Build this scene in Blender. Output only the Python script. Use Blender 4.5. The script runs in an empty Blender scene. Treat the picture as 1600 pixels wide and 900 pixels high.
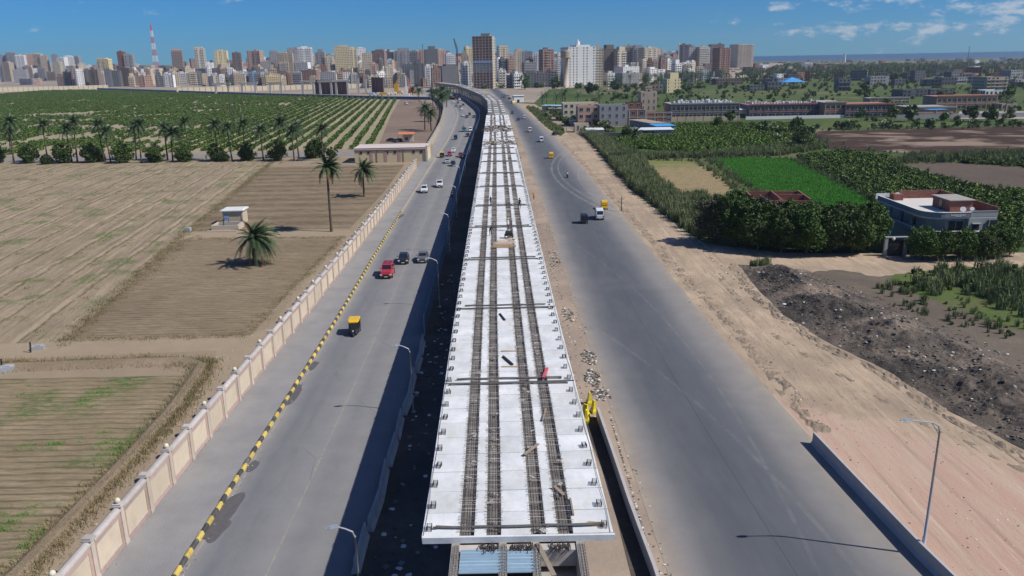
import bpy, bmesh, math, random
import numpy as np
from mathutils import Vector, Matrix, geometry as mgeo, noise as mnoise
random.seed(7); np.random.seed(7)
R = random.random
def U(a, b): return a + (b - a) * random.random()
SC = bpy.context.scene
COL = SC.collection
# ------------------------------------------------------------------ camera
F = 1250.0; H = 32.0; PITCH = math.atan(355.5 / F); ROLL = math.atan(7.5 / 400)
fwd = Vector((0, math.cos(PITCH), -math.sin(PITCH)))
r0 = Vector((1, 0, 0)); u0 = r0.cross(fwd)
cr, sr = math.cos(ROLL), math.sin(ROLL)
right = cr * r0 - sr * u0; up = sr * r0 + cr * u0
cd = bpy.data.cameras.new('camera'); cam = bpy.data.objects.new('camera', cd); COL.objects.link(cam)
cd.sensor_width = 36; cd.lens = 36 * F / 1600; cd.clip_start = .5; cd.clip_end = 90000
cam.matrix_world = Matrix(((right.x, up.x, -fwd.x, 0), (right.y, up.y, -fwd.y, 0), (right.z, up.z, -fwd.z, H), (0, 0, 0, 1)))
SC.camera = cam
def G(u, v, z=0.0):
    "the point of the place at height z that the photograph shows at pixel u, v (1600 x 900)"
    d = fwd * F + right * (u - 800) - up * (v - 450)
    t = (z - H) / d.z
    return Vector((d.x * t, d.y * t, z))
def GY(u, v, Y):
    d = fwd * F + right * (u - 800) - up * (v - 450)
    t = Y / d.y
    return Vector((d.x * t, Y, H + d.z * t))
# ------------------------------------------------------------------ light
SUN = Vector((.92, -.262, 1.0)).normalized()
SUN_EL = math.asin(SUN.z); SUN_AZ = math.atan2(SUN.x, SUN.y)
sl = bpy.data.lights.new('sun', 'SUN'); sl.energy = 5.0; sl.angle = math.radians(.5); sl.color = (1, .955, .89)
so = bpy.data.objects.new('sun', sl); COL.objects.link(so); so.rotation_euler = SUN.to_track_quat('Z', 'Y').to_euler()
SC.view_settings.view_transform = 'Standard'; SC.view_settings.look = 'None'
SC.view_settings.exposure = 0.0; SC.view_settings.gamma = 1; SC.view_settings.use_curve_mapping = False
W = bpy.data.worlds.new('World'); SC.world = W; W.use_nodes = True
wn, wl = W.node_tree.nodes, W.node_tree.links
bg = wn['Background']; bg.inputs[1].default_value = .058
sky = wn.new('ShaderNodeTexSky'); sky.sky_type = 'NISHITA'; sky.sun_disc = False
sky.sun_elevation = SUN_EL; sky.sun_rotation = SUN_AZ
sky.altitude = 0; sky.air_density = 1.0; sky.dust_density = 0.0; sky.ozone_density = 2.5
hs = wn.new('ShaderNodeMix'); hs.data_type = 'RGBA'; hs.blend_type = 'MULTIPLY'; hs.inputs['Factor'].default_value = 1; hs.inputs['B'].default_value = (.22, .70, 1.45, 1)      # the clear, deep blue of the day
wl.new(sky.outputs[0], hs.inputs['A'])
# thin fair-weather cloud, mixed into the sky by direction
tc = wn.new('ShaderNodeTexCoord'); sep = wn.new('ShaderNodeSeparateXYZ'); wl.new(tc.outputs['Generated'], sep.inputs[0])
def wm(op, a, b=None, clamp=False):
    n = wn.new('ShaderNodeMath'); n.operation = op; n.use_clamp = clamp
    for i, x in enumerate((a, b)):
        if x is None: continue
        if isinstance(x, (int, float)): n.inputs[i].default_value = x
        else: wl.new(x, n.inputs[i])
    return n.outputs[0]
az = wm('ARCTAN2', sep.outputs[0], sep.outputs[1])
cmb = wn.new('ShaderNodeCombineXYZ'); wl.new(az, cmb.inputs[0]); wl.new(wm('MULTIPLY', sep.outputs[2], 2.3), cmb.inputs[1])
n1 = wn.new('ShaderNodeTexNoise'); n1.inputs['Scale'].default_value = 27; n1.inputs['Detail'].default_value = 10; n1.inputs['Roughness'].default_value = .62
wl.new(cmb.outputs[0], n1.inputs['Vector'])
n2 = wn.new('ShaderNodeTexNoise'); n2.inputs['Scale'].default_value = 2.2; n2.inputs['Detail'].default_value = 2
wl.new(cmb.outputs[0], n2.inputs['Vector'])
# more cloud over the coast (towards +x) than over the city
side = wn.new('ShaderNodeMapRange'); side.inputs[1].default_value = .0; side.inputs[2].default_value = .42; side.inputs[3].default_value = -.10; side.inputs[4].default_value = .115
wl.new(az, side.inputs[0])
dens = wm('ADD', wm('ADD', n1.outputs['Fac'], wm('MULTIPLY', wm('SUBTRACT', n2.outputs['Fac'], .5), .35)), side.outputs[0])
low = wn.new('ShaderNodeMapRange'); low.inputs[1].default_value = .0; low.inputs[2].default_value = .030; low.inputs[3].default_value = -.12; low.inputs[4].default_value = 0.0
wl.new(sep.outputs[2], low.inputs[0])
dens = wm('ADD', dens, low.outputs[0])
cf = wn.new('ShaderNodeMapRange'); cf.inputs[1].default_value = .575; cf.inputs[2].default_value = .74; cf.inputs[4].default_value = .8; cf.interpolation_type = 'SMOOTHSTEP'
wl.new(dens, cf.inputs[0])
cm = wn.new('ShaderNodeMix'); cm.data_type = 'RGBA'; cm.inputs['B'].default_value = (8.5, 9.6, 10.8, 1)
wl.new(cf.outputs[0], cm.inputs['Factor']); wl.new(hs.outputs['Result'], cm.inputs['A']); wl.new(cm.outputs['Result'], bg.inputs[0])
SC.render.engine = 'CYCLES'
SC.cycles.max_bounces = 5; SC.cycles.diffuse_bounces = 2; SC.cycles.glossy_bounces = 2; SC.cycles.transparent_max_bounces = 4; SC.cycles.volume_bounces = 0
# ------------------------------------------------------------------ materials
def ramp(n, stops):
    e = n.color_ramp.elements
    while len(e) > 1: e.remove(e[-1])
    e[0].position = stops[0][0]; e[0].color = (*stops[0][1], 1)
    for p, c in stops[1:]:
        k = e.new(p); k.color = (*c, 1)
class NT:
    "a small builder of node materials; coordinates are metres of the place"
    def __init__(s, name, rough=.85, spec=.3):
        s.m = bpy.data.materials.new(name); s.m.use_nodes = True; s.t = s.m.node_tree; s.n, s.l = s.t.nodes, s.t.links
        s.b = s.n['Principled BSDF']; s.b.inputs['Roughness'].default_value = rough; s.b.inputs['Specular IOR Level'].default_value = spec
        s.pos = s.n.new('ShaderNodeNewGeometry').outputs['Position']
    def put(s, x, sock):
        if isinstance(x, (int, float)): sock.default_value = x
        elif isinstance(x, tuple): sock.default_value = (*x, 1) if len(x) == 3 and sock.type == 'RGBA' else x
        else: s.l.new(x, sock)
    def map(s, vec, scale=(1, 1, 1), loc=(0, 0, 0), rot=0):
        m = s.n.new('ShaderNodeMapping'); m.inputs['Scale'].default_value = scale; m.inputs['Location'].default_value = loc; m.inputs['Rotation'].default_value = (0, 0, rot)
        s.l.new(vec, m.inputs['Vector']); return m.outputs[0]
    def noise(s, scale, detail=4, rough=.6, vec=None, dist=0):
        n = s.n.new('ShaderNodeTexNoise'); n.inputs['Scale'].default_value = scale; n.inputs['Detail'].default_value = detail; n.inputs['Roughness'].default_value = rough; n.inputs['Distortion'].default_value = dist
        s.l.new(vec if vec is not None else s.pos, n.inputs['Vector']); return n.outputs['Fac']
    def voro(s, scale, vec=None, feat='F1', out='Distance'):
        n = s.n.new('ShaderNodeTexVoronoi'); n.feature = feat; n.inputs['Scale'].default_value = scale
        s.l.new(vec if vec is not None else s.pos, n.inputs['Vector']); return n.outputs[out]
    def mr(s, x, a, b, c=0., d=1.):
        n = s.n.new('ShaderNodeMapRange'); s.l.new(x, n.inputs[0])
        for i, q in enumerate((a, b, c, d)): n.inputs[i + 1].default_value = q
        return n.outputs[0]
    def math(s, op, a, b=0.):
        n = s.n.new('ShaderNodeMath'); n.operation = op; s.put(a, n.inputs[0]); s.put(b, n.inputs[1]); return n.outputs[0]
    def ramp(s, x, stops):
        n = s.n.new('ShaderNodeValToRGB'); ramp(n, stops); s.l.new(x, n.inputs[0]); return n.outputs[0]
    def mix(s, f, a, b, mode='MIX'):
        n = s.n.new('ShaderNodeMix'); n.data_type = 'RGBA'; n.blend_type = mode
        s.put(f, n.inputs['Factor']); s.put(a, n.inputs['A']); s.put(b, n.inputs['B']); return n.outputs['Result']
    def sep(s, v):
        n = s.n.new('ShaderNodeSeparateXYZ'); s.l.new(v, n.inputs[0]); return n.outputs
    def uv(s): return s.n.new('ShaderNodeUVMap').outputs[0]
    def rnd(s): return s.n.new('ShaderNodeObjectInfo').outputs['Random']
    def bump(s, h, dist=.05, st=1.):
        n = s.n.new('ShaderNodeBump'); n.inputs['Distance'].default_value = dist; n.inputs['Strength'].default_value = st
        s.l.new(h, n.inputs['Height']); s.l.new(n.outputs[0], s.b.inputs['Normal'])
    def done(s, col): s.put(col, s.b.inputs['Base Color']); return s.m
def cl(c, k): return tuple(min(1, x * k) for x in c)
MATS = {}
def P(name, c, rough=.8, var=.18, scale=1.5, metal=0., spec=.3, rnd=0., bump=0., dirt=None):
    "plain weathered paint, stone or metal: two octaves of colour change, optional per-object change"
    if name in MATS: return MATS[name]
    t = NT(name, rough, spec); t.b.inputs['Metallic'].default_value = metal
    n = t.noise(scale, 5, .65); n2 = t.noise(scale * .13, 3)
    col = t.mix(t.mr(n, .3, .7), cl(c, 1 - var), cl(c, 1 + var))
    col = t.mix(t.mr(n2, .35, .65, 0, .6), col, cl(c, 1 - var * .9))
    if dirt: col = t.mix(t.mr(t.noise(scale * .5, 6, .7), .52, .72, 0, .7), col, dirt)
    if rnd: col = t.mix(1.0, col, t.mix(t.rnd(), (1 - rnd,) * 3, (1, 1, 1)), 'MULTIPLY')
    if bump: t.bump(n, bump)
    MATS[name] = t.done(col); return MATS[name]
# ------------------------------------------------------------------ mesh building
class MB:
    def __init__(s): s.v = []; s.f = []; s.m = []
    def add(s, vs, fs, mi=0):
        o = len(s.v); s.v.extend(vs)
        for f in fs: s.f.append(tuple(o + i for i in f)); s.m.append(mi)
        return s
    def bx(s, x0, y0, z0, x1, y1, z1, mi=0):
        return s.add([(x0, y0, z0), (x1, y0, z0), (x1, y1, z0), (x0, y1, z0), (x0, y0, z1), (x1, y0, z1), (x1, y1, z1), (x0, y1, z1)],
                     [(3, 2, 1, 0), (4, 5, 6, 7), (0, 1, 5, 4), (1, 2, 6, 5), (2, 3, 7, 6), (3, 0, 4, 7)], mi)
    def obx(s, c, dx, dy, dz, rz=0., mi=0, tilt=0., taper=1.):
        "box of size dx, dy, dz centred at c, turned by rz about z after a tilt about its x axis"
        ca, sa = math.cos(rz), math.sin(rz); ct, st = math.cos(tilt), math.sin(tilt); vs = []
        for z in (-.5, .5):
            k = taper if z > 0 else 1
            for x, y in ((-.5, -.5), (.5, -.5), (.5, .5), (-.5, .5)):
                X, Y, Z = x * dx * k, y * dy * k, z * dz
                Y, Z = Y * ct - Z * st, Y * st + Z * ct
                vs.append((c[0] + X * ca - Y * sa, c[1] + X * sa + Y * ca, c[2] + Z))
        return s.add(vs, [(3, 2, 1, 0), (4, 5, 6, 7), (0, 1, 5, 4), (1, 2, 6, 5), (2, 3, 7, 6), (3, 0, 4, 7)], mi)
    def tube(s, pts, r, n=6, mi=0, caps=True):
        if isinstance(r, (int, float)): r = [r] * len(pts)
        pts = [Vector(p) for p in pts]; vs = []
        for i, p in enumerate(pts):
            d = (pts[min(i + 1, len(pts) - 1)] - pts[max(i - 1, 0)]).normalized()
            a = d.cross(Vector((0, 0, 1)) if abs(d.z) < .9 else Vector((1, 0, 0))).normalized(); b = d.cross(a)
            for k in range(n):
                t = 2 * math.pi * k / n; q = p + (a * math.cos(t) + b * math.sin(t)) * r[i]; vs.append(q[:])
        fs = [(i * n + k, i * n + (k + 1) % n, (i + 1) * n + (k + 1) % n, (i + 1) * n + k) for i in range(len(pts) - 1) for k in range(n)]
        if caps: fs += [tuple(range(n)), tuple(reversed(range((len(pts) - 1) * n, len(pts) * n)))]
        return s.add(vs, fs, mi)
    def disc(s, c, axis, r, w, n=14, mi=0):
        a = Vector(axis).normalized() * (w / 2); c = Vector(c); return s.tube([c - a, c + a], r, n, mi)
    def ball(s, c, r, mi=0, n=8, squash=1.):
        vs = [(c[0], c[1], c[2] - r * squash)]
        for i in range(1, n // 2):
            t = math.pi * i / (n // 2)
            for k in range(n): a = 2 * math.pi * k / n; vs.append((c[0] + r * math.sin(t) * math.cos(a), c[1] + r * math.sin(t) * math.sin(a), c[2] - r * math.cos(t) * squash))
        vs.append((c[0], c[1], c[2] + r * squash)); m = n // 2 - 1; fs = []
        for k in range(n):
            fs.append((0, 1 + (k + 1) % n, 1 + k))
            for i in range(m - 1): a = 1 + i * n; fs.append((a + k, a + (k + 1) % n, a + n + (k + 1) % n, a + n + k))
            a = 1 + (m - 1) * n; fs.append((a + k, a + (k + 1) % n, len(vs) - 1))
        return s.add(vs, fs, mi)
    def sec(s, rings, mi=0, caps=True):
        "loft a list of equal-length closed rings"
        n = len(rings[0]); vs = [tuple(p) for r in rings for p in r]
        fs = [(i * n + k, i * n + (k + 1) % n, (i + 1) * n + (k + 1) % n, (i + 1) * n + k) for i in range(len(rings) - 1) for k in range(n)]
        if caps: fs += [tuple(reversed(range(n))), tuple(range((len(rings) - 1) * n, len(rings) * n))]
        return s.add(vs, fs, mi)
    def mesh(s, name, mats, smooth=False):
        me = bpy.data.meshes.new(name); me.from_pydata(s.v, [], s.f)
        if not isinstance(mats, (list, tuple)): mats = [mats]
        for m in mats: me.materials.append(m)
        if len(mats) > 1: me.polygons.foreach_set('material_index', s.m)
        if smooth: me.polygons.foreach_set('use_smooth', [True] * len(s.f))
        me.update(); return me
    def build(s, name, mats, parent=None, smooth=False, loc=None, rz=0.): return link(name, s.mesh(name, mats, smooth), parent, loc, rz)
def link(name, me, parent=None, loc=None, rz=0.):
    o = bpy.data.objects.new(name, me); COL.objects.link(o)
    if parent is not None: o.parent = parent
    if loc is not None: o.location = loc
    if rz: o.rotation_euler = (0, 0, rz)
    return o
def tag(o, label, cat, group=None, kind=None):
    if label: o['label'] = label
    if cat: o['category'] = cat
    if group: o['group'] = group
    if kind: o['kind'] = kind
    return o
def thing(name, label, cat, loc=(0, 0, 0), rz=0., group=None, scale=None):
    o = link(name, None, None, loc, rz); o.empty_display_size = .5
    if scale: o.scale = (scale,) * 3 if isinstance(scale, (int, float)) else scale
    return tag(o, label, cat, group)
KIDS = {}
def dup(root, loc, rz=0., label=None, group=None, scale=None, kids=None, mat=None):
    "copy of a thing with copies of its parts and sub-parts (mesh data shared)"
    r = root.copy(); COL.objects.link(r); r.location = loc; r.rotation_euler = (0, 0, rz)
    if scale: r.scale = (scale,) * 3 if isinstance(scale, (int, float)) else scale
    if label: r['label'] = label
    if group: r['group'] = group
    def rec(a, b):
        for ch in kids_of(a):
            c = ch.copy(); COL.objects.link(c); c.parent = b
            if mat and c.type == 'MESH' and c.name.split('.')[0] in mat:
                c.material_slots[0].link = 'OBJECT'; c.material_slots[0].material = mat[c.name.split('.')[0]]
            rec(ch, c)
    rec(root, r); return r
def kids_of(o):
    if o.name not in KIDS: KIDS[o.name] = list(o.children)
    return KIDS[o.name]
def struct(o, kind='structure'): o['kind'] = kind; return o
def lerp(tab, y):
    if y <= tab[0][0]: return tab[0][1]
    for (a, p), (b, q) in zip(tab, tab[1:]):
        if y <= b: return p + (q - p) * (y - a) / (b - a)
    return tab[-1][1]
def smooth_tab(tab, step=6.):
    "resample a polyline x(Y) and round its corners"
    ys = np.arange(tab[0][0], tab[-1][0] + .01, step); xs = np.interp(ys, [a for a, _ in tab], [b for _, b in tab])
    for _ in range(10): xs[1:-1] = (xs[:-2] + 2 * xs[1:-1] + xs[2:]) / 4
    return list(zip(ys.tolist(), xs.tolist()))
# lines of the place as x(Y)
WALLX = smooth_tab([(20, -27.4), (100, -27.2), (137, -27.3), (200, -28.2), (249, -29.2), (312, -30.5), (413, -34.5), (500, -40), (576, -46), (690, -60), (800, -78), (900, -96)])
KERBX = smooth_tab([(20, -22.2), (57, -22.3), (104, -22.9), (147, -23.9), (210, -24.7), (251, -25.3), (331, -25.9), (364, -26.6), (417, -28), (500, -31.4), (576, -37.5), (691, -50), (860, -76), (1000, -112)])
BARX = smooth_tab([(20, -10.8), (40, -10.7), (70, -10.6), (95, -10.8), (115, -11.2), (140, -11.6), (172, -12.2), (220, -13.2), (272, -14.4), (379, -15.6), (443, -16), (514, -18.3), (560, -22.2), (680, -35.5), (800, -54), (985, -94), (1100, -125)])
DECKX = smooth_tab([(8, .15), (36, .1), (77, -.7), (226, -2.8), (370, -5.2), (503, -8.6), (600, -15.5), (717, -30), (861, -50), (985, -83), (1100, -122)], 3)
RLX = smooth_tab([(20, 10.2), (44, 9.7), (102, 8.5), (268, 6.2), (309, 5.2), (453, 1.4), (560, -2.5), (700, -9), (1000, -26)])
RRX = smooth_tab([(20, 28.9), (44, 26.7), (62, 25.6), (96, 24.4), (146, 24), (266, 21.9), (355, 19.7), (505, 12.7), (626, 6.5), (800, 1), (1000, -10)])
def wx(y): return lerp(WALLX, y)
def kx(y): return lerp(KERBX, y)
def bxx(y): return lerp(BARX, y)
def dx(y): return lerp(DECKX, y)
def rl(y): return lerp(RLX, y)
def rr(y): return lerp(RRX, y)
def sheet(name, pts, z, mat, kind='structure', parent=None):
    me = bpy.data.meshes.new(name); vs = [(p[0], p[1], z) for p in pts]
    tri = mgeo.tessellate_polygon([[Vector(v) for v in vs]])
    tri = [t if ((Vector(vs[t[1]]) - Vector(vs[t[0]])).cross(Vector(vs[t[2]]) - Vector(vs[t[0]]))).z > 0 else (t[0], t[2], t[1]) for t in tri]
    me.from_pydata(vs, [], tri); me.materials.append(mat); me.update()
    o = link(name, me, parent)
    if kind: o['kind'] = kind
    return o
def strip(name, fl, fr, y0, y1, z, mat, step=6., nx=1, kind='structure', z2=None):
    "a ribbon of ground between x = fl(Y) and x = fr(Y); UV: u across 0..1, v metres along"
    ys = np.arange(y0, y1 + .01, step).tolist()
    vs = []; uv = []
    for y in ys:
        a, b = fl(y), fr(y)
        for i in range(nx + 1):
            t = i / nx; vs.append((a + (b - a) * t, y, z)); uv.append((t, y))
    k = nx + 1; fs = [(j * k + i, j * k + i + 1, (j + 1) * k + i + 1, (j + 1) * k + i) for j in range(len(ys) - 1) for i in range(nx)]
    me = bpy.data.meshes.new(name); me.from_pydata(vs, [], fs); ul = me.uv_layers.new(name='UVMap')
    idx = np.array([i for f in fs for i in f]); ul.data.foreach_set('uv', np.array(uv)[idx].ravel())
    me.materials.append(mat); me.update(); o = link(name, me); o['kind'] = kind; return o
def rag(pts, amp=1., step=2.5):
    "subdivide and roughen the outline of a patch of ground"
    out = []
    for i in range(len(pts)):
        a, b = Vector(pts[i][:2]), Vector(pts[(i + 1) % len(pts)][:2]); n = max(1, int((b - a).length / step)); nm = Vector((-(b - a).y, (b - a).x)).normalized()
        for k in range(n):
            p = a.lerp(b, k / n); w = amp * (mnoise.noise(Vector((p.x * .25, p.y * .25, 5))) * 1.2 + mnoise.noise(Vector((p.x * .9, p.y * .9, 8))) * .7); out.append((p.x + nm.x * w, p.y + nm.y * w))
    return out
def inpoly(x, y, poly):
    c = False; j = len(poly) - 1
    for i in range(len(poly)):
        xi, yi = poly[i][0], poly[i][1]; xj, yj = poly[j][0], poly[j][1]
        if (yi > y) != (yj > y) and x < (xj - xi) * (y - yi) / (yj - yi) + xi: c = not c
        j = i
    return c
def scatter_pts(poly, n, seed=None):
    xs = [p[0] for p in poly]; ys = [p[1] for p in poly]; out = []
    for _ in range(n * 6):
        x, y = U(min(xs), max(xs)), U(min(ys), max(ys))
        if inpoly(x, y, poly): out.append((x, y))
        if len(out) >= n: break
    return out
def scatter(name, pts, protos, label=None, cat=None, kind='stuff', parent=None):
    "ONE object of uncountable stuff: protos instanced on points (x, y, z, scale, rot)"
    me = bpy.data.meshes.new(name); me.from_pydata([p[:3] for p in pts], [], [])
    a = me.attributes.new('sc', 'FLOAT', 'POINT'); a.data.foreach_set('value', [p[3] for p in pts])
    a = me.attributes.new('rt', 'FLOAT_VECTOR', 'POINT'); a.data.foreach_set('vector', [q for p in pts for q in (0, 0, p[4])])
    a = me.attributes.new('pk', 'INT', 'POINT'); a.data.foreach_set('value', [random.randrange(len(protos)) for p in pts])
    o = link(name, me, parent)
    ng = bpy.data.node_groups.new(name, 'GeometryNodeTree')
    ng.interface.new_socket('Geometry', in_out='INPUT', socket_type='NodeSocketGeometry'); ng.interface.new_socket('Geometry', in_out='OUTPUT', socket_type='NodeSocketGeometry')
    N, L = ng.nodes, ng.links; gi = N.new('NodeGroupInput'); go = N.new('NodeGroupOutput'); jn = N.new('GeometryNodeJoinGeometry')
    def attr(nm, ty): q = N.new('GeometryNodeInputNamedAttribute'); q.data_type = ty; q.inputs[0].default_value = nm; return q.outputs[0]
    for i, pr in enumerate(protos):
        ip = N.new('GeometryNodeInstanceOnPoints'); oi = N.new('GeometryNodeObjectInfo'); oi.inputs[0].default_value = pr
        cmp_ = N.new('FunctionNodeCompare'); cmp_.data_type = 'INT'; cmp_.operation = 'EQUAL'; cmp_.inputs[3].default_value = i
        L.new(attr('pk', 'INT'), cmp_.inputs[2]); L.new(gi.outputs[0], ip.inputs['Points']); L.new(cmp_.outputs[0], ip.inputs['Selection'])
        L.new(oi.outputs['Geometry'], ip.inputs['Instance']); L.new(attr('rt', 'FLOAT_VECTOR'), ip.inputs['Rotation']); L.new(attr('sc', 'FLOAT'), ip.inputs['Scale'])
        L.new(ip.outputs[0], jn.inputs[0])
    L.new(jn.outputs[0], go.inputs[0])
    md = o.modifiers.new('scatter', 'NODES'); md.node_group = ng
    if label: o['label'] = label
    if cat: o['category'] = cat
    if kind: o['kind'] = kind
    return o
def proto(mb, mats, smooth=False):
    "a mesh object that is never linked to the scene, used only through scatter()"
    return bpy.data.objects.new('clump', mb.mesh('clump', mats, smooth))
# ------------------------------------------------------------------ ground materials
def soil(name, a, b, c, scale=.35, bump=.06, green=None, gk=(.6, .75), fine=6.):
    t = NT(name, .95, .1)
    col = t.mix(t.mr(t.noise(scale, 6, .65), .35, .65), a, b)
    col = t.mix(t.mr(t.noise(scale * .12, 4, .6, dist=.6), .42, .62, 0, .8), col, c)
    col = t.mix(t.mr(t.noise(fine, 5, .7), .3, .7, 0, .35), col, cl(a, .62))
    if green: col = t.mix(t.mr(t.noise(scale * .5, 8, .75), gk[0], gk[1], 0, .9), col, green)
    t.bump(t.noise(fine * .6, 6, .7), bump); return t.done(col)
def plots():
    t = NT('field_plots', .95, .1); vo = t.n.new('ShaderNodeTexVoronoi'); vo.inputs['Scale'].default_value = .011; t.l.new(t.map(t.pos, (1, .7, 1), rot=.5), vo.inputs['Vector'])
    col = t.ramp(t.sep(vo.outputs['Color'])[0], [(0, (.065, .105, .028)), (.25, (.105, .135, .045)), (.42, (.05, .09, .025)), (.6, (.15, .155, .07)), (.75, (.08, .12, .035)), (.9, (.20, .165, .10)), (1, (.07, .11, .03))])
    col = t.mix(t.mr(t.noise(.05, 7, .7), .42, .62, 0, .8), col, (.055, .09, .028)); col = t.mix(t.mr(t.noise(.6, 7, .75), .42, .62, 0, .6), col, (.045, .07, .022)); col = t.mix(t.mr(t.noise(.02, 4), .58, .7, 0, .6), col, (.22, .19, .12)); t.bump(t.noise(.9, 6, .7), .25); return t.done(col)
m_scrub = plots(); m_scrub0 = soil('scrub', (.080, .120, .035), (.135, .160, .055), (.20, .17, .10), .05, .1, (.050, .085, .026), (.52, .62), .7)
m_left = soil('sandy_soil', (.30, .235, .16), (.355, .28, .195), (.265, .21, .145), .25)
m_track = soil('trodden_soil', (.32, .25, .172), (.36, .283, .198), (.30, .232, .162), .5, .03)
m_sand = None
def furrow_mat(name, a, b, green=None, gk=(.58, .70), per=0, ang=0., dark=.62, big=0):
    t = NT(name, .95, .1)
    v = t.map(t.pos, (1, 1, 1), (0, 0, 0), ang)
    vs = t.map(v, (.22, 2.2, 1))
    col = t.mix(t.mr(t.noise(1.6, 7, .72, vec=vs), .34, .66), a, b)
    col = t.mix(t.mr(t.noise(.08, 3), .4, .65, 0, .5), col, cl(a, .85))
    col = t.mix(t.mr(t.noise(3.5, 6, .75, vec=vs), .50, .66, 0, .65), col, cl(a, dark * .8))
    if per:      # furrow shade painted as dark stripes, with straw against bare soil, broken along rows
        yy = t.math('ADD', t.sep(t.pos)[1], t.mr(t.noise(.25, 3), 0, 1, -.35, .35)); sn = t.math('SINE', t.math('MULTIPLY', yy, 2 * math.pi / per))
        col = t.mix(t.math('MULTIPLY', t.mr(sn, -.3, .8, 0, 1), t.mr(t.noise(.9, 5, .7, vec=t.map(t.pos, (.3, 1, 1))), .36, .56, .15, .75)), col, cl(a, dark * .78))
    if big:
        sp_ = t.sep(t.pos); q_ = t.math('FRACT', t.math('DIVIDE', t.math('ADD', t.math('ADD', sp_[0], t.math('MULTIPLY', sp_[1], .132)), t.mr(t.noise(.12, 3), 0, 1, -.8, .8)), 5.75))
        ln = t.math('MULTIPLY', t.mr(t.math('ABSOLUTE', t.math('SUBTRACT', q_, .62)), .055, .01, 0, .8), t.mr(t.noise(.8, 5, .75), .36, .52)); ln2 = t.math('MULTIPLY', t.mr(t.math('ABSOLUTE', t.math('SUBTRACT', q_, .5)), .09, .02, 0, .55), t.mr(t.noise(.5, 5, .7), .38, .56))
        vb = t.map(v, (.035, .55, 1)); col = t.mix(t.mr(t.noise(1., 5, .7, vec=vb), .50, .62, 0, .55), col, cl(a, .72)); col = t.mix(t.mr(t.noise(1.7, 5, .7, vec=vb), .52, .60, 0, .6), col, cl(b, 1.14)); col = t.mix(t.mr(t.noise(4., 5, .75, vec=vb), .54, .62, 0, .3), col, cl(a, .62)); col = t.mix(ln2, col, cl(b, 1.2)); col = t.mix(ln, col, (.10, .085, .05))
    if green: col = t.mix(t.math('MULTIPLY', t.mr(t.noise(.13, 5, .6), gk[0], gk[1], 0, 1), t.mr(t.noise(2.6, 6, .75, vec=t.map(v, (.45, 1.6, 1))), .42, .56, .12, .95)), col, green)
    t.bump(t.noise(7, 6, .7, vec=t.map(v, (.5, 1.6, 1))), .07); return t.done(col)
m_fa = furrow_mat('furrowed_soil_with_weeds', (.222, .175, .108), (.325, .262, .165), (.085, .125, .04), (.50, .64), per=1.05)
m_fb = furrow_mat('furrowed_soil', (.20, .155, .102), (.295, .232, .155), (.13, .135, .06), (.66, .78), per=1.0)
m_fd = furrow_mat('ridged_soil', (.262, .207, .14), (.35, .278, .19), (.10, .14, .045), (.53, .62), ang=math.radians(82), dark=.8, big=1)
# ------------------------------------------------------------------ ground sheets
mb = MB(); g = 14000
ground = sheet('ground', [(-g, -600), (g, -600), (g, 4300), (2600, 4300), (900, 5400), (-g, 6500)], 0, m_scrub)
t = NT('sea_water', .7, .08); m_sea = t.done(t.mix(t.mr(t.noise(.0012, 3), .3, .7), (.010, .060, .150), (.015, .080, .180)))
sheet('sea', [(-60000, 3000), (60000, 3000), (60000, 60000), (-60000, 60000)], -1.2, m_sea)
m_ol = soil('pale_dry_soil', (.315, .27, .185), (.37, .315, .22), (.28, .24, .16), .12, .06, (.13, .14, .06), (.60, .68), 2.)
wl_pts = [(x, y) for y, x in WALLX if 20 <= y <= 900]
farL = [(-900, 1500), (-900, 20)]
sheet('dry_land', [(x + .1, y) for x, y in wl_pts] + farL[:1] + farL[1:], .012, m_left)
m_city = soil('city_ground', (.34, .28, .22), (.40, .33, .26), (.22, .19, .16), .03, .02, fine=.6)
sheet('city_ground', [(-2600, 1240), (-640, 1262), (-300, 925), (-73, 742), (20, 640), (45, 920), (95, 985), (330, 1250), (700, 1600), (1200, 3600), (-2600, 4000)], .05, m_city)
# ------------------------------------------------------------------ left fields
def furrows(name, xl, xr, y0, y1, per, amp, mat, nx=46, tilt=0., seg=6, wob=.1):
    ny = int((y1 - y0) / per * seg); V = []
    for j in range(ny + 1):
        y = y0 + (y1 - y0) * j / ny; a, b = xl(y), xr(y)
        for i in range(nx + 1):
            x = a + (b - a) * i / nx; yy = y + tilt * (x - b)
            ph = (yy + wob * math.sin(x * .21 + j // seg * 1.7)) / per
            e = min(1., i / 1.5, (nx - i) / 1.5, j / 4, (ny - j) / 4)
            z = amp * e * (.5 + .5 * math.cos(2 * math.pi * ph)) * (.75 + .5 * mnoise.noise(Vector((x * .4, y * .5, 3)))) + .05 * e * mnoise.noise(Vector((x * .9, y * .9, 9)))
            V.append((x, y + .12 * mnoise.noise(Vector((x * .3, y * .12, 1))), .03 + max(z, -.01)))
    k = nx + 1; Fs = [(j * k + i, j * k + i + 1, (j + 1) * k + i + 1, (j + 1) * k + i) for j in range(ny) for i in range(nx)]
    me = bpy.data.meshes.new(name); me.from_pydata(V, [], Fs); me.materials.append(mat); me.update(); me.polygons.foreach_set('use_smooth', [True] * len(Fs))
    o = link(name, me); o['kind'] = 'structure'; return o
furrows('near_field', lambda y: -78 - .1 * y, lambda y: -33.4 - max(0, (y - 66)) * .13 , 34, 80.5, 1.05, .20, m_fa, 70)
furrows('middle_field', lambda y: -54.6 - (y - 91) * .145, lambda y: -32.2 - .3 * math.sin((y - 91) * .05), 93.5, 150.5, 1.0, .17, m_fb, 50)
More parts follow.
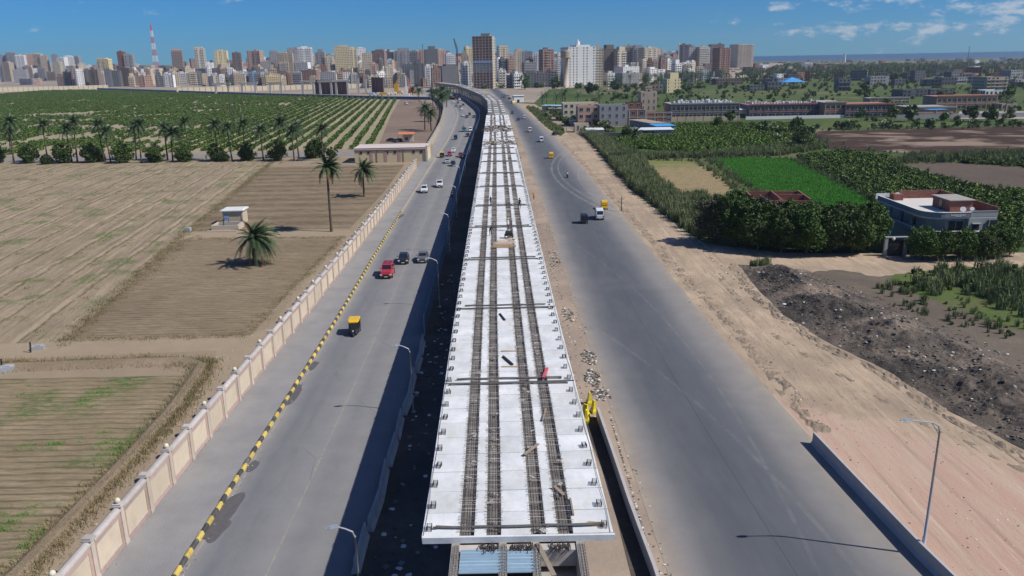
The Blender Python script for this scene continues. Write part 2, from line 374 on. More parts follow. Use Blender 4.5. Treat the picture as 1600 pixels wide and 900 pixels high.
furrows('far_field', lambda y: -64.5 - (y - 158) * .14, lambda y: -32.4 - max(0, y - 200) * .03, 158.5, 262, 1.15, .17, m_fb, 40, seg=5)
# the big ridged field: ridges run away from the camera, 5.6 m apart
V = []; Fs = []; dxy = -.132; s0, s1 = -44.2, -190.0; ns, nt = 210, 56
for j in range(nt + 1):
    y = 92 + (283 - 92) * j / nt
    for i in range(ns + 1):
        s = s0 + (s1 - s0) * i / ns; w = s + .8 * mnoise.noise(Vector((s * .1, y * .02, 0)))
        q = (w / 5.75) % 1; z = .34 * max(0, 1 - abs(q - .5) / .13) * (.7 + .6 * mnoise.noise(Vector((s * .5, y * .25, 5)))) + .16 * (.5 + .5 * math.sin(w * 5.1)) * .5
        e = min(1., i / 3, (ns - i) / 3, j / 2, (nt - j) / 2)
        V.append((s + dxy * y, y, .02 + e * (z + .10 * mnoise.noise(Vector((s * .6, y * .3, 8))))))
k = ns + 1; Fs = [(j * k + i + 1, j * k + i, (j + 1) * k + i, (j + 1) * k + i + 1) for j in range(nt) for i in range(ns)]
me = bpy.data.meshes.new('ridged_field'); me.from_pydata(V, [], Fs); me.materials.append(m_fd); me.polygons.foreach_set('use_smooth', [True] * len(Fs)); struct(link('ridged_field', me))
# tracks between the fields
track = sheet('field_track', [(-27.5, 25), (-27.4, 260), (-31.5, 262), (-31.4, 156.5), (-66, 157.5), (-64.5, 151), (-31.8, 151.5), (-31, 96), (-33, 92.6), (-54, 92.2), (-110, 90), (-110, 84), (-60, 86.5), (-34.6, 88), (-32.6, 80), (-32.2, 60), (-32.6, 25)], .022, m_track)
# low earth bund with dry grass round the near field
bund = MB(); rings = []
for i, (x, y) in enumerate([(-90, 82), (-70, 83), (-60, 83.6), (-50, 84.2), (-42, 84.6), (-37, 84.7), (-34.6, 83.5), (-34.0, 80), (-33.2, 72), (-32.9, 62), (-32.9, 50), (-33, 38), (-33.2, 28)]):
    if i < 6: rings.append([(x, y - 1.6, .0), (x, y - .6, .32), (x, y + .5, .36), (x, y + 1.6, .0)])
    else: rings.append([(x - 1.0, y - (.8 if i < 8 else 0), .0), (x - .4, y, .28), (x + .25, y, .28), (x + .9, y, .0)])
bund.sec(rings, 0, True); m_bund = soil('bund_soil', (.26, .20, .14), (.32, .25, .18), (.22, .17, .11), .8, .08, (.16, .15, .08), (.55, .68), 3)
struct(bund.build('earth_bund', m_bund))
# orchard soil and the empty strip beside it
sheet('orchard_soil', [(-46, 313), (-67, 520), (-72, 740), (-280, 905), (-636, 1262), (-900, 1290), (-900, 313)], .03, m_ol)
m_strip = soil('brown_soil', (.225, .165, .125), (.27, .20, .15), (.19, .14, .11), .2, .05, fine=2)
sheet('fallow_strip', [(-31.2, 307), (-50.5, 307), (-75, 520), (-97, 735), (-84, 745), (-66, 680), (-55, 640), (-45, 560), (-39.5, 490), (-34, 400)], .035, m_strip)
t = NT('dusty_asphalt', .9, .2); m_lane = t.done(t.mix(t.mr(t.noise(.5, 5), .3, .7), (.20, .19, .18), (.25, .24, .22)))
sheet('farm_road', [(-30, 290), (-60, 291.5), (-900, 298), (-900, 312), (-60, 306), (-44, 306), (-30.3, 305)], .035, m_lane)
# ------------------------------------------------------------------ roads
def asphalt(name, prof, line=None, streak=.34, extra=None, dust=.36, speck=.14):
    "prof: colour by lateral place u (worn wheel lanes, dust washed to the sides)"
    t = NT(name, .82, .3); s = t.sep(t.uv()); u, v = s[0], s[1]
    comb = t.n.new('ShaderNodeCombineXYZ'); t.l.new(u, comb.inputs[0]); t.l.new(t.math('MULTIPLY', v, .012), comb.inputs[1])
    w = t.noise(9, 6, .65, vec=comb.outputs[0]); uu = t.math('ADD', u, t.mr(t.noise(.06, 4), .3, .7, -.03, .03))
    col = t.ramp(uu, prof)
    col = t.mix(t.mr(w, .38, .66, 0, streak), col, (.235, .225, .215))
    col = t.mix(t.mr(t.noise(.35, 6, .7), .35, .75, 0, .30), col, (.085, .088, .095))
    col = t.mix(t.mr(t.noise(.05, 5, .6), .58, .75, 0, dust), col, (.27, .25, .225))
    col = t.mix(t.mr(t.noise(14, 3, .8), .35, .7, 0, speck), col, (.30, .30, .30))
    if line:
        for c, wd, colr, k in line:
            f = t.math('LESS_THAN', t.math('ABSOLUTE', t.math('SUBTRACT', u, c)), wd)
            f = t.math('MULTIPLY', f, t.mr(t.noise(1.7, 4, .8), .40, .62, 0, k)); col = t.mix(f, col, colr)
    if extra: col = extra(t, u, v, col)
    t.bump(t.noise(20, 3, .8), .01); return t.done(col)
def swings(t, u, v, col):
    # pale dust dragged across the road by wheels turning in from the verge
    s = t.sep(t.pos); X, Y_ = s[0], s[1]
    for cx_, cy_, r_, w_, k in ((241.4, 234, 228.9, .34, .34), (241.4, 234, 226.9, .3, .3), (222, 214, 203.0, .25, .2), (-150, 30, 172.4, .2, .12), (-260, 70, 280.5, .16, .10)):
        d = t.math('POWER', t.math('ADD', t.math('POWER', t.math('SUBTRACT', X, cx_), 2.), t.math('POWER', t.math('SUBTRACT', Y_, cy_), 2.)), .5)
        f = t.math('LESS_THAN', t.math('ABSOLUTE', t.math('SUBTRACT', d, r_)), w_); f = t.math('MULTIPLY', f, t.mr(t.noise(.5, 5, .75), .38, .6, 0, k)); col = t.mix(f, col, (.40, .37, .33))
    seam = t.math('LESS_THAN', t.math('ABSOLUTE', t.math('SUBTRACT', t.math('ADD', u, t.mr(t.noise(.4, 3), 0, 1, -.004, .004)), .475)), .0022); col = t.mix(t.math('MULTIPLY', seam, .5), col, (.04, .042, .046))
    return col
def patches(t, u, v, col):
    # repair patches, sealed cracks and oil drips
    c = t.voro(.11, vec=t.map(t.pos, (1, .35, 1)), out='Distance'); col = t.mix(t.mr(c, .16, .15, 0, .35), col, (.12, .122, .128))
    w = t.voro(.22, vec=t.map(t.pos, (1, .5, 1)), feat='DISTANCE_TO_EDGE'); f = t.math('MULTIPLY', t.mr(w, .010, .003, 0, .3), t.mr(t.noise(.11, 3), .5, .6)); col = t.mix(f, col, (.06, .06, .065))
    o = t.math('MULTIPLY', t.mr(t.math('ABSOLUTE', t.math('SUBTRACT', u, .30)), .05, .0, 0, .35), t.mr(t.noise(1.2, 5, .7, vec=t.map(t.pos, (1, .15, 1))), .45, .65)); return t.mix(o, col, (.09, .09, .095))
m_rl = asphalt('worn_asphalt', [(0, (.36, .32, .26)), (.03, (.31, .28, .24)), (.10, (.200, .200, .203)), (.18, (.150, .155, .165)), (.34, (.185, .185, .19)), (.5, (.235, .230, .228)), (.62, (.185, .186, .19)), (.75, (.225, .222, .22)), (.9, (.21, .205, .20)), (1, (.15, .145, .14))],
               [(.515, .0045, (.46, .38, .18), .5), (.045, .004, (.6, .58, .5), .25)], extra=lambda t, u, v, c: patches(t, u, v, c))
m_rr = asphalt('dark_asphalt', [(0, (.34, .285, .225)), (.03, (.29, .25, .21)), (.09, (.215, .205, .20)), (.17, (.130, .132, .140)), (.28, (.078, .086, .100)), (.45, (.070, .080, .096)), (.62, (.082, .092, .108)), (.72, (.125, .128, .135)), (.82, (.215, .205, .195)), (.93, (.27, .245, .215)), (1, (.33, .29, .235))], extra=swings, streak=.14, dust=.15, speck=.06)
strip('left_road', lambda y: kx(y) - .1, bxx, 14, 1000, .05, m_rl, 6, 6)
m_walk = None
t = NT('paving_blocks', .9, .2); s = t.sep(t.pos)
col = t.mix(t.mr(t.noise(.25, 5), .35, .65), (.225, .22, .222), (.275, .268, .262)); wv = t.n.new('ShaderNodeTexWave'); wv.inputs['Scale'].default_value = 1.1; wv.inputs['Distortion'].default_value = 5; wv.inputs['Detail'].default_value = 2; wv.inputs['Detail Scale'].default_value = 2.0
t.l.new(t.map(t.pos, (1, 1.3, 1)), wv.inputs['Vector']); col = t.mix(t.mr(wv.outputs['Fac'], .3, .9, 0, .05), col, (.15, .15, .155))
col = t.mix(t.mr(t.noise(1.2, 6, .7), .58, .75, 0, .5), col, (.28, .25, .21)); t.bump(wv.outputs['Fac'], .004); m_walk = t.done(col)
strip('left_pavement', lambda y: wx(y), lambda y: kx(y) - .12, 14, 1000, .13, m_walk, 6, 2)
struct(bpy.data.objects['left_pavement'])
strip('right_road', rl, rr, 14, 1000, .06, m_rr, 6, 8)
# wet stains beside the kerb (spilled water, darkens the asphalt)
t = NT('wet_asphalt', .45, .4); m_wet = t.done(t.mix(t.mr(t.noise(2, 4), .3, .7), (.100, .094, .09), (.135, .125, .118)))
def blob(cx, cy, rx, ry, a, seed, n=26):
    out = []
    for i in range(n):
        t_ = 2 * math.pi * i / n; r = 1 + .35 * mnoise.noise(Vector((math.cos(t_) * 1.3 + seed, math.sin(t_) * 1.3, seed)))
        x, y = rx * r * math.cos(t_), ry * r * math.sin(t_); out.append((cx + x * math.cos(a) - y * math.sin(a), cy + x * math.sin(a) + y * math.cos(a)))
    return out
for i, (u, v, rx, ry) in enumerate([(352, 800, .9, 2.4), (338, 828, .8, 1.5), (395, 728, .45, 1.0), (455, 622, .55, 2.2), (463, 607, .5, 1.1), (490, 571, .45, 1.4), (626, 338, .5, 2.6)]):
    p = G(u, v, .05); sheet('water_stain', blob(p.x, p.y, rx, ry, -.1, i * 3.3), .056 + .004 * i, m_wet)
# ------------------------------------------------------------------ median
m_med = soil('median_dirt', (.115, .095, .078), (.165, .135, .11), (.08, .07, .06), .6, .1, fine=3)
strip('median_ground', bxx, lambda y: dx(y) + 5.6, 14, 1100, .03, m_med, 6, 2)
m_verge = soil('sandy_verge', (.40, .31, .24), (.36, .29, .23), (.25, .20, .165), .45, .06, fine=3)
strip('right_verge', lambda y: dx(y) + (5.2 if y > 58 else 3.4), lambda y: rl(y) + .5, 14, 760, .045, m_verge, 6, 3)
# ------------------------------------------------------------------ right side ground
t = NT('churned_sand', .95, .1)
d1 = t.map(t.pos, (1, .12, 1), rot=math.radians(14)); n1 = t.noise(1.0, 7, .7, vec=d1)
col = t.mix(t.mr(n1, .34, .66), (.37, .28, .195), (.47, .365, .26)); col = t.mix(t.mr(t.noise(.09, 5, .6), .42, .6, 0, .8), col, (.30, .235, .17))
col = t.mix(t.mr(t.noise(2.2, 7, .75, vec=d1), .52, .70, 0, .7), col, (.20, .155, .115)); col = t.mix(t.mr(t.noise(.5, 6, .7), .60, .72, 0, .7), col, (.22, .19, .16)); sp = t.sep(t.pos); fl_ = t.math('SUBTRACT', t.math('SUBTRACT', 67.2, t.math('MULTIPLY', t.math('SUBTRACT', sp[0], 31.), 1.02)), sp[1])
red = t.mr(t.math('ADD', fl_, t.mr(t.noise(.35, 5, .65), .3, .7, -3.5, 3.5)), -1., 2.5); redc = t.mix(t.mr(t.noise(.5, 6, .7, vec=d1), .38, .62), (.43, .28, .215), (.45, .335, .255)); col = t.mix(red, col, redc)
dk = t.map(t.pos, (.9, .03, 1), rot=math.radians(14)); col = t.mix(t.mr(t.noise(1., 5, .65, vec=dk), .53, .66, 0, .55), col, (.24, .185, .145)); col = t.mix(t.mr(t.noise(1.3, 6, .7, vec=t.map(t.pos, (.9, .035, 1), (5, 2, 0), math.radians(14))), .56, .66, 0, .55), col, (.54, .44, .33))
t.bump(t.noise(2.5, 8, .7, vec=t.map(t.pos, (1, .3, 1), rot=math.radians(14))), .05); m_sand = t.done(col)
sandp = [(rr(y) - .7, y) for y in range(14, 640, 12)] + [(20, 620), (27, 420), (31.5, 375), (31.5, 293), (30.5, 240), (30.2, 203), (32, 171), (33.2, 150), (34.5, 139), (46, 131), (62, 129), (84, 128), (100, 120), (100, 14)]
sheet('dirt_ground', sandp, .04, m_sand)
m_red = soil('reddish_gravel', (.40, .25, .19), (.44, .30, .23), (.37, .26, .19), .3, .04, fine=5)
m_grass = soil('rough_grass', (.060, .115, .028), (.10, .15, .04), (.15, .13, .07), .5, .12, fine=4)
sheet('grass_patch', rag([(55, 113), (60, 117.5), (66, 119), (78, 119), (104, 116), (100, 70), (64, 82), (60, 90), (56.5, 99)], 1.6, .8), .056, m_grass)
m_dark = soil('dark_soil', (.14, .115, .09), (.19, .155, .12), (.11, .09, .075), .4, .1, (.10, .11, .05), (.6, .7), fine=3)
sheet('dark_soil', rag([(46, 117.6), (50, 118.6), (55, 115.5), (62, 114), (66, 99), (66, 88), (80, 70), (60, 50), (47, 50), (45, 62), (46, 75), (42, 85), (40, 96), (40, 115)], 1.3, .8), .050, m_dark)
t = NT('mown_field', .95, .1); yv = t.math('ADD', t.sep(t.pos)[1], t.mr(t.noise(.15, 4), .3, .7, -9, 9))
col = t.mix(t.mr(t.noise(1.4, 7, .75, vec=t.map(t.pos, (.5, 1.6, 1))), .38, .62), (.19, .14, .075), (.34, .27, .15)); col = t.mix(t.mr(yv, 238, 252, 0, .8), col, (.13, .17, .045)); col = t.mix(t.mr(yv, 196, 184, 0, .85), col, (.10, .125, .045))
col = t.mix(t.mr(t.noise(.3, 5), .5, .7, 0, .5), col, (.15, .16, .06)); m_field1 = t.done(col)
sheet('mown_field', rag([(42.5, 262.3), (59.0, 256.3), (58.4, 229.2), (55.9, 196.7), (47.5, 180), (41.7, 170.2), (40.0, 196.6), (41, 230)], 1., 1.5), .05, m_field1)
m_fg = furrow_mat('young_crop', (.040, .18, .018), (.065, .24, .025), (.12, .20, .04), (.6, .75), ang=.3, dark=.8)
sheet('green_crop', [(64.7, 258.7), (78.0, 263.0), (90, 257), (84.7, 201.9), (77.1, 152.3), (63.0, 152.4), (60.4, 194.0), (61.8, 222.0)], .06, m_fg)
m_crop = soil('leafy_crop', (.070, .135, .020), (.095, .155, .030), (.045, .09, .02), .35, .2, fine=1.5)
sheet('crop_field', [(40, 300), (38, 330), (56, 350), (77.5, 405), (140, 392), (128, 345), (110, 282), (92, 268), (66.9, 268)], .055, m_crop)
m_br = furrow_mat('ploughed_field', (.105, .082, .065), (.15, .12, .095), None, ang=.4)
sheet('ploughed_field', [(112, 240), (134, 242), (150, 225), (136.7, 206), (124, 180), (113, 192), (112, 215)], .06, m_br)
t = NT('drying_mud', 1., .02); col = t.mix(t.mr(t.noise(.05, 7, .62, vec=t.map(t.pos, (.6, 1, 1)), dist=.5), .50, .60), (.048, .032, .026), (.27, .205, .155)); col = t.mix(t.mr(t.noise(.3, 5), .3, .7, 0, .3), col, (.12, .09, .075)); m_mud = t.done(col)
sheet('mud_flat', [(112, 285), (120, 310), (127, 358), (152.5, 352), (180, 356), (240, 360), (300, 350), (250, 260), (166.6, 255), (133.8, 266)], .06, m_mud)
m_conc = P('pale_concrete', (.44, .43, .40), .85, .1, .5)
m_lot = soil('pale_yard', (.36, .33, .28), (.40, .37, .32), (.32, .29, .25), .2, .02)
sheet('dirt_yard', [(31, 345), (45, 345), (48, 392), (70, 400), (80, 430), (40, 520), (22, 560), (16, 520), (26, 420)], .06, soil('yard_soil', (.24, .19, .14), (.28, .23, .17), (.14, .14, .08), .15, .05, (.09, .11, .04), (.56, .66), 2))
sheet('verge_grass', [tuple(G(u, v)[:2]) for u, v in ((822, 168), (836, 168), (850, 178), (884, 207), (876, 213), (852, 198))], .066, m_grass)
sheet('side_road', [tuple(G(u, v)[:2]) for u, v in ((838, 168), (848, 167), (872, 185), (905, 212), (898, 216), (870, 196))], .070, m_track)
# ------------------------------------------------------------------ kerb stones
m_ky = P('yellow_paint', (.66, .49, .12), .8, .25, 3, rnd=.3, dirt=(.36, .31, .22)); m_kb = P('black_paint', (.085, .085, .085), .8, .3, 3, rnd=.3, dirt=(.26, .235, .2)); m_kc = P('dusty_kerb', (.35, .31, .25), .85, .2, 2)
kerb = struct(link('kerb', None))
kerb['label'] = 'yellow and black painted kerb along the left road'
def kerbstone():
    b = MB(); w, h = .31, .27; b.sec([[(-w / 2, y, 0), (w / 2, y, 0), (w / 2 - .05, y, h * .75), (w / 2 - .12, y, h), (-w / 2 + .07, y, h), (-w / 2, y, h * .8)] for y in (0, .99)]); return b
ky, kb_ = kerbstone().mesh('kerb_stone', m_ky), kerbstone().mesh('kerb_stone', m_kb)
n = 0; y = 30.0
while y < 176:
    o = link('kerb_stone', ky if n % 2 else kb_, kerb, (kx(y) + U(-.03, .03), y, .04 + U(-.02, .02)), math.atan2(kx(y) - kx(y + 1), 1) + U(-.02, .02)); y += 1.0; n += 1
b = MB(); yy = [176 + 4 * i for i in range(200)]
b.sec([[(kx(q) - .18, q, .04), (kx(q) + .18, q, .04), (kx(q) + .15, q, .3), (kx(q) - .15, q, .3)] for q in yy]); b.build('kerb_run', m_kc, kerb)
# ------------------------------------------------------------------ boundary wall of the fields
m_wp = P('cream_render', (.60, .51, .39), .9, .10, 1.2, rnd=.16, dirt=(.42, .34, .25)); m_wf = P('pink_stone', (.48, .34, .29), .9, .18, 2, rnd=.2, dirt=(.36, .29, .24)); m_wc = P('grey_coping', (.50, .46, .43), .9, .18, 2, rnd=.22, dirt=(.34, .29, .25))
m_wpl = P('pale_pillar_stone', (.56, .48, .40), .9, .14, 2, rnd=.18, dirt=(.38, .32, .26))
m_ball = P('ball_paint', (.66, .60, .46), .7, .1, 3)
def wall_parts(L):
    p = MB(); p.bx(-.13, .22, 0, .13, L - .22, 2.72)                                # infill
    f = MB()                                                                        # stone frame proud of the infill on both faces
    for sx in (-1, 1):
        a, b_ = (.13, .165) if sx > 0 else (-.165, -.13)
        f.bx(a, .22, 2.30, b_, L - .22, 2.72); f.bx(a, .22, .0, b_, L - .22, .34); f.bx(a, .22, .34, b_, .50, 2.30); f.bx(a, L - .50, .34, b_, L - .22, 2.30)
    f2 = MB()
    for sx in (-1, 1):
        a, b_ = (.13, .15) if sx > 0 else (-.15, -.13)
        f2.bx(a, .50, 2.20, b_, L - .50, 2.30); f2.bx(a, .50, .34, b_, L - .50, .42)
    c = MB(); c.sec([[(-.30, y, 2.72), (.30, y, 2.72), (.30, y, 2.84), (.10, y, 2.98), (-.10, y, 2.98), (-.30, y, 2.84)] for y in (.2, L - .2)])
    q = MB(); q.bx(-.24, -.21, 0, .24, .21, 2.98); q.bx(-.28, -.25, 0, .28, .25, .30)
    k = MB(); k.bx(-.36, -.34, 2.98, .36, .34, 3.08); k.bx(-.29, -.27, 3.08, .29, .27, 3.20)
    bl = MB(); bl.ball((0, 0, 3.38), .20, n=12)
    return [x.mesh(nm, mt) for x, nm, mt in ((p, 'wall_panel', m_wp), (f, 'panel_frame', m_wf), (f2, 'panel_moulding', m_wc), (c, 'coping', m_wc), (q, 'pillar', m_wpl), (k, 'pillar_cap', m_wc), (bl, 'ball_finial', m_ball))]
L = 4.05; WP = wall_parts(L)
def long_wall(label, y0, y1, ball0, full=True):
    root = thing('boundary_wall', label, 'wall', (wx(y0), y0, 0)); root['group'] = 'cream boundary wall of the farmland'
    y = y0; n = ball0; X0 = wx(y0)
    while y < y1:
        x = wx(y); x2 = wx(y + L); a = math.atan2(x - x2, L)
        p = link('wall_panel', WP[0], root, (x - X0, y - y0, .1), a)
        if full: link('panel_frame', WP[1], p); link('panel_moulding', WP[2], p)
        link('coping', WP[3], p)
        q = link('pillar', WP[4], root, (x - X0, y - y0, .1), a); link('pillar_cap', WP[5], q)
        if n % 2: link('ball_finial', WP[6], q)
        y += L; n += 1
    return root
long_wall('near cream panelled boundary wall with ball-topped pillars beside the left pavement', 28.65, 250, 0)
long_wall('distant cream panelled wall curving away beyond the gatehouse', 274, 760, 0, False)
# ------------------------------------------------------------------ viaduct
m_deck = NT('fresh_concrete', .85, .25); t = m_deck
col = t.mix(t.mr(t.noise(.5, 6, .65), .32, .68), (.56, .58, .585), (.76, .77, .77)); col = t.mix(t.mr(t.noise(1.1, 8, .75, vec=t.map(t.pos, (1, .45, 1))), .50, .68, 0, .6), col, (.54, .51, .455)); col = t.mix(t.mr(t.noise(.55, 6, .7, vec=t.map(t.pos, (1, 1, 1), (7, 3, 0))), .64, .70, 0, .55), col, (.34, .33, .31))
col = t.mix(t.mr(t.noise(.16, 4), .55, .7, 0, .5), col, (.60, .585, .54)); col = t.mix(1., col, t.mix(t.rnd(), (.86, .855, .84), (1, 1, 1)), 'MULTIPLY'); t.bump(t.noise(6, 4), .01); m_deck = t.done(col)
m_gird = P('girder_concrete', (.33, .31, .28), .9, .2, 1.2, dirt=(.2, .17, .14)); m_pier = P('pier_concrete', (.36, .345, .31), .9, .15, .8)
m_bar = P('rusty_rebar', (.12, .10, .09), .6, .5, 5); m_bar2 = P('bright_rebar', (.42, .39, .36), .6, .3, 5); m_cage = P('anchor_steel', (.045, .042, .045), .6, .3, 5); m_trough = P('trough_concrete', (.26, .245, .225), .95, .6, 1.3, dirt=(.06, .055, .05)); m_pipe = P('grey_pipe', (.13, .125, .12), .6, .25, 3)
DZ = 8.3; T = .30
m_joint = P('joint_filler', (.09, .085, .08), .9, .3, 3)
via = thing('viaduct', 'unfinished concrete flyover with bare rebar strips between the two roads', 'bridge', (0, 0, 0))
cols = [(-5.0, -3.02), (-2.28, -1.62), (-.88, .72), (1.46, 2.12), (2.88, 5.0)]; troughs = [(-3.02, -2.28), (-1.62, -.88), (.72, 1.46), (2.12, 2.88)]
PR = 2.27; Y0 = 36.5
joints = [36.5, 57.0, 76.3, 96.6, 116.5, 134.6, 156, 175.4, 196.2, 212.9, 227.4]
def head(y): return math.atan2(dx(y) - dx(y + 2), 2)
def panel_mb(a, b, mb=None, ox=0, oy=0, oz=0, L=PR - .05):
    mb = mb or MB(); c = .02
    x0, x1, y0, y1 = a + .012 + ox, b - .012 + ox, oy, oy + L
    mb.sec([[(x0, y0, oz - T), (x1, y0, oz - T), (x1, y1, oz - T), (x0, y1, oz - T)], [(x0, y0, oz - c), (x1, y0, oz - c), (x1, y1, oz - c), (x0, y1, oz - c)], [(x0 + c, y0 + c, oz), (x1 - c, y0 + c, oz), (x1 - c, y1 - c, oz), (x0 + c, y1 - c, oz)]])
    return mb
pmesh = [panel_mb(a, b).mesh('deck_slab', m_deck) for a, b in cols]
y = Y0; row = 0; rest = MB()
while y < 243:
    for ci, (a, b) in enumerate(cols):
        if row < 58: link('deck_slab', pmesh[ci], via, (dx(y), y, DZ + U(-.006, .006)), head(y))
        elif not (y > 230 and random.random() < .25): panel_mb(a, b, rest, dx(y), y, DZ)
    y += PR; row += 1
YE = y
# patchy far end: slabs partly laid, between bare stretches
while y < 372:
    hole = 236 < y < 249 or 281 < y < 309
    for ci, (a, b) in enumerate(cols):
        if (not hole or (ci in (0, 4) and R() < .45)) and R() < .9: panel_mb(a, b, rest, dx(y), y, DZ)
    y += PR
while y < 980:
    # beyond, single slabs on the crosswise frames
    if int((y - 372) / 9.) % 2 == 0:
        for a, b in ((-4.2, -2.4), (-1.2, 1.2), (2.4, 4.2)):
            if R() < .7: panel_mb(a, b, rest, dx(y), y, DZ + .1)
    y += PR
o = rest.build('deck_slab_run', m_deck, via); o['kind'] = 'stuff'
cl_ = MB()
for y0_, y1_, n_ in ((236, 249, 150), (281, 309, 240), (250, 280, 40), (310, 372, 60)):
    for _ in range(n_):
        y = U(y0_, y1_); x = dx(y) + U(-4.6, 4.6); k = R()
        if k < .5: cl_.tube([(x, y, DZ - .2 + U(0, .5)), (x + U(-1.6, 1.6), y + U(-1.6, 1.6), DZ - .2 + U(0, .6))], .05, 4)
        elif k < .8: cl_.obx((x, y, DZ + .1), U(.3, 1.6), U(.2, .6), U(.08, .5), U(0, 3), 1)
        else: cl_.obx((x, y, DZ + .05), U(.4, 1.2), U(.4, 1.2), .1, U(0, 3), 2)
o = cl_.build('site_clutter', [m_bar, P('grey_timber', (.30, .24, .18), .9, .2, 5), m_deck], via); o['kind'] = 'stuff'
# rebar mats in the four troughs
for ti, (a, b) in enumerate(troughs):
    tr = MB(); tl_ = MB(); f = MB(); c = (a + b) / 2; w = b - a
    ys = np.arange(Y0 + .3, 372, 6.0).tolist()
    f.sec([[(dx(q) + a - .01, q, DZ - T - .05), (dx(q) + b + .01, q, DZ - T - .05), (dx(q) + b + .01, q, DZ - .22), (dx(q) + a - .01, q, DZ - .22)] for q in ys]); f.build('girder_top', m_trough, via)
    q = Y0 + .25; i = 0
    while q < 236:
        near = q < 120; st = .17 if near else .34; X = dx(q) + c; r = .013 if near else .026
        zt = DZ + U(.0, .07); ex = U(.04, .18); (tl_ if R() < .45 else tr).tube([(X - w / 2 - ex, q + U(-.02, .02), zt), (X + w / 2 + U(.04, .16), q + U(-.02, .02), zt + U(-.03, .03))], r, 3, caps=False)
        if near and i % 2 == 0:
            for sx in (-1, 1): tr.tube([(X + sx * w * .36, q, DZ - .22), (X + sx * w * .36 + U(-.03, .03), q, DZ + .12 + U(0, .10))], r, 3, caps=False)
        if R() < .10: tl_.obx((X + U(-.3, .3), q, DZ - .05 + U(0, .1)), U(.08, .4), U(.06, .3), .05, U(0, 3))
        if R() < .05: q += U(.2, .7)
        q += st * U(.6, 1.3); i += 1
    for k in range(5):
        off = -w * .40 + w * .20 * k; pts = [(dx(q) + c + off + U(-.02, .02), q, DZ + U(-.02, .03)) for q in np.arange(Y0 + .2, 236, 4.0)]
        tr.tube(pts, .016, 3, caps=False)
    tr.tube([(dx(q) + c, q, DZ + .03) for q in np.arange(236, 372, 6.0)], .05, 3)
    o = tr.build('rebar_mat', m_bar, via); o['kind'] = 'stuff'; o = tl_.build('rebar_mat', m_bar2, via); o['kind'] = 'stuff'
# lifting loops of bent bar along both deck edges
lb = MB()
for k in range(4):
    yy = -.24 + .16 * k; lb.tube([(-.15, yy, 0), (-.15, yy, .30), (.15, yy, .30), (.15, yy, 0)], .026, 4)
for z in (.1, .2, .3):
    for x in (-.16, .15): lb.tube([(x, -.3, z), (x, .3, z)], .022, 4)
lm = lb.mesh('anchor_cage', m_cage)
q = Y0 + .5
while q < 225:
    for x in (-4.62, 4.55):
        o = link('anchor_cage', lm, via, (dx(q) + x + U(-.05, .05), q + U(-.1, .1), DZ), U(-.25, .25)); o.scale = (.8,) * 3
    q += PR
cb = MB()
for x in (-4.86, 4.86): cb.tube([(dx(q) + x + .04 * math.sin(q), q, DZ + .05 + .03 * math.sin(q * 2)) for q in np.arange(Y0, 230, 2.5)], .014, 4)
cb.build('edge_cable', m_bar, via)
# pipes lying across the deck at the joints, and the open joints
for j, y in enumerate(joints):
    jb = MB()
    for dy, x0, x1 in ((.55, -4.1, 4.0), (-.45, -4.5, 4.3)) if j else ((.62, -4.3, 4.3),):
        n = 9; r = .075 if j < 7 else .10
        jb.tube([(dx(y) + x0 + (x1 - x0) * i / n, y + dy + U(-.04, .04), DZ + .10 + U(-.01, .05)) for i in range(n + 1)], r, 5)
        for i in range(0, n + 1, 3): jb.obx((dx(y) + x0 + (x1 - x0) * i / n + U(-.4, .4), y + dy, DZ + .06), .18, .14, .12)
    jb.build('joint_pipe', m_pipe, via)
    if j:
        k = MB(); k.obx((dx(y), y, DZ + .012), 9.9, .16, .02, head(y)); k.build('joint_gap', m_joint, via)
# girder webs and the piers with their caps
webs = [-3.22, -.78, .90, 3.22]
for wx_ in webs:
    g = MB(); ys = [10, 20, 30, 36] + np.arange(42, 1000, 12.0).tolist()
    g.sec([[(dx(q) + wx_ - .22, q, 6.5), (dx(q) + wx_ + .22, q, 6.5), (dx(q) + wx_ + .20, q, DZ - T - .06), (dx(q) + wx_ - .20, q, DZ - T - .06)] for q in ys]); g.build('girder_web', m_gird, via)
fl = MB(); fl.sec([[(dx(q) - 3.3, q, 6.3), (dx(q) + 3.5, q, 6.3), (dx(q) + 3.5, q, 6.5), (dx(q) - 3.3, q, 6.5)] for q in [10, 24, 36] + np.arange(42, 1000, 12.0).tolist()]); fl.build('girder_floor', m_gird, via)
pj = joints[1:] + [248, 268, 289, 309, 330, 351, 371] + np.arange(388, 1000, 17.).tolist()
capm = MB(); capm.sec([[(-4.4, -.55, 5.3), (4.4, -.55, 5.3), (4.7, -.55, 6.28), (-4.7, -.55, 6.28)], [(-4.4, .55, 5.3), (4.4, .55, 5.3), (4.7, .55, 6.28), (-4.7, .55, 6.28)]]); capm = capm.mesh('pier_cap', m_pier)
clm = MB(); clm.tube([(-3.0, 0, -.2), (-3.0, 0, 5.32)], .62, 14); clm = clm.mesh('pier_column', m_pier)
for y in pj:
    link('pier_cap', capm, via, (dx(y), y, 0), head(y))
    for x in (0, 6.0): link('pier_column', clm, via, (dx(y) + x * math.cos(head(y)), y, 0), head(y))
# beyond the slabs: crosswise frames standing on the girders
cf = MB()
for y in np.arange(374, 985, 4.4): cf.obx((dx(y), y + U(-.6, .6), DZ - .1), U(7.5, 9.4), U(.4, 1.2), U(.3, .6), head(y) + U(-.03, .03))
o = cf.build('cross_frame', m_gird, via); o['kind'] = 'stuff'
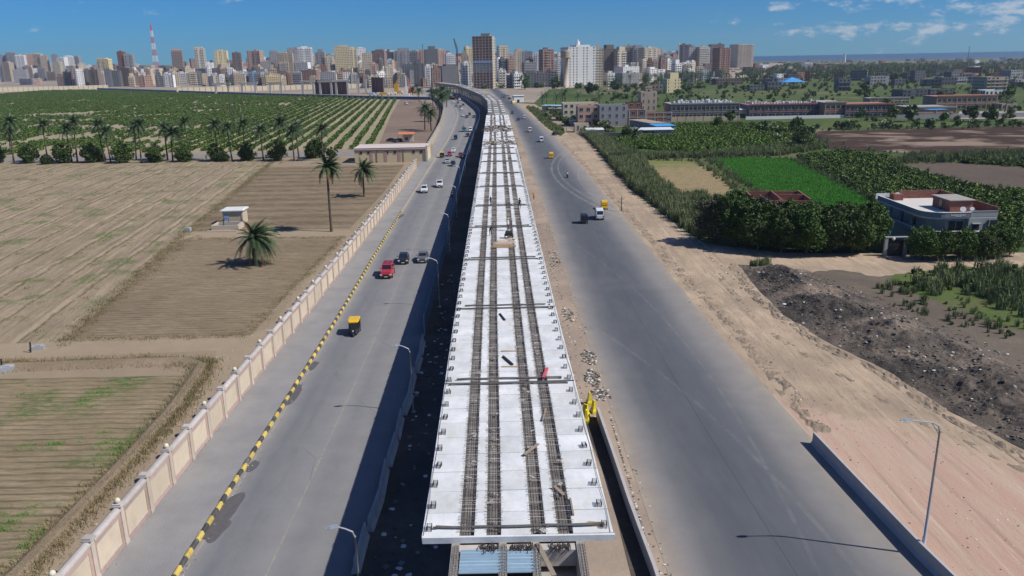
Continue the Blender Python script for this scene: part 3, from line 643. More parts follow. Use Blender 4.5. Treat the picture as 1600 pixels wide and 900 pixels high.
# open front bay: end slab edge, bars, corrugated formwork, inner wall
ef = MB(); ef.bx(-5.0 + .1, Y0 - .17, DZ - .36, 5.0 + .1, Y0 - .02, DZ - .01); ef.build('deck_edge', m_deck, via)
eb = MB(); eb.bx(-3.0, 35.72, 6.9, 3.2, 36.3, 7.86); eb.build('end_beam', P('pale_end_beam', (.50, .47, .43), .9, .2, 2, dirt=(.28, .24, .2)), via)
st = MB()
for k in range(210):
    x = U(-1.9, -1.0) if k % 3 == 0 else (U(-.3, .95) if k % 3 == 1 else U(1.7, 2.7)); y = U(35.75, 36.25)
    st.tube([(x, y, 7.8), (x + U(-.05, .05), y - U(0, .1), 8.0 + U(-.1, .1)), (x + U(-.1, .1), y - U(.1, .5), 8.0 + U(-.25, .12))], .020, 3)
for w_ in webs:
    y = 10.
    while y < 36:
        for sx in (-.13, .13): st.tube([(w_ + .12 + sx, y, 7.85), (w_ + .12 + sx + U(-.02, .02), y, 8.02), (w_ + .12 + U(-.05, .05), y + .02, 8.07)], .014, 3, caps=False)
        y += .13
    for sx in (-.13, 0, .13): st.tube([(w_ + .12 + sx, 10, 8.03), (w_ + .12 + sx, 36, 8.03)], .012, 3, caps=False)
o = st.build('stirrup_bars', m_bar, via); o['kind'] = 'stuff'
m_blue = P('blue_galvanised_sheet', (.36, .50, .60), .45, .12, 1.5, metal=.2, spec=.5)
def corr(x0, x1, y0, y1, z):
    b = MB(); n = int((y1 - y0) / .045); vs = []
    for j in range(n + 1):
        y = y0 + (y1 - y0) * j / n; dz = .10 * math.sin(2 * math.pi * (y - y0) / .26); vs += [(x0, y, z + dz), (x1, y, z + dz)]
    b.add(vs, [(2 * j, 2 * j + 1, 2 * j + 3, 2 * j + 2) for j in range(n)]); b.add([(a, b_, c - .03) for a, b_, c in vs], [(2 * j + 2, 2 * j + 3, 2 * j + 1, 2 * j) for j in range(n)]); return b
corr(-2.88, -.52, 33.85, 35.70, 7.90).build('formwork_sheet', m_blue, via); corr(-.50, 1.10, 33.88, 35.68, 7.885).build('formwork_sheet', m_blue, via)
# things lying on the deck
m_wood = P('raw_timber', (.42, .29, .17), .85, .2, 5); m_wood2 = P('grey_timber', (.30, .24, .18), .9, .2, 5); m_blk = P('black_rubber', (.03, .032, .035), .6, .2, 4); m_rp = P('pink_red_paint', (.55, .10, .14), .6, .15, 4)
def plank(p, q, w, h, mat, label, cat='plank', name='plank', z=DZ, group=None):
    a, b_ = G(*p, z), G(*q, z); c = (a + b_) / 2; d = b_ - a; m = MB(); m.obx((0, 0, h / 2 + .005), w, d.length, h)
    o = m.build(name, mat, None, loc=(c.x, c.y, z), rz=math.atan2(-d.x, d.y)); tag(o, label, cat, group); return o
plank((783, 549), (807, 549), .14, .06, m_wood, 'pale timber batten lying crosswise above the slanting black tube')
plank((784, 573.5), (808, 573.5), .14, .06, m_wood, 'pale timber batten lying crosswise below the slanting black tube')
plank((786, 558), (801, 571), .16, .14, m_blk, 'slanting black tube between two pale battens on the deck', 'tube', 'rubber_tube')
plank((781, 491), (789, 501), .14, .12, m_blk, 'short black tube on the deck near the third joint', 'tube', 'rubber_tube')
plank((819, 711), (841, 694), .20, .05, m_wood2, 'grey board lying across the third rebar strip', z=DZ + .12)
plank((866, 760), (881, 774), .20, .05, m_wood2, 'grey board on the fourth rebar strip near the front', z=DZ + .12)
plank((891, 780), (896, 806), .10, .10, m_wood2, 'dark timber along the right edge of the fourth rebar strip')
plank((848, 657), (853, 639), .12, .05, m_wood2, 'thin board beside the fourth rebar strip below the red beam', z=DZ + .1)
plank((849, 592), (855, 577), .22, .16, m_rp, 'pinkish red painted beam at the fourth joint of the deck', 'beam', 'painted_beam', z=DZ + .06)
plank((840, 850), (866, 900), .24, .05, m_wood2, 'long plank bridging the open box girder in front', z=7.95)
plank((918, 819), (944, 821), .30, .10, m_wood, 'orange-brown timber offcut by the front right corner of the deck', 'timber', 'timber_offcut')
def bars_pile(u, v, n, r, label):
    p = G(u, v, DZ); m = MB()
    for _ in range(n):
        a = U(0, 6.3); l = U(.5, 1.3); x, y, z = U(-r, r), U(-r, r), U(.03, .35)
        m.tube([(x, y, z), (x + math.cos(a) * l, y + math.sin(a) * l, max(.02, z + U(-.2, .2)))], .03, 4)
    return tag(m.build('timber_pile', m_wood2, None, loc=p), label, 'pile')
# the orange timber stack with a dark machine in the middle of the deck
m_ply = P('pale_plywood', (.55, .45, .36), .85, .15, 3)
stk = thing('timber_stack', 'stack of orange-brown boards with a dark machine beside it on the deck', 'stack', G(790, 382, DZ))
for i in range(13):
    m = MB(); m.obx((U(-.2, .3) - .3, -1.9 + .27 * i, .05 + .03 * (i % 3)), U(2.2, 3.2), .24, .06, U(-.08, .08)); m.build('board', m_wood if i < 6 else m_ply, stk)
m = MB(); m.obx((-.1, 2.4, .03), 2.2, 1.4, .04, .3); m.obx((.9, 3.4, .06), 1.2, .8, .05, -.4); m.build('sheet', m_ply, stk)
mc = thing('compressor', 'small dark wheeled machine on the deck beside the orange boards', 'machine', G(795, 372, DZ))
m = MB(); m.sec([[(-.5, -.35, .35), (.5, -.35, .35), (.5, .35, .35), (-.5, .35, .35)], [(-.5, -.35, .8), (.5, -.35, .8), (.5, .35, .8), (-.5, .35, .8)], [(-.35, -.25, 1.05), (.35, -.25, 1.05), (.35, .25, 1.05), (-.35, .25, 1.05)]]); m.build('housing', m_blk, mc)
for sx in (-.55, .55): m = MB(); m.disc((sx, 0, .3), (1, 0, 0), .3, .12); m.build('wheel', m_blk, mc)
m = MB(); m.tube([(0, -.35, .5), (0, -1.1, .35)], .04); m.tube([(-.2, -1.1, .35), (.2, -1.1, .35)], .04); m.build('tow_bar', m_pipe, mc)
m = MB(); m.disc((0, 0, 1.1), (0, 0, 1), .2, .1); m.build('filter_cap', m_conc, mc)
# ------------------------------------------------------------------ left road hoarding, barriers, lamps
m_hoard = P('blue_hoarding', (.10, .17, .26), .55, .2, .8, spec=.4, dirt=(.25, .24, .22)); m_hp = P('hoarding_post', (.30, .32, .34), .5, .2, 3)
hd = thing('hoarding', 'long dark blue corrugated hoarding between left road and flyover', 'fence', (0, 0, 0))
hs = MB(); hs.bx(-.03, 0, .1, .03, 3.86, 2.5)
for k in range(9): hs.bx(-.07, .15 + .42 * k, .12, .07, .30 + .42 * k, 2.48)
hs = hs.mesh('hoarding_sheet', m_hoard); hpm = MB(); hpm.bx(-.05, -.05, 0, .05, .05, 2.6); hpm = hpm.mesh('post', m_hp)
y = 92.0; n = 0
while y < 980:
    x = bxx(y) + .1; a = math.atan2(bxx(y) - bxx(y + 3.9), 3.9)
    if not (134 < y < 142): link('hoarding_sheet', hs, hd, (x, y, .05), a + U(-.02, .02)); link('post', hpm, hd, (x, y - .02, .05), a)
    y += 3.9; n += 1
m_jc = P('grey_precast_concrete', (.36, .37, .38), .85, .15, 1.5, dirt=(.22, .2, .18))
def barrier_mb(L, hgt=1.0, lean=0.):
    return MB().sec([[(-.30, y, 0), (.30, y, 0), (.30, y, .10), (.13 + lean, y, .38), (.08 + lean, y, hgt), (-.08 + lean, y, hgt), (-.13 + lean, y, .38), (-.30, y, .10)] for y in (0, L)])
bm = barrier_mb(4.3, 1.15).mesh('concrete_barrier', m_jc)
bs = [(45.0, -10.5, .02), (49.8, -10.4, -.03), (54.3, -10.3, .05), (59.2, -10.4, .0), (64.0, -10.35, .04), (69.2, -10.4, -.05), (74.5, -10.4, .03), (79.6, -10.4, .0), (85, -10.5, .03)]
names_b = ['nearest', 'second', 'third', 'fourth', 'fifth', 'sixth', 'seventh', 'eighth', 'farthest']
for i, (y, x, a) in enumerate(bs):
    o = link('concrete_barrier', bm, None, (x, y, .05), a); tag(o, names_b[i] + ' of the shaded concrete barriers along the edge of the left road', 'barrier', 'shaded barriers beside the left road')
m_lamp = P('galvanised_steel', (.42, .44, .46), .45, .12, 2, metal=.4, spec=.5); m_lamp2 = P('weathered_steel_pole', (.27, .28, .29), .6, .12, 2, metal=.3); m_lens = P('lamp_lens', (.6, .62, .62), .3, .05, 2)
def lamp(label, loc, rz, h=9.8, arm=1.9, cat='lamp post', group=None, name='street_lamp'):
    r = thing(name, label, cat, loc, rz, group); m = MB()
    m.obx((0, 0, .04), .45, .45, .08); m.tube([(0, 0, .08), (0, 0, h - .7)], [.11, .06] if h > 8 else [.075, .045], 8); m.build('pole', m_lamp if h > 8 else m_lamp2, r, True)
    m = MB(); m.tube([(0, 0, h - .7), (0, -.12, h - .35), (0, -.5, h - .12), (0, -arm, h + .1)], [.06, .055, .05, .04], 6); m.build('arm', m_lamp, r)
    if h > 8: m = MB(); m.tube([(0, 0, h - 1.0), (0, -.55, h - .16)], .03, 5); m.build('brace', m_lamp, r)
    m = MB(); m.sec([[(-.12, -arm + .1, h + .06), (.12, -arm + .1, h + .06), (.08, -arm + .1, h + .18), (-.08, -arm + .1, h + .18)], [(-.16, -arm - .3, h + .05), (.16, -arm - .3, h + .05), (.10, -arm - .3, h + .17), (-.10, -arm - .3, h + .17)], [(-.10, -arm - .62, h + .06), (.10, -arm - .62, h + .06), (.05, -arm - .62, h + .12), (-.05, -arm - .62, h + .12)]])
    hdm = m.build('lamp_head', m_lamp, r); m = MB(); m.bx(-.11, -arm - .5, h + .02, .11, -arm - .05, h + .06); m.build('lens', m_lens, hdm)
    m = MB(); m.bx(-.06, -.13, 1.0, .06, -.09, 1.4); m.build('hatch', m_lens, r)
    return r
lb_ = G(1441, 868); lamp('tall street lamp standing against the blue-grey parapet at bottom right', (lb_.x, lb_.y, 0), math.radians(-88), 9.75, 2.0)
for i, (x, y) in enumerate([(-9.2, 40.0), (-9.6, 70.0), (-9.9, 104), (-10.8, 137), (-11.5, 169), (-12.6, 202)]):
    lamp(['bent-arm lamp post at the bottom edge beside the shaded barriers', 'bent-arm lamp post beside the road level with the fourth deck joint', 'bent-arm lamp post next to the grey car at the start of the hoarding', 'bent-arm lamp post rising from the hoarding behind the grey car', 'bent-arm lamp post at the hoarding near the red scooter', 'bent-arm lamp post at the hoarding ahead of the black hatchback', 'bent-arm lamp post at the hoarding beside the dark red car', 'farthest bent-arm lamp post at the hoarding below the teal truck'][i], (x, y, 0), math.radians(-90 + 8), 6.75, 1.0, group='lamp posts along the left road')
# parapets on the right
m_par = P('parapet_concrete', (.42, .40, .39), .85, .12, 1.2, dirt=(.28, .25, .22))
m = MB(); ys = np.arange(20, 68.1, 4).tolist(); m.sec([[(lerp([(20, 9.2), (43, 8.74), (51, 8.3), (59, 8.05), (68, 7.7)], q) + dx_, q, z) for dx_, z in ((-.12, -.9), (.12, -.9), (.12, 1.1), (-.12, 1.1))] for q in ys])
tag(m.build('parapet', m_par), 'low concrete parapet between the flyover trench and right road', 'parapet')
m = MB(); ys = np.arange(20, 62.6, 2).tolist(); m.sec([[(lerp([(20, 28.2), (42, 26.9), (45.7, 26.5), (53.3, 26), (62.5, 25.45)], q) + dx_, q, z) for dx_, z in ((-.30, 0), (.16, 0), (.12, 1.1), (-.08, 1.1), (-.10, .35))] for q in ys])
tag(m.build('road_parapet', m_par), 'straight blue-grey concrete parapet at bottom right of the right road', 'parapet')
# flat dark strip by the flyover: parapet shadow painted into the trench soil colour
m_tr = soil('trench_shade_soil', (.09, .075, .06), (.13, .11, .09), (.06, .05, .045), .7, .1, fine=3)
m = MB(); m.sec([[(lerp([(14, 7.5), (56, 7.2), (68, 6.2)], q), q, .05), (lerp([(20, 9.1), (43, 8.6), (68, 7.6)], q), q, .05), (lerp([(20, 9.1), (43, 8.6), (68, 7.6)], q), q, .052), (lerp([(14, 7.5), (56, 7.2), (68, 6.2)], q), q, .052)] for q in np.arange(14, 70, 6.).tolist()]); struct(m.build('trench_shade_strip', m_tr))
# yellow plastic barriers
m_yel = P('yellow_plastic', (.75, .60, .03), .45, .1, 3, spec=.5)
ym = MB(); ym0 = MB(); ym0.sec([[(-.27, -.62, 0), (.27, -.62, 0), (.27, -.62, .18), (.10, -.62, .42), (.07, -.62, .95), (-.07, -.62, .95), (-.10, -.62, .42), (-.27, -.62, .18)], [(-.27, .62, 0), (.27, .62, 0), (.27, .62, .18), (.10, .62, .42), (.07, .62, .95), (-.07, .62, .95), (-.10, .62, .42), (-.27, .62, .18)]]); ym.sec([[(-.26, -.36, 0), (.26, -.36, 0), (.26, .36, 0), (-.26, .36, 0)], [(-.26, -.36, .22), (.26, -.36, .22), (.26, .36, .22), (-.26, .36, .22)], [(-.17, -.26, .45), (.17, -.26, .45), (.17, .26, .45), (-.17, .26, .45)], [(-.07, -.20, 1.2), (.07, -.20, 1.2), (.07, .20, 1.2), (-.07, .20, 1.2)]])
ym = ym.mesh('plastic_barrier', m_yel)
for (u, v, rz, tilt), lab in zip([(921, 632, .1, 0), (916, 660, -.1, 0), (915, 651, .9, 0), (928, 645, .3, 0)], ['rearmost yellow plastic barrier by the deck edge', 'leftmost yellow plastic barrier close under the deck edge', 'yellow plastic barrier turned across the others at the deck edge', 'rightmost yellow plastic barrier above the parapet end']):
    p = G(u, v); o = link('plastic_barrier', ym, None, (p.x, p.y, .3 if tilt else .06), rz); o.rotation_euler = (tilt, 0, rz); tag(o, lab, 'barrier', 'yellow plastic barriers')
# ------------------------------------------------------------------ foliage
def leafmat(name, a, b, c=None, rough=.6):
    t = NT(name, rough, .25); n = t.noise(1.3, 4, .7); col = t.mix(t.mr(n, .35, .65), a, b)
    col = t.mix(t.mr(t.noise(.25, 2), .4, .65, 0, .6), col, c or cl(a, .6)); col = t.mix(1., col, t.mix(t.rnd(), (.72, .74, .7), (1.1, 1.06, 1.0)), 'MULTIPLY')
    t.b.inputs['Subsurface Weight'].default_value = 0.0
    return t.done(col)
ml_dark = leafmat('dark_leaves', (.040, .075, .016), (.085, .135, .028)); ml_mid = leafmat('green_leaves', (.050, .115, .018), (.105, .18, .035)); ml_bright = leafmat('bright_leaves', (.085, .19, .02), (.14, .24, .035), (.17, .18, .04))
ml_crop = leafmat('young_crop_leaves', (.06, .25, .02), (.09, .31, .03), (.07, .25, .025))
ml_reed = leafmat('reed_leaves', (.14, .18, .075), (.24, .27, .14), (.09, .15, .05)); ml_palm = leafmat('palm_leaves', (.045, .085, .035), (.10, .145, .065)); ml_dry = leafmat('dry_fronds', (.20, .12, .06), (.28, .18, .10))
ml_orch = leafmat('orchard_leaves', (.085, .165, .026), (.15, .235, .05)); m_bark = P('bark', (.13, .095, .065), .95, .3, 4); m_pbark = P('palm_bark', (.11, .085, .065), .95, .3, 6)
def leaves(mb, n, c, rad, size, shell=.55, lobes=0, seed=0, flat=.0, up=0.):
    rng = np.random.RandomState(seed); c = np.array(c, float); rad = np.array(rad, float)
    if lobes:
        L = rng.normal(size=(lobes, 3)); L /= np.linalg.norm(L, axis=1)[:, None]; L[:, 2] = L[:, 2] * .85
        lc = c + L * rad * .62; lr = rng.uniform(.38, .62, lobes)[:, None] * rad; w = rng.randint(0, lobes, n)
        cen, rd = lc[w], lr[w]
    else: cen, rd = np.repeat(c[None], n, 0), np.repeat(rad[None], n, 0)
    d = rng.normal(size=(n, 3)); d /= np.linalg.norm(d, axis=1)[:, None]
    p = cen + d * rd * (shell + (1 - shell) * rng.rand(n, 1) ** .6)
    nr = d * .7 + rng.normal(size=(n, 3)) * .65; nr[:, 2] += up; nr /= np.linalg.norm(nr, axis=1)[:, None]
    a = np.cross(nr, rng.normal(size=(n, 3))); a /= np.linalg.norm(a, axis=1)[:, None]; b = np.cross(nr, a)
    s = size * rng.uniform(.6, 1.4, (n, 1)); a = a * s; b = b * s * .62
    q = np.stack([p - a, p + b * .8, p + a, p - b * .8], 1).reshape(-1, 3); o = len(mb.v)
    mb.v.extend(map(tuple, q.tolist())); mb.f.extend([(o + 4 * i, o + 4 * i + 1, o + 4 * i + 2, o + 4 * i + 3) for i in range(n)]); mb.m.extend([0] * n)
    return mb
def tree_meshes(n, rad, size, lobes, seed, mat, hc, hb=.5):
    cm_ = leaves(MB(), n, (0, 0, hc), rad, size, .5, lobes, seed); rq = random.Random(seed + 5)
    for k in range(34 if n > 1000 else 8):      # ragged sprays standing out of the crown
        a, e = rq.uniform(0, 6.28), rq.uniform(-.3, 1.5); d_ = rq.uniform(.88, 1.14); leaves(cm_, max(10, n // 130), (rad[0] * d_ * math.cos(a) * math.cos(e), rad[1] * d_ * math.sin(a) * math.cos(e), hc + rad[2] * d_ * math.sin(e)), (rad[0] * .16, rad[1] * .16, rad[2] * .20), size, .1, 0, seed * 50 + k)
    cr_ = cm_.mesh('crown', mat)
    rng = random.Random(seed); t = MB(); pts = [(0, 0, 0), (rng.uniform(-.1, .1), .05, hc * .35), (rng.uniform(-.2, .2), .1, hc * .75), (0, 0, hc)]
    t.tube(pts, [.05 * hc, .038 * hc, .026 * hc, .01 * hc], 7)
    for k in range(6):
        a = k * 1.05 + rng.random(); z = hc * rng.uniform(.35, .7); e = rng.uniform(.45, .8)
        t.tube([(0, 0, z), (rad[0] * e * .5 * math.cos(a), rad[1] * e * .5 * math.sin(a), z + rad[2] * .3), (rad[0] * e * math.cos(a), rad[1] * e * math.sin(a), hc + rad[2] * rng.uniform(-.1, .4))], [.018 * hc, .012 * hc, .005 * hc], 5)
    return cr_, t.mesh('trunk', m_bark)
def tree_thing(ms, label, loc, rz, s, group=None, name='tree', cat='tree'):
    r = thing(name, label, cat, loc, rz, group, s); link('crown', ms[0], r); link('trunk', ms[1], r); return r
ml_cas = leafmat('feathery_grey_leaves', (.055, .065, .035), (.10, .11, .065), (.07, .06, .045))
TR_BIG = [tree_meshes(9000, (3.6, 3.4, 3.6), .20, 13, 10 + i, [ml_dark, ml_mid, ml_dark, ml_cas][i], 4.2) for i in range(4)]
TR_MED = [tree_meshes(2600, (2.7, 2.6, 2.9), .26, 10, 20 + i, [ml_dark, ml_mid, ml_dark][i], 2.75) for i in range(3)]
TR_FAR = [tree_meshes(420, (3.4, 3.2, 3.0), .75, 7, 30 + i, [ml_dark, ml_mid, ml_mid][i], 3.6) for i in range(3)]
# hedge trees on the right
HT = [(36.6, 139.5, 1.12, 3), (39.2, 136.5, 1.05, 1), (42.2, 133.5, 1.1, 0), (45.5, 131.3, 1.08, 2), (49.3, 130.0, 1.08, 1), (53.0, 129.5, 1.0, 2), (57.0, 130.2, 1.0, 0), (60.4, 131.5, .95, 1), (44, 139, 1.2, 3), (48.5, 137, 1.0, 1), (53, 136.5, .95, 0), (57.5, 137.0, .9, 2),
      (66.0, 124.6, .74, 1), (69.2, 124.0, .66, 0), (72.2, 124.2, .64, 1), (75.2, 124.0, .67, 2), (78.2, 125.0, .66, 1), (81.2, 126.5, .58, 0)]
htl = ['wind-brushed dark tree at the left end of the tall hedge', 'dense dark tree beside the dirt track, second from the hedge end', 'bulky tree hiding the roofless brick house, sand-track side', 'tall dark crown directly before the roofless brick house', 'lighter green crown in the middle of the tall hedge', 'rounded dark crown right of the hedge middle', 'leafy tree near the right end of the tall hedge', 'last tree of the tall hedge beside the villa gate', 'dark crown behind the hedge, left of the roofless house', 'crown behind the hedge below the roofless house wall', 'rear tree between the hedge and bright green crop', 'rear tree touching the bright green crop near the villa',
       'leftmost tree of the clipped row before the villa', 'second tree of the row under the villa balcony', 'third tree of the row before the villa front', 'fourth tree of the row before the villa window', 'fifth tree of the row before the villa laundry', 'rightmost lowest tree of the row beyond the villa']
for (x, y, s, k), lab in zip(HT, htl): tree_thing(TR_BIG[k], lab, (x, y, 0), U(0, 6), (s, s, s * U(.82, 1.14)), 'trees of the hedge by the dirt yard')
# reeds along the dirt track
def reed_clump(seed):
    rng = random.Random(seed); m = MB()
    for _ in range(42):
        a = rng.uniform(0, 6.28); x, y = rng.gauss(0, .38), rng.gauss(0, .38); h = rng.uniform(1.2, 2.9); l = rng.uniform(.1, .9); w = rng.uniform(.03, .06); ca, sa = math.cos(a), math.sin(a)
        z2 = h; p = [(x, y, 0), (x + ca * l * .25, y + sa * l * .25, h * .55), (x + ca * l, y + sa * l, z2)]
        m.add([(p[0][0] - sa * w, p[0][1] + ca * w, 0), (p[0][0] + sa * w, p[0][1] - ca * w, 0), (p[1][0] + sa * w * 1.4, p[1][1] - ca * w * 1.4, p[1][2]), (p[1][0] - sa * w * 1.4, p[1][1] + ca * w * 1.4, p[1][2]), p[2]], [(0, 1, 2, 3), (3, 2, 4)])
        for k in range(2):
            zz = h * rng.uniform(.35, .85); b = a + rng.uniform(-2, 2); q = (x + ca * l * .3, y + sa * l * .3, zz); e = (q[0] + math.cos(b) * .5, q[1] + math.sin(b) * .5, zz + .12)
            m.add([q, (q[0], q[1], zz + .07), e], [(0, 1, 2)])
    return m
REED = [proto(reed_clump(i), ml_reed) for i in range(4)]
BUSH = [proto(leaves(MB(), 110, (0, 0, .55), (.85, .85, .6), .24, .6, 4, 50 + i), mt) for i, mt in enumerate((ml_mid, ml_bright, ml_dark))]
BRI = [BUSH[1], BUSH[0], BUSH[1]]
reed_poly = [(32.6, 375), (32.5, 293), (31.5, 240), (30.9, 203), (32.4, 171), (33.6, 150), (34.6, 143), (37, 145), (41.5, 158), (42.5, 170), (39.2, 172), (38.8, 207), (41, 240), (43.5, 262), (40.5, 300), (38, 341)]
scatter('reeds', [(x, y, .04, U(.75, 1.2), U(0, 6.3)) for x, y in scatter_pts(reed_poly, 1500)], REED, 'tall wind-blown reeds in a belt beside the dirt track', 'reeds')
scatter('reed_bank', [(x, y, .04, U(.6, 1.0), U(0, 6.3)) for x, y in scatter_pts([(40, 262), (44.5, 264), (64, 262), (90, 266), (112, 284), (118, 300), (100, 292), (66, 272), (44, 272)], 500) + scatter_pts([(112, 238), (124, 244), (150, 234), (190, 262), (160, 262), (128, 256)], 380) + scatter_pts([(37, 175), (41, 175), (47, 180), (46, 190), (40, 186)], 60)], REED, 'grey-green reeds edging the fields beyond the brown plot', 'reeds')
scatter('yard_weeds', [(x, y, .05, U(.4, .9), U(0, 6.3)) for x, y in scatter_pts([(60, 117), (72, 118), (84, 120), (100, 118), (98, 80), (66, 84), (63, 98)], 800)] + [(x, y, .05, U(.35, .7), U(0, 6.3)) for x, y in scatter_pts(blob(39.5, 122.5, 1.8, 1.6, 0, 1), 22) + scatter_pts(blob(57, 108, 5, 3, 0, 4), 40)], REED[:2] + BUSH[:1], 'tufts of tall grass and weeds beyond the rubble', 'weeds')
def edge_pts(poly, step, jit, s0, s1):
    out = []
    for i in range(len(poly)):
        a, b_ = Vector(poly[i][:2]), Vector(poly[(i + 1) % len(poly)][:2]); n_ = max(1, int((b_ - a).length / step))
        for k in range(n_): p_ = a.lerp(b_, (k + R()) / n_); out.append((p_.x + random.gauss(0, jit), p_.y + random.gauss(0, jit), .03, U(s0, s1), U(0, 6.3)))
    return out
ep = edge_pts([(42.5, 262.3), (59.0, 256.3), (58.4, 229.2), (55.9, 196.7), (47.5, 180), (41.7, 170.2), (40.0, 196.6), (41, 230)], .7, .7, .25, .6) + edge_pts([(64.7, 258.7), (78.0, 263.0), (90, 257), (84.7, 201.9), (77.1, 152.3), (63.0, 152.4), (60.4, 194.0), (61.8, 222.0)], .6, .8, .25, .6) + edge_pts([(112, 240), (134, 242), (150, 225), (136.7, 206), (124, 180), (113, 192), (112, 215)], .9, 1.2, .3, .7)
ep += edge_pts([(112, 285), (120, 310), (127, 358), (180, 356), (240, 360), (300, 350), (250, 260), (166.6, 255), (133.8, 266)], 1.6, 3, .3, .8) + [(x, y, .03, U(.3, .8), U(0, 6.3)) for x, y in scatter_pts([tuple(G(u, v)[:2]) for u, v in ((822, 168), (836, 168), (850, 178), (884, 207), (876, 213), (852, 198))], 330)]
ep += [(x, y, .03, U(.15, .4), U(0, 6.3)) for x, y in scatter_pts([(55, 113), (60, 117), (78, 119), (104, 116), (100, 70), (64, 82), (57, 99)], 500)] + [(x, y, .03, U(.2, .5), U(0, 6.3)) for x, y in scatter_pts([(52, 112), (57, 99), (60, 88), (56, 86), (50, 100)], 60)]
scatter('border_weeds', ep, REED[:3] + BUSH[:1], 'weeds and grass tufts along the borders of the plots', 'weeds')
# leafy crop masses
def cropfill(name, poly, n, protos, s0, s1, label): return scatter(name, [(x, y, .04, U(s0, s1), U(0, 6.3)) for x, y in scatter_pts(poly, n)], protos, label, 'crop')
cropfill('leafy_crop', [(44, 296), (40, 330), (57, 350), (77.5, 400), (138, 388), (126, 345), (110, 284), (92, 270), (68, 276)], 3800, BRI, .8, 1.7, 'yellow-green leafy crop beyond the reeds')
cropfill('bean_crop', [(92, 258), (86, 202), (79, 160), (84, 146), (91, 140), (150, 150), (150, 190), (126, 178), (112, 190), (111, 236), (120, 252), (112, 270)], 4300, BUSH, .7, 1.6, 'tangled dark green crop round the villa')
cropfill('bright_crop', [(86, 138), (91, 150), (112, 190), (128, 180), (150, 190), (150, 130), (104, 124)], 1300, BRI, .7, 1.3, 'light green leafy crop right of the villa')
cropfill('plot_edge_crop', [(134, 240), (150, 226), (200, 250), (160, 254)], 420, BUSH, .8, 1.5, 'green bushes beyond the ploughed plot')
def grass_clump(seed, n=44):
    rng = random.Random(seed); m = MB()
    for _ in range(n):
        a = rng.uniform(0, 6.28); x, y = rng.gauss(0, .55), rng.gauss(0, .55); h = rng.uniform(.25, .5); w = .035; ca, sa = math.cos(a), math.sin(a)
        m.add([(x - sa * w, y + ca * w, 0), (x + sa * w, y - ca * w, 0), (x + ca * .16, y + sa * .16, h)], [(0, 1, 2)])
    return m
GRS = proto(grass_clump(4), ml_crop)
scatter('crop_weeds', [(x, y, .04, U(.8, 1.3), U(0, 6.3)) for x, y in scatter_pts([(64.7, 258), (78, 262), (90, 256), (84, 202), (77, 153), (63, 153), (60.6, 194), (62, 222)], 5200)], [GRS], 'low bright green crop in the sunlit field', 'crop')
# far shrub masses on the right
shr = []
for poly, n in [([(33, 380), (46, 345), (50, 395), (40, 430), (34, 480), (24, 560), (20, 480)], 90), ([(126, 352), (330, 358), (330, 372), (128, 366)], 90), ([(100, 286), (127, 340), (127, 366), (112, 380), (96, 330)], 60), ([(112, 440), (400, 440), (1150, 1500), (900, 2700), (420, 1500), (170, 700)], 2800), ([(40, 560), (140, 470), (170, 700), (220, 980), (120, 900)], 170), ([(400, 440), (900, 500), (2600, 2600), (1500, 2600)], 2200), ([(150, 395), (420, 395), (420, 405), (150, 405)], 26)]:
    for x, y in scatter_pts(poly, n):
        k = .75 + y / 1400; shr.append((x, y, .0, random.choice((.45, .55, .7, .9, 1.4)) * U(.8, 1.2) * k, U(0, 6.3)))
TF = [proto(leaves(MB(), 170, (0, 0, 1.2), (1.7, 1.7, 1.4), .42, .55, 5, 70 + i), mt) for i, mt in enumerate((ml_dark, ml_mid, ml_dark, ml_reed))]
# trees one can tell apart on the right, middle distance
mt_list = [(1000, 150 + 55), (918, 205), (945, 212)]
def gt(u, v): p = G(u, v); return (p.x, p.y, 0)
for (u, v, s, k), lab in zip([(1245, 204, 1.0, 1), (1252, 232, 1.2, 0), (1140, 192, 1.0, 0), (1122, 200, .9, 1), (1420, 190, 1.3, 0), (1392, 188, 1.1, 2), (1350, 145, 1.5, 0), (1397, 130, 1.8, 0), (1530, 112, 2.4, 0), (1575, 155, 1.5, 1), (925, 150, 1.9, 0), (962, 143, 2.0, 1), (990, 135, 2.0, 0), (820, 140, 2.4, 1), (870, 139, 2.2, 1), (980, 215, .85, 0), (948, 195, .8, 0), (1515, 190, 1.2, 0), (1545, 190, 1.2, 1), (1345, 190, .9, 2)],
    ['bush-like tree in the green crop before the factory', 'dark tree at the near corner of the leafy crop', 'spreading tree before the grey factory wall', 'small tree before the grey factory, left of the spreading one', 'big tree between the two factory halls', 'tree left of the low tan annex', 'dark tree behind the long factory roof', 'wide dark tree in the far fields', 'dark tree far off near the coast', 'tree at the right edge behind the tan building', 'dark tree beside the white apartment block', 'green tree under the grey house in the fields', 'tree before the grey box house', 'tree at the foot of the brick tower', 'tree at the foot of the water tower', 'dark tree in the yard before the blue roof', 'tree beside the grey three-storey house', 'tree above the pale yard', 'second tree above the pale yard', 'slim tree before the long pink factory']):
    x, y, _ = gt(u, v); tree_thing((TR_FAR if y > 380 else TR_MED)[k], lab, (x, y, 0), U(0, 6), s * (1 if y < 380 else .9), 'scattered trees beyond the right road')
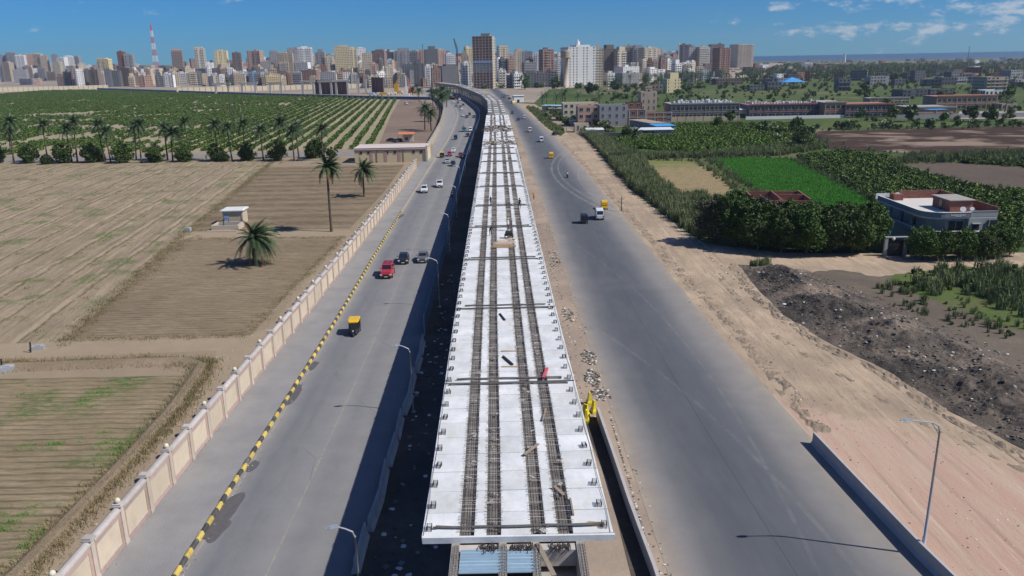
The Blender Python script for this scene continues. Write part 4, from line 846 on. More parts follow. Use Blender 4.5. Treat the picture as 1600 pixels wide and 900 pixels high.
# the row of dark shrubs by the farm road, and the palms behind them
SR = [(-2, 254), (50, 254), (76, 256), (103, 254), (146, 253), (160, 252), (195, 254), (245, 253), (290, 252), (340, 251), (352, 252), (388, 250), (435, 250), (487, 247), (497, 246), (520, 246)]
for i, (u, v) in enumerate(SR):
    x, y, _ = gt(u, v); s = (1.25 if i not in (2, 5, 10, 13, 15) else .75) * U(.9, 1.05)
    tree_thing(TR_MED[0 if i % 3 else 2], ('%s round dark green tree along the farm road, counted from the left edge' % ['first', 'second', 'third', 'fourth', 'fifth', 'sixth', 'seventh', 'eighth', 'ninth', 'tenth', 'eleventh', 'twelfth', 'thirteenth', 'fourteenth', 'fifteenth', 'sixteenth'][i]), (x, y - 1.2, -.5), U(0, 6), (s, s, s * .95), 'round trees along the farm road')
# dry grass on the bund, the field borders and the wall foot; small clods
m_straw = leafmat('dry_grass', (.20, .16, .09), (.32, .25, .14), (.14, .15, .06))
DRY = [proto(grass_clump(20 + i, 30), m_straw) for i in range(2)]
dp = edge_pts([(-33.2, 30), (-33.0, 60), (-33.2, 72), (-34.0, 80), (-35, 84), (-42, 84.6), (-60, 83.6), (-90, 82), (-60, 84.6), (-42, 85.4), (-34, 84.6), (-32.4, 72), (-32.2, 50)], .16, .35, .5, 1.1)
dp += edge_pts([(-54.6, 91.5), (-64.8, 156), (-82, 280), (-64.9, 157), (-54.8, 92)], .5, .5, .4, .9) + edge_pts([(-54, 92.8), (-33, 93.2), (-32.2, 150), (-62, 151)], .45, .35, .4, .8)
dp += [(wx(y) - U(.3, .9), y, .02, U(.3, .8), U(0, 6.3)) for y in np.arange(32, 250, .6)]
for _ in range(420): y = U(93, 282); s_ = -44.2 - 5.75 * random.randrange(0, 20) + 2.9; dp.append((s_ - .132 * y + random.gauss(0, .35), y, .1, U(.4, 1.0), U(0, 6.3)))
scatter('dry_grass', dp, DRY, 'dry grass along the earth bund and field borders', 'grass')
gp_ = []
for _ in range(9000):
    x, y = U(-80, -34), U(36, 80)
    if mnoise.noise(Vector((x * .13, y * .16, 2))) + .4 * mnoise.noise(Vector((x * .6, y * .6, 3))) > .34: gp_.append((x, y, .05, U(.3, .7), U(0, 6.3)))
scatter('field_weeds', gp_, [proto(grass_clump(31, 26), ml_crop)], 'green weeds sprouting in the near furrowed field', 'weeds')
# ------------------------------------------------------------------ palms
def frond_mb(L, droop, nl=16, w=.5, seed=0, lift=.6, fat=1.):
    "one frond in its own frame: leaves the crown along +x"
    rng = random.Random(seed); pts = []
    for i in range(9): t_ = i / 8; pts.append(Vector((L * t_ * (1 - .18 * droop * t_), 0, lift * L * t_ * (1 - t_ * .5) - droop * L * .62 * t_ ** 2.2)))
    m = MB(); m.tube(pts, [.035 - .003 * i for i in range(9)], 4, caps=False)
    for i in range(nl):
        t_ = .12 + .88 * i / (nl - 1); k = min(7, int(t_ * 8)); f = t_ * 8 - k; p = pts[k].lerp(pts[k + 1], f); d = (pts[k + 1] - pts[k]).normalized()
        ll = w * (1 - abs(t_ - .45) * 1.1) * rng.uniform(.8, 1.1) + .12
        for s in (-1, 1):
            e = p + d * ll * .75 + Vector((0, s * ll * .75, -ll * rng.uniform(.15, .55))); a = d * .085 * fat
            m.add([tuple(p - a), tuple(p + a), tuple(e)], [(0, 1, 2)])
    return m
def palm(label, loc, h, n, L, wind=.35, trunk_r=.2, seed=0, lean=0., dates=True, group=None, droopb=0., nl=26):
    rng = random.Random(seed); r = thing('palm_tree', label, 'palm tree', loc, 0, group)
    t_ = MB(); pts = []; rad = []
    for i in range(15):
        z = h * i / 14; pts.append((lean * (i / 14) ** 2, 0, z)); rad.append(trunk_r * (1.35 if i == 0 else 1) * (1 - .25 * i / 14) * (1.08 if i % 2 else .94))
    t_.tube(pts, rad, 9); t_.build('trunk', m_pbark, r)
    if dates:
        dm = MB()
        for k in range(9):
            a = k * .7; dm.ball((lean + math.cos(a) * .42, math.sin(a) * .42, h - .35 - .25 * (k % 2)), .20, n=6, squash=1.5)
        dm.build('date_cluster', m_date, r)
    for i in range(n):
        a = i * 2.39996 + rng.uniform(-.2, .2); q = i / n; el = 1.25 - 1.55 * q + rng.uniform(-.12, .12); dr = .35 + .9 * q + droopb
        ml = ml_palm if q < .9 or not dates else ml_dry
        m = frond_mb(L * rng.uniform(.82, 1.08), dr, nl, L * .21, seed * 99 + i, .15, 1.1)
        o = m.build('frond', ml, r); o.location = (lean, 0, h - .05)
        d = Vector((math.cos(a) * math.cos(el) + wind, math.sin(a) * math.cos(el) * (1 - wind * .3), math.sin(el))).normalized()
        o.rotation_euler = (0, -math.asin(max(-1, min(1, d.z))), math.atan2(d.y, d.x))
    return r
m_date = P('date_fruit', (.17, .085, .035), .8, .3, 5)
p = G(398, 414); palm('short leaning-crowned palm standing alone near the pump house', (p.x, p.y, 0), 4.3, 60, 4.4, .6, .30, 3, .2, True, None, .25)
p = G(518, 362); palm('very tall solitary palm by the track next to the boundary wall', (p.x, p.y, 0), 12.6, 54, 3.2, .45, .26, 5, .1, True, None, .1)
p = G(569, 308); palm('mid-height palm with wind-blown crown before the cream gatehouse', (p.x, p.y, 0), 6.6, 44, 3.9, .5, .24, 8, .1, False, None, .05)
p = G(991, 252); palm('slim tall palm standing in the reeds beyond the right road', (p.x, p.y, 0), 9.0, 30, 2.9, .3, .24, 12, 0, False, None, .1)
def palm_meshes(n, L, nl, seed, mat=None, wind=.3):
    m = MB(); rng = random.Random(seed)
    for i in range(n):
        q = i / n; a = i * 2.4; el = 1.2 - 1.5 * q; f = frond_mb(L * rng.uniform(.8, 1.1), .4 + .8 * q, nl, L * .24, seed * 77 + i, .15, 2.4)
        d = Vector((math.cos(a) * math.cos(el) + wind, math.sin(a) * math.cos(el), math.sin(el))).normalized(); M_ = Matrix.Rotation(math.atan2(d.y, d.x), 3, 'Z') @ Matrix.Rotation(-math.asin(d.z), 3, 'Y')
        m.add([tuple(M_ @ Vector(v)) for v in f.v], f.f)
    return m.mesh('crown', mat or ml_palm)
PC = [palm_meshes(34, 3.6, 9, 40 + i) for i in range(4)]; PCF = [palm_meshes(15, 3.6, 5, 60 + i) for i in range(2)]
PT = MB().tube([(0, 0, 0), (0, 0, .5), (.02, 0, 1)], [.30, .22, .18], 7).mesh('trunk', m_pbark); DC = MB(); 
for k in range(6): DC.ball((math.cos(k) * .4, math.sin(k) * .4, -.5), .17, n=6, squash=1.4)
DC = DC.mesh('date_cluster', m_date)
def palm2(label, loc, h, s=1., group=None, far=False, dates=False):
    r = thing('palm_tree', label, 'palm tree', loc, U(-.25, .25), group); t_ = link('trunk', PT, r); t_.scale = (s, s, h); c = link('crown', random.choice(PCF if far else PC), r, (0, 0, h - .1)); c.scale = (s * 1.12, s * 1.12, s * 1.05); r.rotation_euler = (U(-.05, .05), U(-.05, .08), U(-.4, .4))
    if dates: link('date_cluster', DC, r, (0, 0, h - .2))
    return r
lw = ['pair of', 'single']
PL = [(17, 205, 240), (22, 190, 256), (75, 195, 253), (113, 202, 254), (121, 190, 253), (164, 195, 254), (173, 205, 254), (213, 197, 250), (221, 194, 254), (262, 200, 250), (270, 208, 252), (299, 191, 251), (342, 195, 250), (363, 199, 251), (385, 194, 250), (412, 204, 252), (437, 192, 248), (460, 204, 252), (467, 200, 246), (505, 202, 251)]
pn = ['palm at the far left edge of the row, half cut off', 'taller palm close to the left edge of the row', 'palm between the second and fourth round trees', 'shorter palm of the pair left of the fifth round tree', 'taller palm of the pair left of the fifth round tree', 'left palm of the pair right of the sixth round tree', 'leaning partner palm right of the sixth round tree', 'rear palm of the pair near the middle of the left row', 'front palm of the pair near the middle of the left row', 'rear palm left of the ninth round tree', 'date-laden palm left of the ninth round tree', 'straight palm right of the ninth round tree', 'palm left of the eleventh round tree', 'date-laden palm right of the eleventh round tree', 'palm between the twelfth tree and its neighbour', 'short palm by the twelfth round tree', 'tall slim palm past the twelfth round tree', 'date palm with broad crown nearing the gatehouse', 'rear palm behind the broad-crowned one', 'last palm of the row, nearest the gatehouse']
for i, ((u, vt, vb), lab) in enumerate(zip(PL, pn)):
    b = G(u, vb); h = GY(u, vt, b.y).z; palm2(lab, (b.x, b.y, 0), h, U(.92, 1.1), 'palms along the farm road', False, i % 2 == 0)
for i, ((u, vt, vb), lab) in enumerate(zip([(664, 170, 203), (674, 178, 205), (684, 146, 172), (690, 140, 170), (677, 146, 169), (692, 150, 180), (655, 142, 160), (645, 140, 150), (698, 145, 168), (687, 153, 190)],
    ['left palm of the pair in the fallow strip', 'right palm of the pair in the fallow strip', 'thick palm in the clump by the curving wall', 'tallest palm in the clump by the curving wall', 'rear left palm of the clump by the curving wall', 'palm nearest the wall bend', 'palm left of the clump by the curve', 'small palm before the blue site fence', 'rear right palm of the clump near the road', 'palm in front of the clump by the wall'])):
    b = G(u, vb); h = GY(u, vt, b.y).z; palm2(lab, (b.x, b.y, 0), h, 1.25, 'palms by the curving wall')
for i, ((u, vt, vb), lab) in enumerate(zip([(35, 117, 122), (62, 114, 124), (104, 115, 123), (140, 113, 119), (178, 112, 118), (361, 127, 180), (362, 122, 128), (450, 122, 132), (440, 118, 124), (415, 118, 124), (572, 118, 126), (560, 120, 128)],
    ['small palm against the far tan wall, leftmost', 'second small palm against the far tan wall', 'third small palm against the far tan wall', 'small palm before the city at left', 'palm near the corner of the far tan wall', 'tall single palm standing in the orchard', 'bushy palm by the blue apartment block', 'bushy dark palm before the concrete columns', 'palm behind the concrete columns, left', 'palm before the small yellow house', 'right palm of the pair before the dark red wall', 'left palm of the pair before the dark red wall'])):
    b = G(u, vb); h = max(5, GY(u, vt, b.y).z); palm2(lab, (b.x, b.y, 0), h, 1.6 if i != 5 else 1.3, 'palms scattered towards the city', True)
for i, ((u, vt, vb), lab) in enumerate(zip([(878, 148, 176), (883, 143, 176), (854, 148, 162), (847, 150, 162), (902, 148, 163), (936, 150, 168), (988, 152, 160), (1583, 122, 146), (935, 142, 152), (868, 150, 170), (1570, 155, 175)],
    ['left palm of the pair beside the market sheds', 'right palm of the pair beside the market sheds', 'palm by the white billboard', 'small palm left of the billboard', 'palm beyond the pair of palms, left of the brick yard', 'broad palm behind the pink-walled yard', 'low palm near the brick tower house', 'tall palm at the far right edge above the yard', 'palm left of the orange brick tower house', 'leaning palm behind the sheds', 'young palm beside the antenna at right'])):
    b = G(u, vb); h = max(4, GY(u, vt, b.y).z); palm2(lab, (b.x, b.y, 0), h, 1.3, 'palms beyond the right road', True)
pg = proto(MB(), ml_palm)
mm = MB(); mm.v = [tuple(v.co) for v in PCF[0].vertices]; mm.f = [tuple(p_.vertices) for p_ in PCF[0].polygons]; mm.m = [0] * len(mm.f); mm.v = [(x * .9, y * .9, z * .9 + 6.4) for x, y, z in mm.v]; mm.tube([(0, 0, 0), (0, 0, 6.4)], .22, 5)
PGR = proto(mm, ml_palm)
grove = []
for x, y in scatter_pts([(300, 1080), (420, 1050), (760, 1250), (900, 1650), (620, 1500), (380, 1300)], 380) + scatter_pts([(120, 900), (230, 980), (330, 1100), (200, 1080)], 60): grove.append((x, y, 0, U(1.3, 2.1), U(0, 6.3)))
for u, v in [(U(700, 1110), U(124, 139)) for _ in range(150)]: q = G(u, v); shr.append((q.x, q.y, 0, U(1.2, 2.6), U(0, 6.3)))
scatter('palm_grove', grove, [PGR], 'far palm grove before the towers on the right', 'palm grove')
scatter('shrubbery', shr, TF, 'scrub and field bushes reaching to the coast', 'shrubs')
# ------------------------------------------------------------------ orchard
OB = [leaves(MB(), 90, (0, 0, .75), (1.15, 1.5, .8), .34, .55, 4, 90 + i).mesh('orchard_bush', ml_orch) for i in range(3)]
OP = [bpy.data.objects.new('clump', m_) for m_ in OB]
cand = []
for r_ in range(95):
    s = -20.5 - 5.85 * r_; y = 314 + U(0, 3)
    thin = .95 if r_ < 18 else .93
    while y < 1270:
        x = s - .11 * (y - 0) + .22 * max(0, 0) + U(-.4, .4)
        ylim = 735 + (-72 - x) * .815 if x > -280 else (905 + (-280 - x) * 1.0)
        if y > min(1275, ylim) - 3: break
        gap = mnoise.noise(Vector((x * .03, y * .05, 1.5))) + .5 * mnoise.noise(Vector((x * .1, y * .16, 4))) > (.42 if y > 600 else .27) and r_ > 14
        if x > -900 and R() < thin and not gap: cand.append((x, y, .03, U(.8, 1.3) * (1.15 if r_ < 18 else 1.05), U(-.3, .3)))
        y += 2.7 if y < 600 else 3.6
cand.sort(key=lambda c: math.hypot(c[0], c[1]))
for i, c in enumerate([c for c in cand[:300]]):
    o = link('orchard_bush', OB[i % 3], None, c[:3], c[4]); o.scale = (c[3],) * 3
    tag(o, 'leafy green bush in the nearest part of the orchard rows', 'bush', 'orchard bushes nearest the farm road')
scatter('orchard_rows', cand[300:], OP, 'rows of green orchard bushes reaching back to the site fence', 'orchard')
# ------------------------------------------------------------------ rubble by the dirt track
t = NT('rubble_soil', .95, .1); n1 = t.noise(.9, 8, .75); col = t.mix(t.mr(n1, .36, .64), (.055, .048, .043), (.125, .108, .092)); col = t.mix(t.mr(t.noise(.12, 4), .45, .62, 0, .9), col, (.25, .20, .155)); v_ = t.voro(3.2); col = t.mix(t.mr(v_, .02, .16, .85, 0), col, (.30, .28, .25)); t.bump(t.noise(2.5, 8, .8), .25); m_rub = t.done(col)
lo = [(36.0, 123.5), (34.9, 108), (34.6, 96), (36.5, 86), (39.2, 78), (40.0, 69), (42.2, 61), (44, 52), (46, 42)]; hi = [(45.5, 119.5), (48.5, 110), (51, 102.5), (53.2, 95), (54.2, 86), (54.8, 79), (56, 68), (58, 55), (60, 42)]
def along(pl, t_):
    k = t_ * (len(pl) - 1); i = min(len(pl) - 2, int(k)); f = k - i; return pl[i][0] + (pl[i + 1][0] - pl[i][0]) * f, pl[i][1] + (pl[i + 1][1] - pl[i][1]) * f
V = []; na, nc = 300, 60
def rub_z(tt, cc, x, y):
    prof = max(0, math.sin(math.pi * min(1, cc * 1.35))) ** .8 if cc < .74 else 0
    ridge = max(0, 1 - abs(cc - .42) / .42)
    big = .5 + .8 * mnoise.noise(Vector((x * .14, y * .14, 2))); e = min(1, tt * 14, (1 - tt) * 14)
    return e * (2.7 * ridge * max(.12, big) + min(1, ridge * 3) * (.38 * mnoise.noise(Vector((x * .7, y * .7, 4))) + .22 * abs(mnoise.noise(Vector((x * 1.9, y * 1.9, 6)))) + .10 * mnoise.noise(Vector((x * 4, y * 4, 6)))))
for j in range(na + 1):
    a, b_ = along(lo, j / na), along(hi, j / na)
    for i in range(nc + 1):
        c = i / nc; w = .9 * mnoise.noise(Vector((j * .07, i * .1, 3))); x = a[0] + (b_[0] - a[0]) * c + w * .5; y = a[1] + (b_[1] - a[1]) * c + w * .3; V.append((x, y, .045 + max(-.02 if 0 < i < nc else 0, rub_z(j / na, c, x, y))))
k = nc + 1; Fs = [(j * k + i, (j + 1) * k + i, (j + 1) * k + i + 1, j * k + i + 1) for j in range(na) for i in range(nc)]
me = bpy.data.meshes.new('rubble_mound'); me.from_pydata(V, [], Fs); me.materials.append(m_rub); me.update(); o = link('rubble_mound', me); o['kind'] = 'stuff'; o['label'] = 'long dark mound of rubble and soil along the dirt track'
def rock_mb(seed, flat=.6):
    rng = random.Random(seed); m = MB(); m.ball((0, 0, 0), .5, n=6); m.v = [(x * rng.uniform(.6, 1.3), y * rng.uniform(.6, 1.3), z * flat * rng.uniform(.6, 1.3)) for x, y, z in m.v]; return m
def slab_mb(seed):
    rng = random.Random(seed); m = MB(); m.obx((0, 0, .1), rng.uniform(.6, 1.1), rng.uniform(.4, .8), .14, 0, 0, rng.uniform(.1, .7)); return m
m_r1 = P('concrete_rubble', (.24, .225, .20), .95, .25, 2, rnd=.5); m_r2 = P('dark_rubble', (.12, .11, .10), .95, .3, 2, rnd=.4); m_r3 = P('white_scrap', (.62, .60, .56), .9, .15, 2)
RK = [proto(rock_mb(1), m_r1), proto(rock_mb(2), m_r2), proto(slab_mb(3), m_r1), proto(rock_mb(4, .4), m_r2), proto(rock_mb(5, .4), m_r3)]
pts = []
for _ in range(2300):
    tt, cc = R(), U(.02, .98); a, b_ = along(lo, tt), along(hi, tt); x = a[0] + (b_[0] - a[0]) * cc; y = a[1] + (b_[1] - a[1]) * cc
    pts.append((x, y, .05 + max(0, rub_z(tt, cc, x, y)), U(.1, .42) * (2.0 if R() < .06 else 1), U(0, 6.3)))
scatter('rubble', pts, RK[:4] + RK[:4] + RK[1:4] + RK[4:], 'loose stones and broken slabs strewn over the dark mound', 'rubble')
pts = []
for _ in range(1500):
    y = 40 + 200 * R() ** 1.3; x = dx(y) + U(5.4, 8.2) if R() < .8 else rl(y) + U(-1, .4)
    if y < 68: x = max(x, 8.9)
    pts.append((x, y, .06, U(.06, .26), U(0, 6.3)))
for cx_, cy_, rx_, ry_, k in [(8.4, 83.5, .9, 2.2, 120), (8.2, 77.5, .8, 2.4, 120), (8.7, 73.2, .9, 1.6, 90), (7.2, 99, .8, 3, 60), (7.0, 130, 1, 6, 90)]:
    for x, y in scatter_pts(blob(cx_, cy_, rx_, ry_, 0, k), k): pts.append((x, y, .08, U(.12, .42), U(0, 6.3)))
for y in np.arange(90, 640, 1.1): 
    if y > 240: pts.append((dx(y) + U(5.6, 7.6), y, .06, U(.3, .8), U(0, 6.3)))
for _ in range(240):
    y = U(42, 420); pts.append((rr(y) + U(.3, 2.6) + 1.1 * math.sin(y * .1), y, .06, U(.08, .35), U(0, 6.3)))
for _ in range(260):
    y = 30 + 90 * R(); pts.append((dx(y) + U(-9.4, -5.3), y, .06, U(.15, .6), U(0, 6.3)))
for y in np.arange(98, 340, .8): pts.append((lerp([(98, 33.8), (140, 33.2), (200, 30.2), (293, 31.2), (340, 31.6)], y) + U(-.8, .8), y, .06, U(.1, .5), U(0, 6.3)))
for _ in range(420):
    y = 34 + 215 * R() ** 1.4; pts.append((kx(y) + (U(.2, .7) if R() < .7 else U(-4, -.4)), y, .14 if 0 else .10, U(.03, .12), U(0, 6.3)))
for _ in range(900): pts.append((U(-34, -28), U(34, 250), .02, U(.05, .2), U(0, 6.3)))
for _ in range(500): y = U(44, 118); pts.append((U(rr(y) + 1, lerp([(44, 42), (61, 40), (78, 37), (96, 33), (118, 34)], y)), y, .04, U(.04, .18), U(0, 6.3)))
scatter('gravel_debris', pts, RK[:1] + RK[2:5], 'stones and concrete debris scattered along the verges', 'debris')
# rough windrows of spoil pushed up along the road edge and between the tracks
m_sp = soil('spoil', (.27, .21, .155), (.37, .29, .205), (.21, .17, .13), 1.2, .1, fine=5)
def windrow(name, fx, y0, y1, wd, amp, seed, base):
    V = []; ny = int((y1 - y0) / .45); nx = 9
    for j in range(ny + 1):
        y = y0 + (y1 - y0) * j / ny; c = fx(y) + .7 * mnoise.noise(Vector((y * .09, 0, seed)))
        for i in range(nx + 1):
            s_ = i / nx * 2 - 1; x = c + s_ * wd; h = (1 - s_ * s_) * (base + amp * mnoise.noise(Vector((x * .8, y * .5, seed))) + amp * .8 * mnoise.noise(Vector((x * 2.4, y * 2.0, seed + 4))))
            V.append((x, y, .015 + h if 0 < i < nx else -.1))
    k = nx + 1; me = bpy.data.meshes.new(name); me.from_pydata(V, [], [(j * k + i, j * k + i + 1, (j + 1) * k + i + 1, (j + 1) * k + i) for j in range(ny) for i in range(nx)]); me.materials.append(m_sp); me.update(); o = link(name, me); o['kind'] = 'stuff'
windrow('spoil_windrow', lambda y: rr(y) + lerp([(46, .5), (62, 1.3), (90, 2.4), (150, 1.6), (330, 1.0)], y), 64, 330, 1.25, .17, 3, .03)
windrow('track_windrow', lambda y: lerp([(44, 43.5), (57, 40.2), (67, 36.3), (85, 31.8), (97, 30.6), (118, 31.5)], y), 42, 120, .7, .14, 9, .01)
windrow('spoil_ridge', lambda y: lerp([(44, 43.0), (61, 41.3), (69, 39.2), (78, 38.2), (86, 35.6), (96, 33.8), (108, 34.0), (124, 35.2)], y), 44, 124, 1.1, .26, 14, .08)
# ------------------------------------------------------------------ people
def skin_mesh(name, nodes, edges, mats, zcut, smooth=True):
    me = bpy.data.meshes.new(name); me.from_pydata([n_[:3] for n_ in nodes], edges, []); ob = bpy.data.objects.new(name, me); COL.objects.link(ob)
    md = ob.modifiers.new('s', 'SKIN'); ob.modifiers.new('d', 'SUBSURF').levels = 1
    sv = me.skin_vertices[0].data
    for i, n_ in enumerate(nodes): sv[i].radius = (n_[3], n_[3] * (.75 if i in (0, 1, 2) else 1)); sv[i].use_root = i == 0
    dg = bpy.context.evaluated_depsgraph_get(); out = bpy.data.meshes.new_from_object(ob.evaluated_get(dg)); bpy.data.objects.remove(ob); out.name = name
    for m_ in mats: out.materials.append(m_)
    for p_ in out.polygons:
        c = p_.center; p_.use_smooth = True; p_.material_index = zcut(c)
    return out
mk_ = P('skin', (.30, .17, .10), .6, .05, 5); m_sh = [P('white_shirt', (.62, .62, .60), .9, .06, 5), P('blue_shirt', (.07, .12, .25), .9, .1, 5), P('orange_vest', (.70, .22, .03), .9, .1, 5), P('dark_shirt', (.05, .05, .06), .9, .1, 5)]; m_tr2 = P('dark_trousers', (.04, .045, .06), .9, .1, 5); m_hair = P('dark_hair', (.02, .015, .012), .7, .1, 5)
def person_mesh(pose, shirt):
    if pose == 'stand': nodes = [(0, 0, .95, .15), (0, 0, 1.2, .15), (0, 0, 1.42, .16), (0, 0, 1.54, .06), (0, -.02, 1.64, .10), (0, -.01, 1.74, .08), (-.2, 0, 1.42, .06), (-.27, -.03, 1.13, .045), (-.27, -.15, .88, .035), (.2, 0, 1.42, .06), (.27, .02, 1.13, .045), (.27, -.10, .88, .035), (-.1, 0, .88, .09), (-.11, -.06, .5, .06), (-.11, .02, .08, .045), (-.11, -.12, .04, .04), (.1, 0, .88, .09), (.11, .06, .5, .06), (.11, .12, .08, .045), (.11, 0, .04, .04), (-.27, -.2, .8, .03), (.27, -.14, .79, .03)]
    elif pose == 'bend': nodes = [(0, .1, .9, .15), (0, -.08, 1.08, .15), (0, -.30, 1.20, .15), (0, -.42, 1.22, .06), (0, -.52, 1.22, .10), (0, -.58, 1.18, .08), (-.2, -.3, 1.16, .06), (-.26, -.35, .88, .045), (-.22, -.45, .64, .035), (.2, -.3, 1.16, .06), (.26, -.35, .88, .045), (.22, -.45, .64, .035), (-.1, .1, .84, .09), (-.12, -.04, .48, .06), (-.12, .06, .08, .045), (-.12, -.08, .04, .04), (.1, .1, .84, .09), (.12, -.02, .48, .06), (.12, .1, .08, .045), (.12, -.04, .04, .04), (-.2, -.48, .56, .03), (.2, -.48, .56, .03)]
    else: nodes = [(0, 0, .0, .15), (0, -.03, .25, .15), (0, -.08, .47, .16), (0, -.10, .58, .06), (0, -.12, .68, .10), (0, -.11, .78, .09), (-.2, -.08, .46, .06), (-.28, -.2, .2, .045), (-.25, -.42, .16, .035), (.2, -.08, .46, .06), (.28, -.2, .2, .045), (.25, -.42, .16, .035), (-.1, -.05, -.02, .09), (-.17, -.42, -.06, .065), (-.17, -.34, -.46, .045), (-.17, -.46, -.5, .04), (.1, -.05, -.02, .09), (.17, -.42, -.06, .065), (.17, -.34, -.46, .045), (.17, -.46, -.5, .04), (-.25, -.5, .17, .03), (.25, -.5, .17, .03)]
    ed = [(0, 1), (1, 2), (2, 3), (3, 4), (4, 5), (2, 6), (6, 7), (7, 8), (2, 9), (9, 10), (10, 11), (0, 12), (12, 13), (13, 14), (14, 15), (0, 16), (16, 17), (17, 18), (18, 19), (8, 20), (11, 21)]
    H0 = Vector(nodes[4][:3]); hands = [Vector(nodes[20][:3]), Vector(nodes[21][:3])]; hip = nodes[0][2]
    def cut(c):
        if (c - H0).length < .2 or min((c - h_).length for h_ in hands) < .16: return 1
        return 2 if (c.z < hip - .02 or (pose == 'sit' and c.z < .06)) else 0
    return skin_mesh('body', nodes, ed, [shirt, mk_, m_tr2], cut), H0
PM = {}
def person(label, loc, rz, pose='stand', shirt=0, helmet=None):
    if (pose, shirt) not in PM: PM[(pose, shirt)] = person_mesh(pose, m_sh[shirt])
    me, hd_ = PM[(pose, shirt)]; r = thing('person', label, 'person', loc, rz, None); link('body', me, r)
    m = MB(); m.ball((hd_.x, hd_.y + .02, hd_.z + .07), .125, n=10, squash=.9); m.build('hair' if not helmet else 'helmet', helmet or m_hair, r, True); return r
m_helm = P('yellow_helmet', (.75, .55, .05), .4, .05, 5); m_wh = P('white_paint', (.72, .73, .73), .35, .05, 2, spec=.5)
for u, v, rz, ps, sh, hl, lab in [(766.5, 368, .4, 'bend', 3, None, 'worker in dark clothes bending over the second rebar strip'), (794, 360, 1.2, 'stand', 0, m_helm, 'worker in white shirt standing by the timber stack'), (812, 326, 2.5, 'stand', 3, None, 'dark-clad worker walking on the fourth rebar strip'), (767, 322, -1, 'stand', 1, m_wh, 'worker in blue between the first two rebar strips')]:
    person(lab, G(u, v, DZ + .02), rz, ps, sh, hl)
person('worker in orange vest standing among debris at the foot of the deck', G(834, 312), .3, 'stand', 2, m_helm)
person('person in dark shirt on the dirt path beyond the right road', G(885, 205), 1.3, 'stand', 3)
# ------------------------------------------------------------------ vehicles
m_glass = P('car_glass', (.015, .020, .025), .08, .1, 2, spec=.8); m_tyre = P('tyre', (.025, .025, .025), .9, .1, 5); m_rim = P('wheel_rim', (.40, .41, .42), .35, .1, 5, metal=.6); m_hl = P('headlight_glass', (.70, .72, .72), .1, .03, 5, spec=.8); m_tl = P('tail_light', (.45, .02, .02), .2, .05, 5); m_plate = P('number_plate', (.65, .67, .68), .5, .05, 5); m_trim = P('black_trim', (.03, .03, .032), .6, .1, 5)
def paint(n, c): return P(n, c, .28, .05, 2, spec=.6)
CP = dict(white=paint('white_car_paint', (.72, .74, .75)), silver=paint('silver_car_paint', (.36, .38, .40)), grey=paint('grey_car_paint', (.12, .125, .13)), black=paint('black_car_paint', (.018, .022, .028)), red=paint('red_car_paint', (.42, .035, .05)), maroon=paint('maroon_car_paint', (.22, .03, .045)), teal=paint('teal_paint', (.02, .20, .22)), yellow=paint('yellow_canopy', (.75, .45, .02)), blue=paint('blue_car_paint', (.05, .12, .32)), navy=paint('navy_paint', (.03, .05, .12)))
def pane(c8, face, inset, mat, name, parent, lo_=0., hi_=1., off=.014):
    "a glass pane proud of one face (4 corners, bottom pair then top pair) of a cabin"
    a, b_, c, d = [Vector(c8[i]) for i in face]; n_ = (b_ - a).cross(d - a).normalized()
    def at(s, t_): return (a.lerp(b_, s)).lerp(d.lerp(c, s), t_)
    q = [at(inset, lo_ + .08), at(1 - inset, lo_ + .08), at(1 - inset, hi_ - .08), at(inset, hi_ - .08)]; m = MB(); o_ = n_ * off
    m.add([tuple(p_ - n_ * .01) for p_ in q] + [tuple(p_ + o_) for p_ in q], [(4, 5, 6, 7), (0, 1, 5, 4), (1, 2, 6, 5), (2, 3, 7, 6), (3, 0, 4, 7)]); return m.build(name, mat, parent)
WHM = {}
def wheel(root, x, y, r, w=.2):
    if r not in WHM: WHM[r] = (MB().disc((0, 0, 0), (1, 0, 0), r, w).mesh('wheel', m_tyre), MB().disc((0, 0, 0), (1, 0, 0), r * .6, w + .03).mesh('rim', m_rim))
    q = link('wheel', WHM[r][0], root, (x, y, r)); link('rim', WHM[r][1], q)
